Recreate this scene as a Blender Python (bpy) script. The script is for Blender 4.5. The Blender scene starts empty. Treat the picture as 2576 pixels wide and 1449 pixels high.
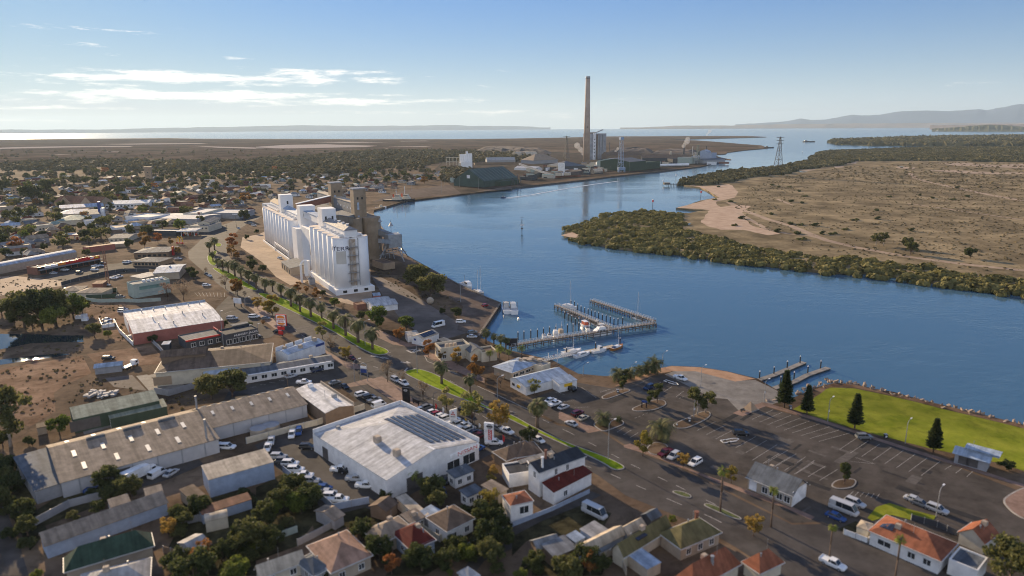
import bpy,math,random
import numpy as np
from mathutils import Vector,Matrix
random.seed(7);rng=np.random.default_rng(11)
S=bpy.context.scene;COL=S.collection
# ------------------------------------------------------------ camera, sky, sun
CAMH,PITCH,ROLL,FPX=90.0,math.radians(13.38),0.0065,2576*24/36
_f=Vector((0,math.cos(PITCH),-math.sin(PITCH)));_r0=Vector((1,0,0));_u0=Vector((0,math.sin(PITCH),math.cos(PITCH)))
_r=_r0*math.cos(ROLL)-_u0*math.sin(ROLL);_u=_u0*math.cos(ROLL)+_r0*math.sin(ROLL)
cd=bpy.data.cameras.new('camera');cam=bpy.data.objects.new('camera',cd);COL.objects.link(cam)
cam.matrix_world=Matrix(((_r.x,_u.x,-_f.x,0),(_r.y,_u.y,-_f.y,0),(_r.z,_u.z,-_f.z,CAMH),(0,0,0,1)))
cd.lens=24;cd.sensor_width=36;cd.clip_start=1;cd.clip_end=120000
cd.dof.use_dof=True;cd.dof.focus_distance=900;cd.dof.aperture_fstop=0.024/0.46
S.camera=cam;S.cycles.filter_width=1.0
SUN_AZ,SUN_EL=math.radians(-36.5),math.radians(15.4)
SKY_STRENGTH,SUN_STRENGTH,SKY_GAIN,SKY_KNEE=0.092,5.0,1.05,0.2
S.view_settings.view_transform='Standard';S.view_settings.look='None'
S.view_settings.exposure=0.9;S.view_settings.gamma=1.0
W=bpy.data.worlds.new('World');S.world=W;W.use_nodes=True
def build_world():
 nt=W.node_tree;N=nt.nodes;L=nt.links;N.clear()
 def nd(t,**k):
  n=N.new(t)
  for a,b in k.items():setattr(n,a,b)
  return n
 def ma(op,a,b=None,c=None,clamp=False):
  n=nd('ShaderNodeMath',operation=op,use_clamp=clamp)
  for i,v in enumerate((a,b,c)):
   if v is None:continue
   if isinstance(v,(int,float)):n.inputs[i].default_value=v
   else:L.new(v,n.inputs[i])
  return n.outputs[0]
 out=nd('ShaderNodeOutputWorld');bg=nd('ShaderNodeBackground')
 sky=nd('ShaderNodeTexSky',sky_type='NISHITA',sun_disc=False)
 sky.sun_elevation=SUN_EL;sky.sun_rotation=SUN_AZ
 sky.altitude=0;sky.air_density=1.0;sky.dust_density=0.25;sky.ozone_density=3.5
 tc=nd('ShaderNodeTexCoord');sp=nd('ShaderNodeSeparateXYZ');L.new(tc.outputs['Generated'],sp.inputs[0])
 az=ma('MULTIPLY',ma('ARCTAN2',sp.outputs[0],sp.outputs[1]),57.2958)
 el=ma('MULTIPLY',ma('ARCSINE',sp.outputs[2]),57.2958)
 lum=nd('ShaderNodeRGBToBW');L.new(sky.outputs[0],lum.inputs[0])
 k=ma('DIVIDE',SKY_GAIN,ma('ADD',1.0,ma('MULTIPLY',lum.outputs[0],SKY_KNEE)))
 vm=nd('ShaderNodeVectorMath',operation='SCALE');L.new(sky.outputs[0],vm.inputs[0]);L.new(k,vm.inputs['Scale'])
 tint=nd('ShaderNodeMix',data_type='RGBA',blend_type='MULTIPLY');tint.inputs[0].default_value=1.0;L.new(vm.outputs[0],tint.inputs[6]);tint.inputs[7].default_value=(.39,.71,1.12,1)
 hz=ma('EXPONENT',ma('MULTIPLY',ma('MAXIMUM',el,0.0),-.26))
 mh=nd('ShaderNodeMix',data_type='RGBA');L.new(ma('MULTIPLY',hz,.85),mh.inputs[0]);L.new(tint.outputs[2],mh.inputs[6]);mh.inputs[7].default_value=(5.3,6.0,6.5,1)
 back_fill=nd('ShaderNodeMapRange',interpolation_type='SMOOTHSTEP');L.new(sp.outputs[1],back_fill.inputs[0]);back_fill.inputs[1].default_value=.25;back_fill.inputs[2].default_value=-.55;back_fill.inputs[3].default_value=0;back_fill.inputs[4].default_value=.4  # whiter, brighter sky behind the camera, added to fill shaded camera-facing walls
 mk_=nd('ShaderNodeMix',data_type='RGBA');L.new(back_fill.outputs[0],mk_.inputs[0]);L.new(mh.outputs[2],mk_.inputs[6]);mk_.inputs[7].default_value=(8.6,8.7,8.9,1)
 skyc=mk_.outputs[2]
 def noise(sx,sy,scale,det,rough,off=0.0,dist=0.0):
  cb=nd('ShaderNodeCombineXYZ');L.new(ma('MULTIPLY',az,sx),cb.inputs[0]);L.new(ma('MULTIPLY',el,sy),cb.inputs[1])
  cb.inputs[2].default_value=off
  n=nd('ShaderNodeTexNoise');n.inputs['Scale'].default_value=scale;n.inputs['Detail'].default_value=det
  n.inputs['Roughness'].default_value=rough;n.inputs['Distortion'].default_value=dist
  L.new(cb.outputs[0],n.inputs['Vector']);return n.outputs['Fac']
 n1=noise(.16,1.5,1.0,8,.62,3.1,.3);n2=noise(.55,3.2,1.0,6,.65,8.7,.2)
 total=None
 for a,e,wa,we,k in[(-23,3.5,14,.62,1.05),(-18,3.95,8,.40,.8),(-15,4.2,11,.28,.62),(-27,2.3,15,.50,1.05),(-14,1.9,14,.42,.95),(-4,1.1,10,.3,.66),(-34,1.35,7,.2,.85),(-35,.55,5,.2,.75),(-28.5,6.5,4,.24,.6),(-31.5,5.5,2.4,.22,.72),(-28.6,5.0,1.4,.32,.76),(9,2.1,2.8,.16,.58),(3.5,.85,2.5,.36,.72),(33.5,2.6,3,.15,.55),(37,4.6,2.6,.24,.45),(-10,2.4,5,.14,.7),(-22,5.0,6,.16,.6)]:
  d=ma('ADD',ma('POWER',ma('ABSOLUTE',ma('DIVIDE',ma('SUBTRACT',az,a),wa)),2.0),ma('POWER',ma('ABSOLUTE',ma('DIVIDE',ma('SUBTRACT',el,e),we)),2.0))
  g=ma('MULTIPLY',ma('EXPONENT',ma('MULTIPLY',d,-0.9)),k)
  total=g if total is None else ma('MAXIMUM',total,g)
 dens=ma('ADD',ma('MULTIPLY',total,1.0),ma('ADD',ma('MULTIPLY',ma('SUBTRACT',n1,.5),2.5),ma('MULTIPLY',ma('SUBTRACT',n2,.5),1.5)))
 mr=nd('ShaderNodeMapRange',interpolation_type='SMOOTHSTEP');L.new(dens,mr.inputs[0])
 mr.inputs[1].default_value=.44;mr.inputs[2].default_value=1.15
 cl=ma('MULTIPLY',mr.outputs[0],ma('MINIMUM',ma('MULTIPLY',total,6.0),1.0))
 d=ma('ADD',ma('POWER',ma('ABSOLUTE',ma('DIVIDE',ma('SUBTRACT',az,-28),15)),2.0),ma('POWER',ma('ABSOLUTE',ma('DIVIDE',ma('SUBTRACT',el,1.35),.75)),2.0))
 grey=ma('MULTIPLY',ma('EXPONENT',ma('MULTIPLY',d,-1.0)),ma('MULTIPLY',ma('ADD',n1,.25),.85),clamp=True)
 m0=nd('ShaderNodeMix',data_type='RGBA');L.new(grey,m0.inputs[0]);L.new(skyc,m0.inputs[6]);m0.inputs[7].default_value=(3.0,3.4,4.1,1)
 m1=nd('ShaderNodeMix',data_type='RGBA');L.new(cl,m1.inputs[0]);L.new(m0.outputs[2],m1.inputs[6])
 m1.inputs[7].default_value=(8.6,8.2,7.6,1)
 L.new(m1.outputs[2],bg.inputs[0]);bg.inputs[1].default_value=SKY_STRENGTH
 L.new(bg.outputs[0],out.inputs[0])
build_world()
sd=bpy.data.lights.new('sun','SUN');sun=bpy.data.objects.new('sun',sd);COL.objects.link(sun)
sd.energy=SUN_STRENGTH;sd.angle=math.radians(0.5);sd.color=(1.0,.76,.48)
SUNDIR=Vector((math.sin(SUN_AZ)*math.cos(SUN_EL),math.cos(SUN_AZ)*math.cos(SUN_EL),math.sin(SUN_EL)))
sun.rotation_euler=SUNDIR.to_track_quat('Z','Y').to_euler();sun.location=(0,0,300)
# ------------------------------------------------------------ helpers
def G(x,y,z=0.0):
 """where the sight line through a point of the 2576 x 1449 view meets height z"""
 d=_f*FPX+_r*(x-1288)+_u*(724.5-y)
 t=(z-CAMH)/d.z if d.z<-1e-6 else 30000/FPX
 return Vector((d.x*t,d.y*t,z))
def P(p):
 d=Vector(p)-Vector((0,0,CAMH));w=d.dot(_f)
 return(1288+FPX*d.dot(_r)/w,724.5-FPX*d.dot(_u)/w)
def hgt(x,y0,y1):
 """height of something standing at view point (x, y0) whose top shows at y1"""
 g=G(x,y0);d=_f*FPX+_r*(x-1288)+_u*(724.5-y1);h=math.hypot(g.x,g.y)
 return CAMH+d.z*h/math.hypot(d.x,d.y)
def setp(o,label=None,cat=None,group=None,kind=None):
 if label:o['label']=label
 if cat:o['category']=cat
 if group:o['group']=group
 if kind:o['kind']=kind
 return o
def empty(name,loc,rz=0.0):
 o=bpy.data.objects.new(name,None);COL.objects.link(o);o.location=loc;o.rotation_euler=(0,0,rz);o.empty_display_size=.5
 return o
def thing(name,label,cat,loc,rz=0.0,group=None):return setp(empty(name,loc,rz),label,cat,group)
def dup(o,loc=None,rz=None,sc=None,parent=None):
 c=o.copy();COL.objects.link(c)
 if parent is not None:c.parent=parent
 if loc is not None:c.location=loc
 if rz is not None:c.rotation_euler=(0,0,rz)
 if sc is not None:c.scale=(sc,)*3 if isinstance(sc,(int,float))else sc
 for ch in list(o.children):dup(ch,parent=c)
 return c
def link_mesh(name,me,parent=None,loc=None):
 o=bpy.data.objects.new(name,me);COL.objects.link(o)
 if parent is not None:o.parent=parent
 if loc is not None:o.location=loc
 return o
def mesh_np(name,v,f,mats,mi=None,smooth=False):
 v=np.asarray(v,np.float32);f=np.asarray(f,np.int32);me=bpy.data.meshes.new(name)
 k=f.shape[1];me.vertices.add(len(v));me.vertices.foreach_set('co',v.ravel())
 me.loops.add(f.size);me.loops.foreach_set('vertex_index',f.ravel())
 me.polygons.add(len(f));me.polygons.foreach_set('loop_start',np.arange(0,f.size,k,dtype=np.int32))
 for m in mats:me.materials.append(m)
 if mi is not None:me.polygons.foreach_set('material_index',np.asarray(mi,np.int32))
 if smooth:me.polygons.foreach_set('use_smooth',np.ones(len(f),bool))
 me.update(calc_edges=True);me.validate();return me
class MB:
 def __init__(s):s.v=[];s.f=[];s.mi=[];s.m=0
 def add(s,vs,fs):
  b=len(s.v);s.v+=[tuple(p)for p in vs]
  for q in fs:s.f.append([b+i for i in q]);s.mi.append(s.m)
  return s
 def box(s,x0,x1,y0,y1,z0,z1):
  return s.add([(x0,y0,z0),(x1,y0,z0),(x1,y1,z0),(x0,y1,z0),(x0,y0,z1),(x1,y0,z1),(x1,y1,z1),(x0,y1,z1)],[(0,3,2,1),(4,5,6,7),(0,1,5,4),(1,2,6,5),(2,3,7,6),(3,0,4,7)])
 def cbox(s,c,d,rz=0.0):
  co,si=math.cos(rz),math.sin(rz);vs=[]
  for z in(-.5,.5):
   for x,y in((-.5,-.5),(.5,-.5),(.5,.5),(-.5,.5)):
    X,Y=x*d[0],y*d[1];vs.append((c[0]+X*co-Y*si,c[1]+X*si+Y*co,c[2]+z*d[2]))
  return s.add(vs,[(0,3,2,1),(4,5,6,7),(0,1,5,4),(1,2,6,5),(2,3,7,6),(3,0,4,7)])
 def prism(s,poly,z0,z1,cap=True):
  """poly counter-clockwise list of (x, y)"""
  n=len(poly);vs=[(p[0],p[1],z0)for p in poly]+[(p[0],p[1],z1)for p in poly]
  fs=[(i,(i+1)%n,n+(i+1)%n,n+i)for i in range(n)]
  if cap:fs+=[tuple(range(n,2*n)),tuple(range(n-1,-1,-1))]
  return s.add(vs,fs)
 def cyl(s,c,r,z0,z1,n=12,r1=None):
  r1=r if r1 is None else r1
  a=[2*math.pi*i/n for i in range(n)]
  vs=[(c[0]+r*math.cos(t),c[1]+r*math.sin(t),z0)for t in a]+[(c[0]+r1*math.cos(t),c[1]+r1*math.sin(t),z1)for t in a]
  return s.add(vs,[(i,(i+1)%n,n+(i+1)%n,n+i)for i in range(n)]+[tuple(range(n,2*n)),tuple(range(n-1,-1,-1))])
 def tube(s,a,b,r,n=5,r1=None):
  a=Vector(a);b=Vector(b);d=(b-a)
  if d.length<1e-6:return s
  q=d.to_track_quat('Z','Y');r1=r if r1 is None else r1;vs=[]
  for p,rr in((a,r),(b,r1)):
   for i in range(n):
    t=2*math.pi*i/n;vs.append(p+q@Vector((rr*math.cos(t),rr*math.sin(t),0)))
  return s.add(vs,[(i,(i+1)%n,n+(i+1)%n,n+i)for i in range(n)]+[tuple(range(n,2*n)),tuple(range(n-1,-1,-1))])
 def bar(s,a,b,w,h):
  """straight bar of width w, height h (z) from a to b"""
  a=Vector(a);b=Vector(b);d=b-a;p=Vector((-d.y,d.x,0));p=p.normalized()*(w/2)if p.length>1e-6 else Vector((w/2,0,0));z=Vector((0,0,h/2))
  return s.add([a-p-z,a+p-z,a+p+z,a-p+z,b-p-z,b+p-z,b+p+z,b-p+z],[(0,1,2,3),(7,6,5,4),(0,4,5,1),(1,5,6,2),(2,6,7,3),(3,7,4,0)])
 def loft(s,rings,caps=True,closed=True):
  n=len(rings[0]);vs=[p for r in rings for p in r];fs=[]
  for k in range(len(rings)-1):
   for i in range(n if closed else n-1):
    j=(i+1)%n;fs.append((k*n+i,k*n+j,(k+1)*n+j,(k+1)*n+i))
  if caps:fs+=[tuple(range(n-1,-1,-1)),tuple(range((len(rings)-1)*n,len(rings)*n))]
  return s.add(vs,fs)
 def quad(s,*p):return s.add(p,[tuple(range(len(p)))])
 def mesh(s,name,mats,smooth=False,fix=True):
  me=bpy.data.meshes.new(name);me.from_pydata(s.v,[],s.f)
  for m in(mats if isinstance(mats,(list,tuple))else[mats]):me.materials.append(m)
  me.polygons.foreach_set('material_index',s.mi)
  if smooth:me.polygons.foreach_set('use_smooth',[True]*len(s.f))
  me.update()
  if fix:
   import bmesh
   bm=bmesh.new();bm.from_mesh(me);bmesh.ops.recalc_face_normals(bm,faces=bm.faces);bm.to_mesh(me);bm.free()
  return me
 def build(s,name,mats,parent=None,loc=None,smooth=False,fix=True):return link_mesh(name,s.mesh(name,mats,smooth,fix),parent,loc)
 # ------------------------------------------------------------ materials
MATS={}
def mat(name,col,rough=.8,blot=0.0,var=.18,scale=.35,metal=0.0,spec=.3,bump=0.0,bscale=3.0,col2=None,objvar=0.0,stripe=None,detail=5,lo=.38,hi=.62,trans=None,alpha=None,rampscale=None):
 """procedural surface: two-tone noise, optional corrugation stripes, bump, per-object variation"""
 if name in MATS:return MATS[name]
 m=bpy.data.materials.new(name);MATS[name]=m;m.use_nodes=True;nt=m.node_tree;N=nt.nodes;L=nt.links
 b=N['Principled BSDF'];b.inputs['Roughness'].default_value=rough;b.inputs['Metallic'].default_value=metal;b.inputs['Specular IOR Level'].default_value=spec
 tc=N.new('ShaderNodeTexCoord');n=N.new('ShaderNodeTexNoise');n.inputs['Scale'].default_value=scale;n.inputs['Detail'].default_value=detail;n.inputs['Roughness'].default_value=.65
 L.new(tc.outputs['Object'],n.inputs['Vector'])
 if col2 is None:col2=tuple(min(1,c*(1+var))for c in col);col=tuple(c*(1-var)for c in col)
 mr=N.new('ShaderNodeMapRange');L.new(n.outputs['Fac'],mr.inputs[0]);mr.inputs[1].default_value=lo;mr.inputs[2].default_value=hi
 mx=N.new('ShaderNodeMix');mx.data_type='RGBA';L.new(mr.outputs[0],mx.inputs[0]);mx.inputs[6].default_value=(*col,1);mx.inputs[7].default_value=(*col2,1)
 c=mx.outputs[2]
 if blot:
  for sc_,dt,lo_,hi_,k_ in((.014,8,.44,.60,1),(.22,9,.50,.66,.8)):
   nb=N.new('ShaderNodeTexNoise');nb.inputs['Scale'].default_value=sc_;nb.inputs['Detail'].default_value=dt;nb.inputs['Roughness'].default_value=.68;nb.inputs['Distortion'].default_value=.6;L.new(tc.outputs['Object'],nb.inputs['Vector'])
   rb=N.new('ShaderNodeMapRange');L.new(nb.outputs['Fac'],rb.inputs[0]);rb.inputs[1].default_value=lo_;rb.inputs[2].default_value=hi_;rb.inputs[3].default_value=1;rb.inputs[4].default_value=1-blot*k_
   m3=N.new('ShaderNodeMix');m3.data_type='RGBA';m3.blend_type='MULTIPLY';m3.inputs[0].default_value=1;L.new(c,m3.inputs[6]);L.new(rb.outputs[0],m3.inputs[7]);c=m3.outputs[2]
 if stripe:
  w=N.new('ShaderNodeTexWave');w.inputs['Scale'].default_value=stripe;w.bands_direction='X';L.new(tc.outputs['Object'],w.inputs['Vector'])
  bp=N.new('ShaderNodeBump');bp.inputs['Strength'].default_value=.35;bp.inputs['Distance'].default_value=.08;L.new(w.outputs['Fac'],bp.inputs['Height']);L.new(bp.outputs[0],b.inputs['Normal'])
 elif bump:
  n2=N.new('ShaderNodeTexNoise');n2.inputs['Scale'].default_value=bscale;n2.inputs['Detail'].default_value=4;L.new(tc.outputs['Object'],n2.inputs['Vector'])
  bp=N.new('ShaderNodeBump');bp.inputs['Strength'].default_value=bump;bp.inputs['Distance'].default_value=.2;L.new(n2.outputs['Fac'],bp.inputs['Height']);L.new(bp.outputs[0],b.inputs['Normal'])
 if stripe:
  mp=N.new('ShaderNodeMapping');mp.inputs['Scale'].default_value=(1.1,.07,.07);L.new(tc.outputs['Object'],mp.inputs[0]);ns=N.new('ShaderNodeTexNoise');ns.inputs['Scale'].default_value=1;ns.inputs['Detail'].default_value=4;L.new(mp.outputs[0],ns.inputs['Vector'])
  rs=N.new('ShaderNodeMapRange');L.new(ns.outputs['Fac'],rs.inputs[0]);rs.inputs[1].default_value=.35;rs.inputs[2].default_value=.65;rs.inputs[3].default_value=.72;rs.inputs[4].default_value=1.08;m4=N.new('ShaderNodeMix');m4.data_type='RGBA';m4.blend_type='MULTIPLY';m4.inputs[0].default_value=1;L.new(c,m4.inputs[6]);L.new(rs.outputs[0],m4.inputs[7]);c=m4.outputs[2]
 if objvar:
  oi=N.new('ShaderNodeObjectInfo');hs=N.new('ShaderNodeHueSaturation');L.new(c,hs.inputs['Color'])
  q=N.new('ShaderNodeMapRange');L.new(oi.outputs['Random'],q.inputs[0]);q.inputs[3].default_value=1-objvar;q.inputs[4].default_value=1+objvar;L.new(q.outputs[0],hs.inputs['Value'])
  q2=N.new('ShaderNodeMapRange');L.new(oi.outputs['Random'],q2.inputs[0]);q2.inputs[3].default_value=.5+objvar*.08;q2.inputs[4].default_value=.5-objvar*.08;L.new(q2.outputs[0],hs.inputs['Hue'])
  c=hs.outputs[0]
 L.new(c,b.inputs['Base Color'])
 if trans:
  t=N.new('ShaderNodeBsdfTranslucent');L.new(c,t.inputs['Color']);ms=N.new('ShaderNodeMixShader');ms.inputs[0].default_value=trans
  L.new(b.outputs[0],ms.inputs[1]);L.new(t.outputs[0],ms.inputs[2]);L.new(ms.outputs[0],N['Material Output'].inputs['Surface'])
 return m
def foliage(name,c1,c2,trans=.42,ov=.22):return mat(name,c1,rough=.7,spec=.25,col2=c2,scale=.8,objvar=ov,trans=trans,detail=3)
NUM=['first','second','third','fourth','fifth','sixth','seventh','eighth','ninth','tenth','eleventh','twelfth','thirteenth','fourteenth','fifteenth','sixteenth','seventeenth','eighteenth','nineteenth','twentieth']
def nth(i):
 """0-based ordinal word"""
 if i<20:return NUM[i]
 tens=['','','twenty','thirty','forty','fifty','sixty','seventy','eighty','ninety'];n=i+1
 if n<100:return(tens[n//10]+'-'+NUM[n%10-1])if n%10 else tens[n//10][:-1]+'ieth'
 return 'hundredth' if n==100 else 'hundred and '+nth(n-101)
 # ------------------------------------------------------------ the setting
ZO=dict(a1=(0,255.6,.25),a2=(644,255.6,.25),a3=(1288,255.6,.25),a4=(1932,255.6,.25),a5=(0,511.1,.25),a6=(575,447.2,.25),a7=(1150,638.9,.25),a8=(1725,830.6,.25),b1=(0,798.6,.25),b2=(575,766.7,.25),b3=(830.6,958.3,.25),b4=(1405.6,958.3,.25),b5=(1932,958.3,.25),b6=(0,1086.1,.25),b7=(644,1086.1,.25),b8=(1288,1086.1,.25),c1=(1932,1086.1,.25),cs=(626.1,434.5,.2381),c2=(1213.9,670.8,.1984),c4=(1118.1,319.4,.1984),c5=(1437.5,306.7,.1612),v=(0,0,1))
def z(k,x,y):
 o=ZO[k];return(o[0]+x*o[2],o[1]+y*o[2])
def ZG(k,x,y,h=0.0):return G(*z(k,x,y),h)
def pts(k,s,h=0.0):
 """'x,y x,y ...' survey marks -> ground points"""
 return[ZG(k,*map(float,q.split(',')),h)for q in s.split()]
RE=6371000.0
def drop(x,y):return(x*x+y*y)/(2*RE)
def area2(p):return sum(p[i][0]*p[(i+1)%len(p)][1]-p[(i+1)%len(p)][0]*p[i][1]for i in range(len(p)))
def ccw(p):return p if area2(p)>0 else p[::-1]
def wobble(p,amp,step):
 """natural edge: subdivide and jitter a closed outline"""
 out=[];r=random.Random(len(p)*7+int(step))
 for i in range(len(p)):
  a,b=Vector(p[i][:2]),Vector(p[(i+1)%len(p)][:2]);L=(b-a).length;n=max(1,min(60,int(L/step)));nrm=Vector((-(b-a).y,(b-a).x)).normalized()if L>0 else Vector((0,0))
  for k in range(n):
   q=a.lerp(b,k/n);
   if k:q=q+nrm*r.uniform(-amp,amp)
   out.append((q.x,q.y))
 return out
def sheet(name,poly,zt,m,kind='structure',zb=None,label=None,cat=None,curve=False):
 p=ccw([(q[0],q[1])for q in poly]);mb=MB();n=len(p)
 dz=(lambda q:drop(*q))if curve else(lambda q:0)
 if zb is None:mb.add([(x,y,zt-dz((x,y)))for x,y in p],[tuple(range(n))])
 else:mb.add([(x,y,zt-dz((x,y)))for x,y in p]+[(x,y,zb)for x,y in p],[tuple(range(n))]+[((i+1)%n,i,n+i,n+(i+1)%n)for i in range(n)])
 return setp(mb.build(name,m,fix=False),label,cat,kind=kind)
WZ=-1.6
def water_mat(name,deep,amp,rough=.06,sc=1.0,gulf=False):
 m=bpy.data.materials.new(name);m.use_nodes=True;nt=m.node_tree;N=nt.nodes;L=nt.links;b=N['Principled BSDF']
 b.inputs['Base Color'].default_value=(*deep,1);b.inputs['Roughness'].default_value=rough;b.inputs['IOR'].default_value=1.33;b.inputs['Specular IOR Level'].default_value=.5
 tc=N.new('ShaderNodeTexCoord');mp=N.new('ShaderNodeMapping');mp.inputs['Rotation'].default_value=(0,0,.5);mp.inputs['Scale'].default_value=(1,1.7,1);L.new(tc.outputs['Object'],mp.inputs[0])
 def nz(s,d,r=.6):
  n=N.new('ShaderNodeTexNoise');n.inputs['Scale'].default_value=s;n.inputs['Detail'].default_value=d;n.inputs['Roughness'].default_value=r;L.new(mp.outputs[0],n.inputs['Vector']);return n.outputs['Fac']
 if gulf:
  vl=N.new('ShaderNodeVectorMath');vl.operation='LENGTH';L.new(tc.outputs['Object'],vl.inputs[0]);q=N.new('ShaderNodeMapRange');L.new(vl.outputs['Value'],q.inputs[0]);q.inputs[1].default_value=450;q.inputs[2].default_value=2600;q.inputs[3].default_value=rough;q.inputs[4].default_value=.17;L.new(q.outputs[0],b.inputs['Roughness'])
 a=nz(.42*sc,4);c=nz(.09*sc,2);patch=nz(.0085*sc,5,.6)
 mr=N.new('ShaderNodeMapRange');L.new(patch,mr.inputs[0]);mr.inputs[1].default_value=.4;mr.inputs[2].default_value=.6;mr.inputs[3].default_value=.12;mr.inputs[4].default_value=1.0
 ad=N.new('ShaderNodeMath');ad.operation='MULTIPLY_ADD';L.new(c,ad.inputs[0]);ad.inputs[1].default_value=1.6;L.new(a,ad.inputs[2])
 bp=N.new('ShaderNodeBump');bp.inputs['Distance'].default_value=amp;L.new(mr.outputs[0],bp.inputs['Strength']);L.new(ad.outputs[0],bp.inputs['Height']);L.new(bp.outputs[0],b.inputs['Normal'])
 return m
def gulf():
 rs=[0,60,150,300,500,800,1200,1800,2600,4000,6000,9000,13000,18000,24000,31000,40000,52000];n=96;v=[(0,0,WZ)];f=[]
 for r in rs[1:]:
  for i in range(n):a=2*math.pi*i/n;v.append((r*math.cos(a),r*math.sin(a),WZ-r*r/(2*RE)))
 for i in range(n):f.append((0,1+i,1+(i+1)%n))
 for k in range(len(rs)-2):
  for i in range(n):j=(i+1)%n;f.append((1+k*n+i,1+(k+1)*n+i,1+(k+1)*n+j,1+k*n+j))
 mb=MB();mb.add(v,f);setp(mb.build('water',water_mat('sea_water',(.06,.13,.195),.13,.05,gulf=True),smooth=True,fix=False),kind='structure')
gulf()
M_dirt=mat('town_dirt',(.115,.08,.055),col2=(.21,.15,.10),blot=0.5,rough=1,spec=.02,scale=.05,detail=9,bump=.4,bscale=.8)
M_dirt2=mat('bare_red_dirt',(.19,.115,.072),col2=(.33,.22,.145),blot=0.5,rough=1,spec=.02,scale=.09,detail=9,bump=.5,bscale=.5)
M_scrub=mat('scrub_soil',(.16,.125,.075),col2=(.36,.28,.165),blot=0.35,rough=1,spec=.02,scale=.03,detail=12,lo=.36,hi=.64,bump=.6,bscale=.25)
M_flat=mat('far_flat_soil',(.085,.062,.046),col2=(.16,.118,.085),blot=0.35,rough=1,spec=.0,scale=.004,detail=12,lo=.35,hi=.65)
M_asph=mat('asphalt',(.052,.046,.043),col2=(.088,.079,.073),blot=0.25,rough=.9,spec=.15,scale=.12,detail=8,bump=.15,bscale=6)
M_asph2=mat('old_asphalt',(.066,.057,.05),col2=(.112,.097,.085),blot=0.32,rough=.95,spec=.1,scale=.1,detail=9,bump=.15,bscale=6)
M_conc=mat('concrete',(.19,.175,.155),col2=(.28,.26,.235),blot=.25,rough=.9,scale=.25,detail=7)
M_pave=mat('red_paving',(.215,.135,.10),col2=(.29,.19,.145),blot=0.25,rough=.9,scale=.5,detail=6)
M_grass=mat('lawn_grass',(.17,.21,.014),col2=(.33,.34,.04),blot=.38,rough=1,spec=.05,scale=.12,detail=9,bump=.5,bscale=4,lo=.35,hi=.7)
M_median=mat('median_grass',(.15,.215,.008),col2=(.26,.33,.018),blot=0.2,rough=1,spec=.05,scale=.3,detail=8,bump=.5,bscale=4)
M_sand=mat('sand',(.36,.245,.165),col2=(.47,.34,.24),rough=.95,scale=.1,detail=7)
M_track=mat('track_sand',(.33,.235,.16),col2=(.42,.31,.215),blot=0.25,rough=.95,scale=.06,detail=8)
M_beach=mat('beach_sand',(.30,.17,.095),col2=(.40,.245,.15),rough=.95,scale=.3,detail=7)
M_yard=mat('yard_gravel',(.13,.105,.088),col2=(.20,.162,.137),blot=0.35,rough=.95,scale=.06,detail=9)
M_kerb=mat('kerb_concrete',(.31,.29,.265),rough=.85)
M_line=mat('road_paint',(.5,.48,.45),rough=.8,col2=(.24,.22,.2),scale=1.5)
M_wharf=mat('wharf_gravel',(.115,.088,.072),col2=(.175,.137,.115),blot=.3,rough=1,spec=.02,scale=.12,detail=8)
M_white=mat('salt_pan',(.40,.34,.30),rough=1,spec=0)
# ---- town land (everything west of the river), one sheet that runs to the coast beyond the smelter
shore=(pts('v','2700,1112 2576,1076 2400,1030 2250,986 2107,962 2060,972 2030,985 1990,1003 1975,992 1950,978 1905,952 1830,934 1760,923 1690,920 1650,928 1590,944 1520,946 1455,940 1390,906 1320,890 1285,882 1250,868 1203,846 1259,763')+pts('v','1219,747 1150,714 1040,654 1012,637 950,560 939,538 941,528 960,523 1022,505')+pts('a3','-276,902 0,866 700,790 1060,746 1500,700 1900,652 2080,605 2140,575 2205,581 2120,566 2060,548 2060,530 2150,524 2165,510 2240,500 2330,488 2480,475 2576,467 2510,440 2300,425 2150,412 2000,400 1840,389 1600,386 1440,384')+pts('a3','1700,379 2000,370 2300,362 2560,354 2400,347 2200,345 1900,346 1500,348 950,350 500,362 0,371')+pts('a2','2000,377 1000,377 0,374')+pts('a1','1950,372 1700,367 1000,372 0,380')+pts('v','-500,355'))
land1=shore+[Vector((-2600,600,0)),Vector((-900,-200,0)),Vector((500,-200,0))]
sheet('town_ground',land1,0.0,M_dirt,zb=-6)
# ---- river flats on the far bank and the mangrove spit behind
bank=(pts('v','2700,758 2576,735 2400,715 2200,684 2080,683 1960,668 1850,658 1740,640 1600,628 1500,612 1440,600 1418,590 1425,580 1480,562 1560,541 1620,535')+pts('a3','1450,1105 1600,1116 1780,1120 1980,1092 1830,1086 1700,1074 1650,1070 1800,1030 1950,985 2080,962 2020,930 1960,890 1900,862 1730,842 1712,800 1850,770 2100,712 2300,690 2576,672')+pts('a4','120,660 240,630 430,590 415,556 535,540 480,521 560,505 700,496 1000,487 1200,478 1500,466 1800,463 2150,462')+pts('v','2620,369 3000,369'))
land2=bank+[Vector((1700,900,0)),Vector((900,420,0))]
sheet('river_flats',wobble(land2,2.2,14),0.0,M_scrub,zb=-6)
spit=pts('a4','625,405 700,396 860,388 1100,381 1300,374 1700,362 2100,356 2576,351')+pts('v','3000,341 3000,366')+pts('a4','2576,448 2300,447 2000,447 1400,443 1000,438 860,434 750,432 650,418')
M_mangrove_far=mat('far_mangrove',(.085,.085,.045),col2=(.16,.15,.085),rough=1,spec=0,scale=.02,detail=10,bump=.6,bscale=.05)
sheet('mangrove_spit_ground',spit,.6,M_mangrove_far,zb=-6)
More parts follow.
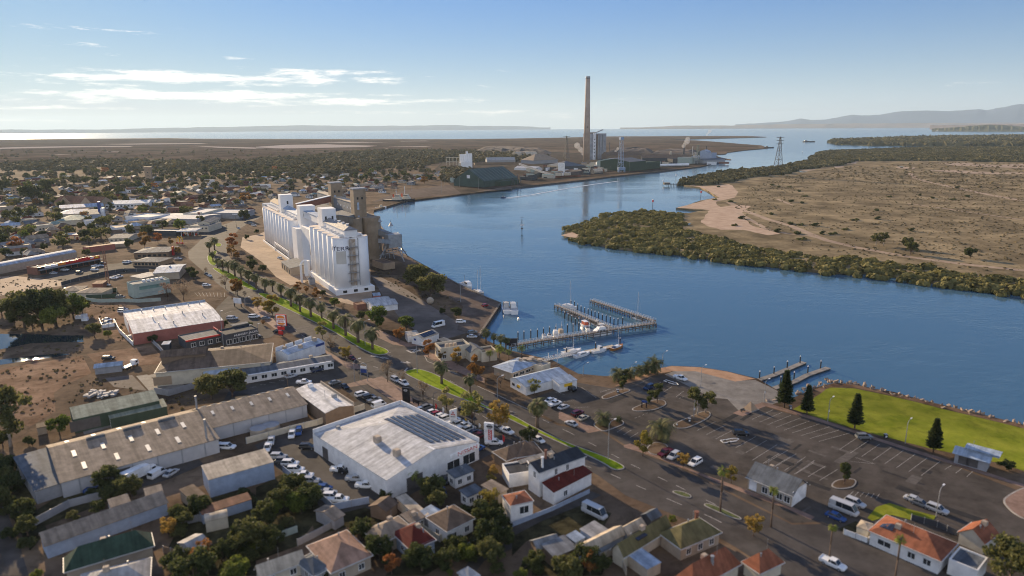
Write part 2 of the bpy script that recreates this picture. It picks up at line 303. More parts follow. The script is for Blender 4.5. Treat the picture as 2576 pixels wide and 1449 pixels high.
# ---- the far coast: plain and ranges on the right, low hills across the gulf on the left
M_hill=mat('haze_blue_rock',(.07,.105,.17),col2=(.10,.14,.21),rough=1,spec=0,scale=.0012,detail=10)  # blue of distant haze mixed into the rock colour
M_plain=mat('coastal_plain',(.20,.15,.13),col2=(.32,.25,.2),rough=1,spec=0,scale=.0011,detail=10)
def azp(x):return math.atan2((x-1288),FPX*math.cos(PITCH)+400*math.sin(PITCH))
def ridge(name,prof,D,front,back,m,seed,gully):
 """hill range: prof = (view x, view y of the skyline); real distance D, height from the skyline"""
 r=np.random.default_rng(seed);xs=np.array([p[0]for p in prof],float);ys=np.array([p[1]for p in prof],float);n=260;X=np.linspace(xs[0],xs[-1],n);Y=np.interp(X,xs,ys)
 Y=Y+np.convolve(r.normal(0,1,n),np.ones(5)/5,'same')*.7
 rows=[(-front,0),(-front*.8,.06),(-front*.6,.2),(-front*.42,.42),(-front*.26,.66),(-front*.12,.86),(0,1.0),(back*.3,.7),(back,0)];v=[];f=[]
 ph=np.convolve(r.normal(0,1,n),np.ones(4)/4,'same')
 for k,(dd,hh)in enumerate(rows):
  for i in range(n):
   d=_f*FPX+_r*(X[i]-1288)+_u*(724.5-Y[i]);a=math.atan2(d.x,d.y);hz=math.hypot(d.x,d.y);h=max(4.0,CAMH+d.z/hz*D)
   q=D+dd+ph[i]*gully*(1-abs(2*hh-1));H=h*hh*(1+.05*ph[i]*(0<hh<1))if 0<k<len(rows)-1 else-drop(q,0)-3
   v.append((q*math.sin(a),q*math.cos(a),H))
 for k in range(len(rows)-1):
  for i in range(n-1):f.append((k*n+i,k*n+i+1,(k+1)*n+i+1,(k+1)*n+i))
 mb=MB();mb.add(v,f);return setp(mb.build(name,m,smooth=True,fix=False),kind='structure')
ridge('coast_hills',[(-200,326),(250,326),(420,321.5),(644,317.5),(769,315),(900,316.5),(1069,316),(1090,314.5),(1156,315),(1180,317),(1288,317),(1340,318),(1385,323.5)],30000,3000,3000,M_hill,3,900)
ridge('coast_hills',[(1560,322.5),(1640,319.5),(1700,316.5),(1790,316),(1900,314),(2080,311),(2400,309),(2800,307)],23500,700,2500,M_plain,5,150)
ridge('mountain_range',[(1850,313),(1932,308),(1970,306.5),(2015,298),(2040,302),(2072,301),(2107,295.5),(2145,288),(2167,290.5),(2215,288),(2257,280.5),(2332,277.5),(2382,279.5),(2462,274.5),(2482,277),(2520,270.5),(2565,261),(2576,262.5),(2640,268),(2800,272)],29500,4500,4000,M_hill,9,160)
ridge('headland',[(2345,323),(2390,321),(2440,316.5),(2490,313.5),(2530,315),(2576,319),(2700,322)],9800,260,500,M_mangrove_far,12,60)
ridge('headland',[(2340,315),(2400,314),(2500,312.5),(2800,310)],14500,1500,1500,M_plain,14,60)
# ---- surfaces of the town: each laid a little above the one under it
PN=[]
def patch(name,k,s,lvl,m):PN.append(0);return sheet(name,pts(k,s),.012*lvl+.0004*len(PN),m)
road_l=pts('a5','1960,300 2040,330 2000,390 1890,490 1900,560 2060,700 2200,820 2560,1090')+pts('v','715,829 770,862 825,884 885,918 937,950 1050,984 1150,1034 1213,1063 1293,1101 1395,1140 1505,1196 1573,1246 1728,1308 1850,1376 1960,1449 2030,1500')
road_r=pts('v','2480,1525 2342,1448 2182,1363 2069,1318 1993,1320 1863,1256 1713,1178 1570,1123 1513,1086 1405,1071 1305,1021 1200,971 1137,929 1065,894 1000,867 955,829 850,772 775,745 675,699 620,678 590,662 572,640 572,615 600,578 625,561 644,553 660,545')+pts('a5','2500,120 2300,200')
sheet('road',road_l+road_r,.024,M_asph)
patch('side_street','v','950,958 890,965 800,985 690,1005 600,1015 560,1012 575,985 640,968 720,947 820,916 860,905 885,918',1,M_asph2)
patch('side_street','v','1000,867 1065,894 1100,872 1110,850 1085,838 1040,868',1,M_asph2)
patch('car_park','v','1310,1012 1450,962 1540,977 1620,950 1665,943 1830,1003 1870,1038 1925,1024 2240,1110 2576,1240 2720,1300 2720,1520 2480,1522 2342,1448 2182,1363 2069,1312 1993,1316 1863,1250 1713,1172 1570,1117 1513,1080 1405,1065',1,M_asph2)
patch('boat_ramp','v','1830,1004 1790,1000 1672,942 1700,932 1750,932 1850,958 1900,956 1950,980 1970,994 1985,1003 1935,1020 1866,1041',2,M_conc)
patch('beach','v','1545,972 1600,946 1650,928 1690,921 1760,924 1830,935 1900,953 1850,960 1750,934 1690,934 1650,942 1605,958',2,M_beach)
sheet('lawn',wobble(pts('b5','540,120 580,85 630,66 870,76 1200,145 1500,215 2000,340 2576,480 3000,600 3000,1060 2576,905 2300,822 1650,684 1200,570 870,482 600,400 430,345 250,285 330,240 450,180'),.4,6),.024,M_grass)
patch('path','b5','0,225 100,255 440,355 870,500 1340,650 1900,820 2400,985 2576,1040 2576,1075 2380,1010 1880,850 1300,668 840,515 400,375 0,262 -110,235 -60,215',3,M_pave)
patch('path','b4','1750,325 1870,270 2060,215 2160,240 2060,262 1980,300 1850,357',4,M_pave)
patch('path','b4','0,300 430,500 300,525 120,440 0,380',3,M_pave)
patch('path','b4','650,650 720,630 900,700 1230,850 1400,920 1850,1080 2330,1260 2576,1370 2540,1400 2300,1290 1840,1120 1200,860 900,740 660,670',4,M_pave)
patch('path','b2','1430,735 1130,815 1110,850 1400,800 1700,1000 1900,1100 2060,1100 1760,880',4,M_pave)
patch('path','b2','1400,760 1540,720 1760,860 1680,900',5,M_pave)
patch('path','b2','1520,255 1700,340 1790,380 1960,410 1800,425 1650,400 1400,280',4,M_pave)
patch('path','b2','1960,510 2100,490 2576,740 2576,790 2240,650',4,M_pave)
patch('path','b2','200,20 330,0 480,180 560,260 500,270 360,160',4,M_pave)
patch('path','b2','965,450 1150,560 1300,600 1340,650 1200,640 1000,520',4,M_pave)
patch('wharf_apron','v','1203,846 1259,764 1219,748 1150,715 1040,655 1012,638 950,561 940,575 985,640 1060,700 1120,745 1165,770 1150,830',2,M_wharf)
patch('access_road','a6','1430,980 1530,1000 1800,1130 1990,1260 2300,1449 2500,1530 2200,1620 1900,1560 1700,1380 1560,1200',1,M_yard)
patch('silo_yard','a6','300,570 140,600 120,700 340,850 480,1000 620,1080 760,1060 840,1010 900,1130 1120,1250 1340,1300 1450,1280 1400,500 900,300',2,M_track)
patch('wharf_apron','a2','1170,1010 1500,975 2000,930 2576,880 2560,840 2000,830 1700,870 1500,890 1300,960',1,M_wharf)
patch('smelter_ground','a3','-500,930 0,845 700,770 1060,732 1500,690 1900,645 2080,600 2140,578 2050,545 1900,520 1300,500 800,520 300,500 -600,520 -800,700',1,mat('smelter_soil',(.028,.022,.018),col2=(.085,.064,.05),rough=1,spec=.02,scale=.03,detail=9))
patch('dealership_yard','v','955,985 830,1040 640,1120 700,1180 860,1330 960,1300 1040,1240 1300,1110 1210,1060 1150,1035 1050,985',1,M_asph)
patch('car_park','b2','1130,815 1430,790 1700,930 1650,1010 1480,1040 1280,960',3,M_asph2)
patch('car_park','b2','0,-90 170,30 330,180 480,290 420,330 200,360 -60,240 -150,60',2,M_asph2)
patch('car_park','a5','380,735 560,690 1010,620 1250,600 1330,560 1650,620 1880,600 1650,650 1300,700 900,760 640,790',2,M_asph2)
patch('car_park','b2','285,770 1040,620 1140,640 1300,700 1130,760 700,800 300,900 0,960 0,880',2,M_asph2)
patch('concrete_slab','b1','1460,590 1640,545 1700,590 1480,610',2,M_conc)
patch('concrete_slab','b1','1370,590 1480,575 1640,690 1780,660 1900,690 1700,740 1500,740',3,M_conc)
patch('concrete_slab','b1','780,1050 1000,990 1140,1095 850,1180',2,M_conc)
patch('gravel_lot','b1','1050,610 1330,580 1480,740 1150,700',2,M_yard)
patch('gravel_lot','b1','870,370 1520,280 1660,420 1620,470 1300,490 950,450',1,M_dirt2)
patch('dirt_lot','b1','0,520 480,440 830,380 920,560 640,690 540,760 560,950 300,1100 0,1000',1,M_dirt2)
patch('dirt_lot','a5','0,740 180,735 500,770 860,760 640,830 200,900 0,930',1,M_track)
patch('dirt_lot','a5','870,1000 1230,980 1300,1060 1240,1200 1330,1400 1150,1380 1000,1180 860,1130',1,M_dirt2)
patch('dark_verge','b6','-200,700 0,650 250,1449 -100,1600',1,M_asph2)
def stream(name,k,s):sheet(name,wobble(pts(k,s),.8,5),.03,water_mat('pond_'+k+str(len(s)),(.02,.03,.035),.02,.02,1.0))
stream('pond_water','b1','-100,170 0,165 300,168 520,180 710,182 840,180 842,245 760,250 520,252 300,262 160,292 0,322 -100,350')
stream('pond_water','b1','-60,455 0,425 200,400 400,378 600,362 705,368 560,400 400,420 260,440 0,478 -60,500')
def median(s,k='b2',m=M_median,w=.35):
 p=ccw([(q.x,q.y)for q in pts(k,s)]);q=smooth_poly(p,2);c=inset(q,-w)
 sheet('median_kerb',c,.15,M_kerb,zb=-.2);sheet('median_grass',q,.19,m,zb=0)
def smooth_poly(p,it):
 for _ in range(it):
  o=[]
  for i in range(len(p)):
   a=p[i];b=p[(i+1)%len(p)];o+=[(a[0]*.78+b[0]*.22,a[1]*.78+b[1]*.22),(a[0]*.22+b[0]*.78,a[1]*.22+b[1]*.78)]
  p=o
 return p
def inset(p,d):
 o=[];n=len(p)
 for i in range(n):
  a=Vector(p[i-1]);b=Vector(p[i]);c=Vector(p[(i+1)%n]);e=(b-a).normalized();g=(c-b).normalized()if(c-b).length>1e-6 else e
  nn=Vector((-(e+g).y,(e+g).x));nn=nn.normalized()if nn.length>1e-6 else Vector((-e.y,e.x));o.append((b.x+nn.x*d,b.y+nn.y*d))
 return o
median('290,-110 420,-40 760,120 1050,262 1290,412 1420,480 1510,508 1600,490 1605,465 1540,430 1300,350 1080,200 750,30 560,-60 330,-120')
median('1770,690 1800,665 1900,646 2050,690 2240,790 2400,870 2522,1006 2824,1098 3080,1246 3402,1396 3800,1540 3962,1620 3975,1650 3880,1662 3770,1585 3322,1380 3012,1240 2604,1037 2284,920 2000,800')
M_med2=mat('median_shrub_bed',(.05,.07,.02),col2=(.11,.12,.04),rough=.95,scale=.6,bump=.8,bscale=2)
median('1620,600 1700,605 1790,640 1795,664 1730,655 1640,620','b8',M_med2,.3)
median('1940,730 2000,735 2130,790 2290,868 2300,884 2200,860 2060,800 1950,750','b8',M_med2,.3)
median('2080,540 2110,610 2160,635 2180,600 2140,560 2190,480 2150,480','a5')
median('2140,660 2160,650 2300,690 2440,780 2560,850 2600,880 2520,872 2300,760','a5')
median('2165,405 2225,405 2225,435 2175,440','a5')
median('440,165 450,155 560,110 660,85 715,90 700,105 600,140 480,182 450,180','b4',M_dirt,.35)
median('745,285 770,270 950,195 1050,195 1075,225 1060,250 960,290 800,305 755,298','b4',M_dirt,.35)
median('1160,440 1180,430 1450,310 1510,310 1520,345 1480,385 1300,470 1200,478 1165,460','b4',M_dirt,.35)
median('350,440 420,400 560,385 640,405 650,435 560,470 450,510 400,480','b4',M_dirt,.35)
median('880,690 960,620 1080,640 1100,700 1040,740 940,740','b4',M_dirt,.35)
median('640,545 700,490 860,480 880,510 840,560 700,575','c1',M_dirt,.35)
median('2370,700 2440,640 2600,560 2700,620 2700,900 2576,880 2450,800','c1',M_pave,.4)
def marks(name,segs,w,lv):
 mb=MB()
 for a,b in segs:
  d=(b-a);p=Vector((-d.y,d.x,0)).normalized()*w/2
  mb.quad(*[(q.x,q.y,lv)for q in(a-p,b-p,b+p,a+p)])
 return setp(mb.build(name,M_line,fix=False),kind='structure')
def polyline(P_):return list(zip(P_[:-1],P_[1:]))
def dashes(P_,on,off):
 out=[]
 for a,b in polyline(P_):
  L=(b-a).length;t=0
  while t<L:out.append((a.lerp(b,t/L),a.lerp(b,min(1,(t+on)/L))));t+=on+off
 return out
lane_a=pts('b2','700,10 1000,170 1400,395 1700,560');lane_b=pts('b2','2080,700 2300,800')+pts('b3','1180,60 1560,240 2140,390 2390,510')+pts('b8','780,110 1200,330 1650,540 2100,760')
lane_c=pts('b2','600,210 760,320 1180,520')+pts('b2','1650,690 1950,850')+pts('b3','1030,180 1530,350 1820,520')+pts('b8','250,200 700,330')+pts('b8','1000,430 1250,540 1600,690 2000,860 2300,1010')
marks('road_markings',dashes(lane_a,3,6)+dashes(lane_b,3,6)+dashes(lane_c,3,6),.16,.034)
edge=polyline(pts('b2','1290,420 1430,490 1560,545'))+polyline(pts('b2','1970,510 2000,570 2100,610 2300,700'))+polyline(pts('b2','1540,520 1650,515'))+polyline(pts('b2','1560,505 1630,480'))
marks('road_edge_markings',edge+polyline(pts('b3','1480,50 1700,150 1900,245 2140,350')),.22,.034)
marks('turn_markings',polyline(pts('b2','1430,515 1610,540'))+polyline(pts('b2','1790,460 1850,485 1960,440'))+polyline(pts('b2','1850,480 1880,450'))+polyline(pts('b2','1920,465 1950,440'))+polyline(pts('b2','1770,670 1800,635'))+polyline(pts('b2','1860,650 1880,640'))+polyline(pts('b2','1730,575 1830,590 1790,570'))+polyline(pts('b2','1790,460 1900,445')),.7,.034)
def bays(k,a,b,n,d,w=.11,lv=.03):
 """n painted bay lines from edge a-b, each running by the view offset given at its two ends"""
 A=ZG(k,*a);B=ZG(k,*b);E=ZG(k,*d[0])-A;F=ZG(k,*d[1])-B
 return[(A.lerp(B,i/(n-1)),A.lerp(B,i/(n-1))+E.lerp(F,i/(n-1)))for i in range(n)]
sg=bays('a8',(880,800),(1650,1035),9,((665,900),(1340,1120)))+bays('b5',(900,570),(1730,810),8,((720,690),(1540,955)))
sg+=bays('b4',(1580,410),(2200,640),7,((1390,500),(1990,770)))+bays('b4',(2300,700),(2576,800),4,((2080,830),(2370,940)))
sg+=bays('b5',(0,700),(700,890),7,((-160,800),(520,1000)))+bays('b4',(0,210),(310,262),3,((150,200),(160,270)))+bays('b4',(60,140),(200,60),3,((-40,110),(130,40)))
sg+=bays('b5',(1850,850),(2060,910),3,((1780,890),(2000,965)))+bays('b4',(520,490),(720,570),4,((600,440),(800,520)))+bays('a7',(1400,1449),(1540,1360),2,((1250,1340),(1440,1395)))
sg+=bays('a7',(1940,1250),(2280,1380),4,((1840,1300),(2200,1440)))+polyline(pts('b4','770,375 910,315'))[:0]+dashes(pts('b4','765,376 915,314'),.9,.9)+dashes(pts('b4','1210,176 1285,147'),.9,.9)
sg+=polyline(pts('b4','415,110 520,85'))+polyline(pts('b4','470,130 560,95'))+polyline(pts('b5','830,810 1080,835'))+polyline(pts('b5','880,770 1060,830'))
sg+=bays('b5',(820,1150),(1090,1180),6,((860,1110),(1120,1140)))
marks('parking_bay_markings',sg,.1,.03)
sg2=bays('b2',(220,830),(870,680),8,((280,826),(915,683)))+bays('a5',(1960,900),(2260,900),9,((1990,935),(2260,945)))+bays('b2',(40,60),(200,250),5,((-40,90),(120,280)))
marks('parking_bay_markings',sg2,.13,.045)
def strip(name,k,s,w,m,lv=.02):
 p=pts(k,s);mb=MB();L_=[];R_=[]
 for i,q in enumerate(p):
  d=(p[min(i+1,len(p)-1)]-p[max(i-1,0)]);n=Vector((-d.y,d.x,0)).normalized()*w/2;L_.append((q.x-n.x,q.y-n.y,lv));R_.append((q.x+n.x,q.y+n.y,lv))
 for i in range(len(p)-1):mb.quad(L_[i],L_[i+1],R_[i+1],R_[i])
 return setp(mb.build(name,m,fix=False),kind='structure')
strip('dirt_track','a4','-400,1010 -250,1090 0,1185 230,1250 420,1330 600,1400 900,1470 1400,1560 2000,1640 2576,1700',7,M_track)
strip('dirt_track','a4','-300,1120 0,1290 200,1330 420,1350 700,1420',5,M_track,.034)
strip('dirt_track','a4','1430,720 1480,770 1600,805 1900,870 2240,940 2576,1000',9,M_track)
strip('dirt_track','a4','1410,1025 1600,1050 2000,1110 2576,1190',4,M_track)
strip('dirt_track','a4','90,980 240,1040',4,M_track)
sheet('sand_flat',wobble(pts('a3','1740,838 1850,848 1990,852 2180,830 2225,850 2270,910 2240,965 2160,985 2060,1005 2060,1040 2100,1060 2250,1040 2400,1050 2320,1110 2340,1180 2420,1250 2576,1290 2700,1330 2576,1345 2330,1290 2100,1290 1960,1250 1900,1215 1960,1130 1990,1095 1900,1080 1660,1069 1800,1032 1950,990 2085,965 2020,925 1960,890 1880,858'),1.2,8),.026,M_sand)
sheet('sand_flat',wobble(pts('a3','490,1345 620,1310 680,1330 640,1370 560,1360'),.6,6),.02,M_sand)
for k,s in(('a4','1700,620 2000,612 2300,640 2576,625 2576,672 2300,660 1900,645'),('a4','1580,690 1900,690 2300,712 2576,710 2576,728 2100,728 1800,708'),('a4','660,650 760,645 740,665 680,670'),('a4','810,600 900,595 880,625 800,630'),('a4','270,690 500,682 560,670 390,700'),('a4','1300,655 1480,662 1460,680 1310,672')):
 sheet('salt_pan',wobble(pts(k,s),5,25),.02,M_track)
for k,s in(('a1','-100,466 300,455 800,448 1350,446 1300,456 700,460 0,475'),('a1','960,428 1500,420 2100,418 2000,426 1300,432'),('a1','1940,446 2300,455 2576,462 2800,470 2576,474 2200,464'),('a2','0,455 300,435 700,430 1230,445 1100,456 400,470 0,472'),('a2','550,408 1000,405 1340,410 900,415'),('a2','1440,396 1700,393 1750,398 1460,400'),('a2','1300,452 1780,446 1700,454'),('a2','1280,462 1370,486 1350,486'),('a1','440,525 740,530 600,533'),('a1','1070,503 1200,503 1190,508 1090,508'),('a2','1740,480 1890,482 1800,486')):
 sheet('salt_pan',pts(k,s),.03,M_white)
for k,s in(('a3','1640,1040 1720,1030 1760,1045 1700,1052'),('a3','1740,1228 1800,1225 1780,1240'),('a4','300,700 400,705 340,712'),('a4','1310,655 1370,655 1350,662')):sheet('tidal_pool_water',pts(k,s),.04,MATS.setdefault('pool',water_mat('tidal_pool',(.05,.08,.1),.02)))
strip('wake','a3','-80,958 0,952 200,925 560,862 800,825 1060,792',6,mat('wake_foam',(.55,.58,.6),rough=.5,scale=.15,col2=(.28,.36,.44)),WZ+.03)
strip('wake','a3','-70,968 100,948 300,925',1.5,MATS['wake_foam'],WZ+.04)
sheet('coastal_flats',pts('a1','0,385 1000,377 1700,371 1950,376')+pts('a2','0,379 1000,382 2000,382')+pts('a3','0,376 500,366 950,354 1500,352 1900,350 2400,352 2000,368 1440,382 1840,392 2150,416 2480,442 2480,470 2150,500 2000,512 1300,480 700,490 0,470')+pts('a2','1800,500 1000,580 0,590')+pts('a1','1500,640 0,610'),.014,M_flat)
def road_patches():
 r=random.Random(8);mb=MB();ar=[pts('v','1450,1000 1620,965 1830,1020 2300,1160 2500,1260 2300,1420 2000,1290 1600,1110'),pts('b2','560,180 1280,560 2080,980 2500,1200 2300,1190 1250,640 740,330')]
 for p,n in zip(ar,(46,26)):
  k=0;P2=[(q.x,q.y)for q in p];xs=[q[0]for q in P2];ys=[q[1]for q in P2]
  while k<n:
   x,y=r.uniform(min(xs),max(xs)),r.uniform(min(ys),max(ys));c=0
   for i in range(len(P2)):
    (xa,ya),(xb,yb)=P2[i],P2[i-1]
    if(ya>y)!=(yb>y)and x<(xb-xa)*(y-ya)/(yb-ya)+xa:c^=1
   if not c:continue
   k+=1;a=-.83+r.choice((0,1.57))+r.uniform(-.05,.05);u=Vector((math.cos(a),math.sin(a),0));n_=Vector((-u.y,u.x,0));L,w=r.uniform(1.5,11),r.uniform(.5,2.6);o=Vector((x,y,.0285+.00001*k));mb.m=k%2
   mb.quad(o,o+u*L,o+u*L+n_*w,o+n_*w)
 setp(mb.build('road_patches',[mat('new_asphalt',(.03,.029,.029),rough=.9,spec=.15,scale=.8),mat('worn_asphalt',(.105,.094,.085),rough=.95,spec=.1,scale=.8)],fix=False),kind='structure')
road_patches()
# ------------------------------------------------------------ trees: shared trunk and crown meshes, one object per part of every tree
def leaf_cloud(blobs,n,size,r,flat=.0,shell=.4,aspect=.6):
 b=np.array(blobs,float);w=(b[:,3]*b[:,4]+b[:,4]*b[:,5]+b[:,3]*b[:,5]);idx=r.choice(len(b),n,p=w/w.sum());B=b[idx]
 d=r.normal(size=(n,3));d/=np.linalg.norm(d,axis=1)[:,None];rad=r.random(n)**shell;c=B[:,:3]+d*rad[:,None]*B[:,3:6]
 a=r.normal(size=(n,3));a[:,2]*=(1-flat);a/=np.linalg.norm(a,axis=1)[:,None];t=np.cross(a,r.normal(size=(n,3)));t/=np.linalg.norm(t,axis=1)[:,None]
 s=size*r.uniform(.6,1.35,n)[:,None];u=a*s*.5;q=t*s*.5*aspect
 v=np.stack([c-u-q,c+u-q,c+u+q,c-u+q],1).reshape(-1,3);return v,np.arange(4*n).reshape(-1,4)
def crown_blobs(r,n,R,zc,rz,br,spread=1.0):
 out=[]
 for i in range(n):
  a=r.uniform(0,2*math.pi);q=R*math.sqrt(r.uniform(0.03,1))*spread;zz=zc+rz*r.uniform(-1,1)*(1-.45*(q/R)**2);s=br*r.uniform(.7,1.25)
  out.append((q*math.cos(a),q*math.sin(a),zz,s,s,s*.75))
 return out
def trunk_mesh(name,blobs,h0,r0,m,r):
 mb=MB();mb.tube((0,0,-.2),(0,0,h0),r0,7,r0*.75)
 for b in blobs[::max(1,len(blobs)//9)]:
  mid=Vector((b[0]*.45,b[1]*.45,h0+(b[2]-h0)*.55));mb.tube((0,0,h0*.9),mid,r0*.55,5,r0*.3);mb.tube(mid,b[:3],r0*.3,4,r0*.1)
 return mb.mesh(name,m,smooth=True)
F=dict(olive=foliage('gum_leaves',(.06,.068,.022),(.165,.165,.055)),dark=foliage('dark_leaves',(.035,.046,.016),(.11,.125,.038)),green=foliage('green_leaves',(.07,.10,.018),(.2,.23,.045)),autumn=foliage('autumn_leaves',(.15,.07,.02),(.34,.175,.045),ov=.3),gold=foliage('gold_leaves',(.2,.14,.028),(.36,.27,.06),ov=.25),pale=foliage('pale_leaves',(.19,.175,.055),(.36,.33,.12),ov=.25),bare=foliage('thin_twigs',(.14,.105,.075),(.24,.18,.13)),palm=foliage('palm_leaves',(.065,.08,.03),(.21,.21,.09),ov=.18),pine=foliage('pine_needles',(.035,.05,.018),(.10,.125,.042),ov=.12),lush=foliage('lush_palm_leaves',(.09,.13,.02),(.26,.30,.06)))
M_bark=mat('bark',(.13,.095,.07),rough=.95,objvar=.2,scale=2);M_palebark=mat('pale_bark',(.38,.33,.28),rough=.9,scale=1.5)
M_palmtrunk=mat('palm_trunk',(.15,.105,.075),rough=.95,scale=4,bump=.8,bscale=5)
TREE={}
def proto_round(key,seed,n,R,zc,rz,br,leaves,size,fol,h0,r0,bark=None,shell=.4):
 r=np.random.default_rng(seed);bl=crown_blobs(r,n,R,zc,rz,br);v,f=leaf_cloud(bl,leaves,size,r,shell=shell)
 c=mesh_np('crown',v,f,[F[fol]]);t=trunk_mesh('trunk',bl,h0,r0,bark or M_bark,r);TREE[key]=(t,c)
def variants(key,seeds,**k):
 for i,s in enumerate(seeds):proto_round(f'{key}{i}',s,**k)
for nm in('olive','dark','green'):variants(nm,(1,2,3),n=22,R=3.7,zc=5.3,rz=3.5,br=1.6,leaves=2800,size=.55,fol=nm,h0=1.6,r0=.32)
variants('gum',(31,32),n=17,R=3.4,zc=6.2,rz=3.1,br=1.15,leaves=1700,size=.48,fol='olive',h0=3.4,r0=.26,bark=M_palebark)
for nm in('autumn','gold','pale'):variants(nm,(11,12),n=18,R=2.7,zc=5.6,rz=3.6,br=1.15,leaves=1500,size=.46,fol=nm,h0=1.7,r0=.2)
variants('bare',(21,22),n=14,R=2.8,zc=5.8,rz=3.2,br=1.3,leaves=520,size=.36,fol='bare',h0=2.4,r0=.18)
variants('conic',(51,),n=12,R=1.5,zc=5.5,rz=3.6,br=1.15,leaves=1500,size=.5,fol='dark',h0=1.2,r0=.2)
def far_protos():
 for key,fol,seed,R,rz in(('fara','olive',61,3.7,2.2),('farb','dark',62,3.2,2.6),('farc','olive',63,4.6,1.8),('fard','dark',64,2.6,3.2),('fare','autumn',65,3,2.4),('farf','green',66,3.2,2.2)):
  r=np.random.default_rng(seed);bl=crown_blobs(r,12,R,5.4,rz*1.3,1.7);v,f=leaf_cloud(bl,480,.95,r)
  a=np.array([[-.3,-.3,-.2],[.3,-.3,-.2],[.3,.3,-.2],[-.3,.3,-.2],[-.2,-.2,6],[.2,-.2,6],[.2,.2,6],[-.2,.2,6]]);tf=np.array([[0,1,5,4],[1,2,6,5],[2,3,7,6],[3,0,4,7]])
  TREE[key]=mesh_np('crown',np.vstack([v,a]),np.vstack([f,tf+len(v)]),[F[fol],M_bark],np.r_[np.zeros(len(f)),np.ones(4)])
far_protos()
def palm_proto(key,seed,th,tr,nf,fl,droop,fol,lw=.16,nl=13,ball=.6):
 r=np.random.default_rng(seed);mb=MB();mb.tube((0,0,-.2),(0,0,th*.5),tr*1.1,8,tr);mb.tube((0,0,th*.5),(0,0,th),tr,8,tr*.95);mb.loft([[(rr*math.cos(2*math.pi*i/8),rr*math.sin(2*math.pi*i/8),zz)for i in range(8)]for rr,zz in((tr,th-.3),(tr*1.7,th+.1),(tr*1.3,th+.7),(.1,th+1))])
 t=mb.mesh('trunk',M_palmtrunk,smooth=True);V=[]
 for i in range(nf):
  a=r.uniform(0,2*math.pi);e0=math.asin(max(-.55,min(1,r.uniform(-ball,1))));L=fl*r.uniform(.8,1.1);p=np.array([0,0,th+.4]);e=e0;ca,sa=math.cos(a),math.sin(a);side=np.array([-sa,ca,0]);st=L/nl
  for k in range(nl):
   d=np.array([math.cos(e)*ca,math.cos(e)*sa,math.sin(e)]);q=p+d*st;up=np.cross(d,side)
   ll=(.55 if k<2 else 1.0)*fl*.19*(1-(k/nl)**3*.7)
   for s in(-1,1):
    tip=(p+q)/2+side*s*ll+d*ll*.55-np.array([0,0,ll*.35]);w=d*lw
    V+=[p,p+w,tip+w*.3,tip]
   V+=[p-side*.04,p+side*.04,q+side*.03,q-side*.03]
   p=q;e-=droop/nl*(1+.5*k/nl)
 V=np.array(V);TREE[key]=(t,mesh_np('crown',V,np.arange(len(V)).reshape(-1,4),[F[fol]]))
palm_proto('date0',71,5.6,.40,46,3.7,1.7,'palm',lw=.22,ball=.5);palm_proto('date1',72,5.6,.40,42,3.6,1.9,'palm',lw=.22,ball=.5)
palm_proto('short0',73,2.0,.6,66,3.2,1.4,'palm',ball=.35);palm_proto('lush0',74,5.2,.22,26,3.0,1.9,'lush',ball=.1);palm_proto('fan0',75,11.0,.24,46,1.7,1.2,'lush',lw=.2,ball=.7,nl=7)
def pine_proto(key,seed,H):
 r=np.random.default_rng(seed);mb=MB();mb.tube((0,0,-.2),(0,0,H*.97),.28,7,.05);t=mb.mesh('trunk',M_bark,smooth=True);V=[];n=21
 for k in range(n):
  zz=H*(.17+.81*k/n);R=(1-(k/n)**1.25)*H*.205*r.uniform(.85,1.08)+.22;m=8
  for i in range(m):
   a=2*math.pi*(i+r.uniform(-.2,.2))/m+k*.4;ca,sa=math.cos(a),math.sin(a);side=np.array([-sa,ca,0]);Rk=R*r.uniform(.75,1.1);p0=np.array([0,0,zz])
   for s in range(8):
    f0=(s+.3)/8;c=p0+np.array([ca,sa,0])*Rk*f0+np.array([0,0,Rk*(.10*f0**2-.05)])
    for w in range(4):
     o=side*r.uniform(-1,1)*Rk*.30*(1-.55*f0)+np.array([0,0,r.uniform(-.1,.28)]);d=np.array([ca,sa,.35])*.42+r.normal(0,.12,3);q=side*.2+r.normal(0,.1,3);V+=[c+o-q-d*.5,c+o+q-d*.5,c+o+q*.5+d,c+o-q*.5+d]
 V=np.array(V);TREE[key]=(t,mesh_np('crown',V,np.arange(len(V)).reshape(-1,4),[F['pine']]))
pine_proto('pine0',81,13);pine_proto('pine1',82,13)
def tree(name,key,loc,h,label,group=None,base=10.0,wide=1.0,cat=None):
 t,c=TREE[key];s=h/base
 o=thing(name,label,cat or('palm' if 'palm' in name else 'tree'),loc,random.uniform(0,6.28),group);o.scale=(s*wide,s*wide,s)
 link_mesh('trunk',t,o);link_mesh('crown',c,o);return o
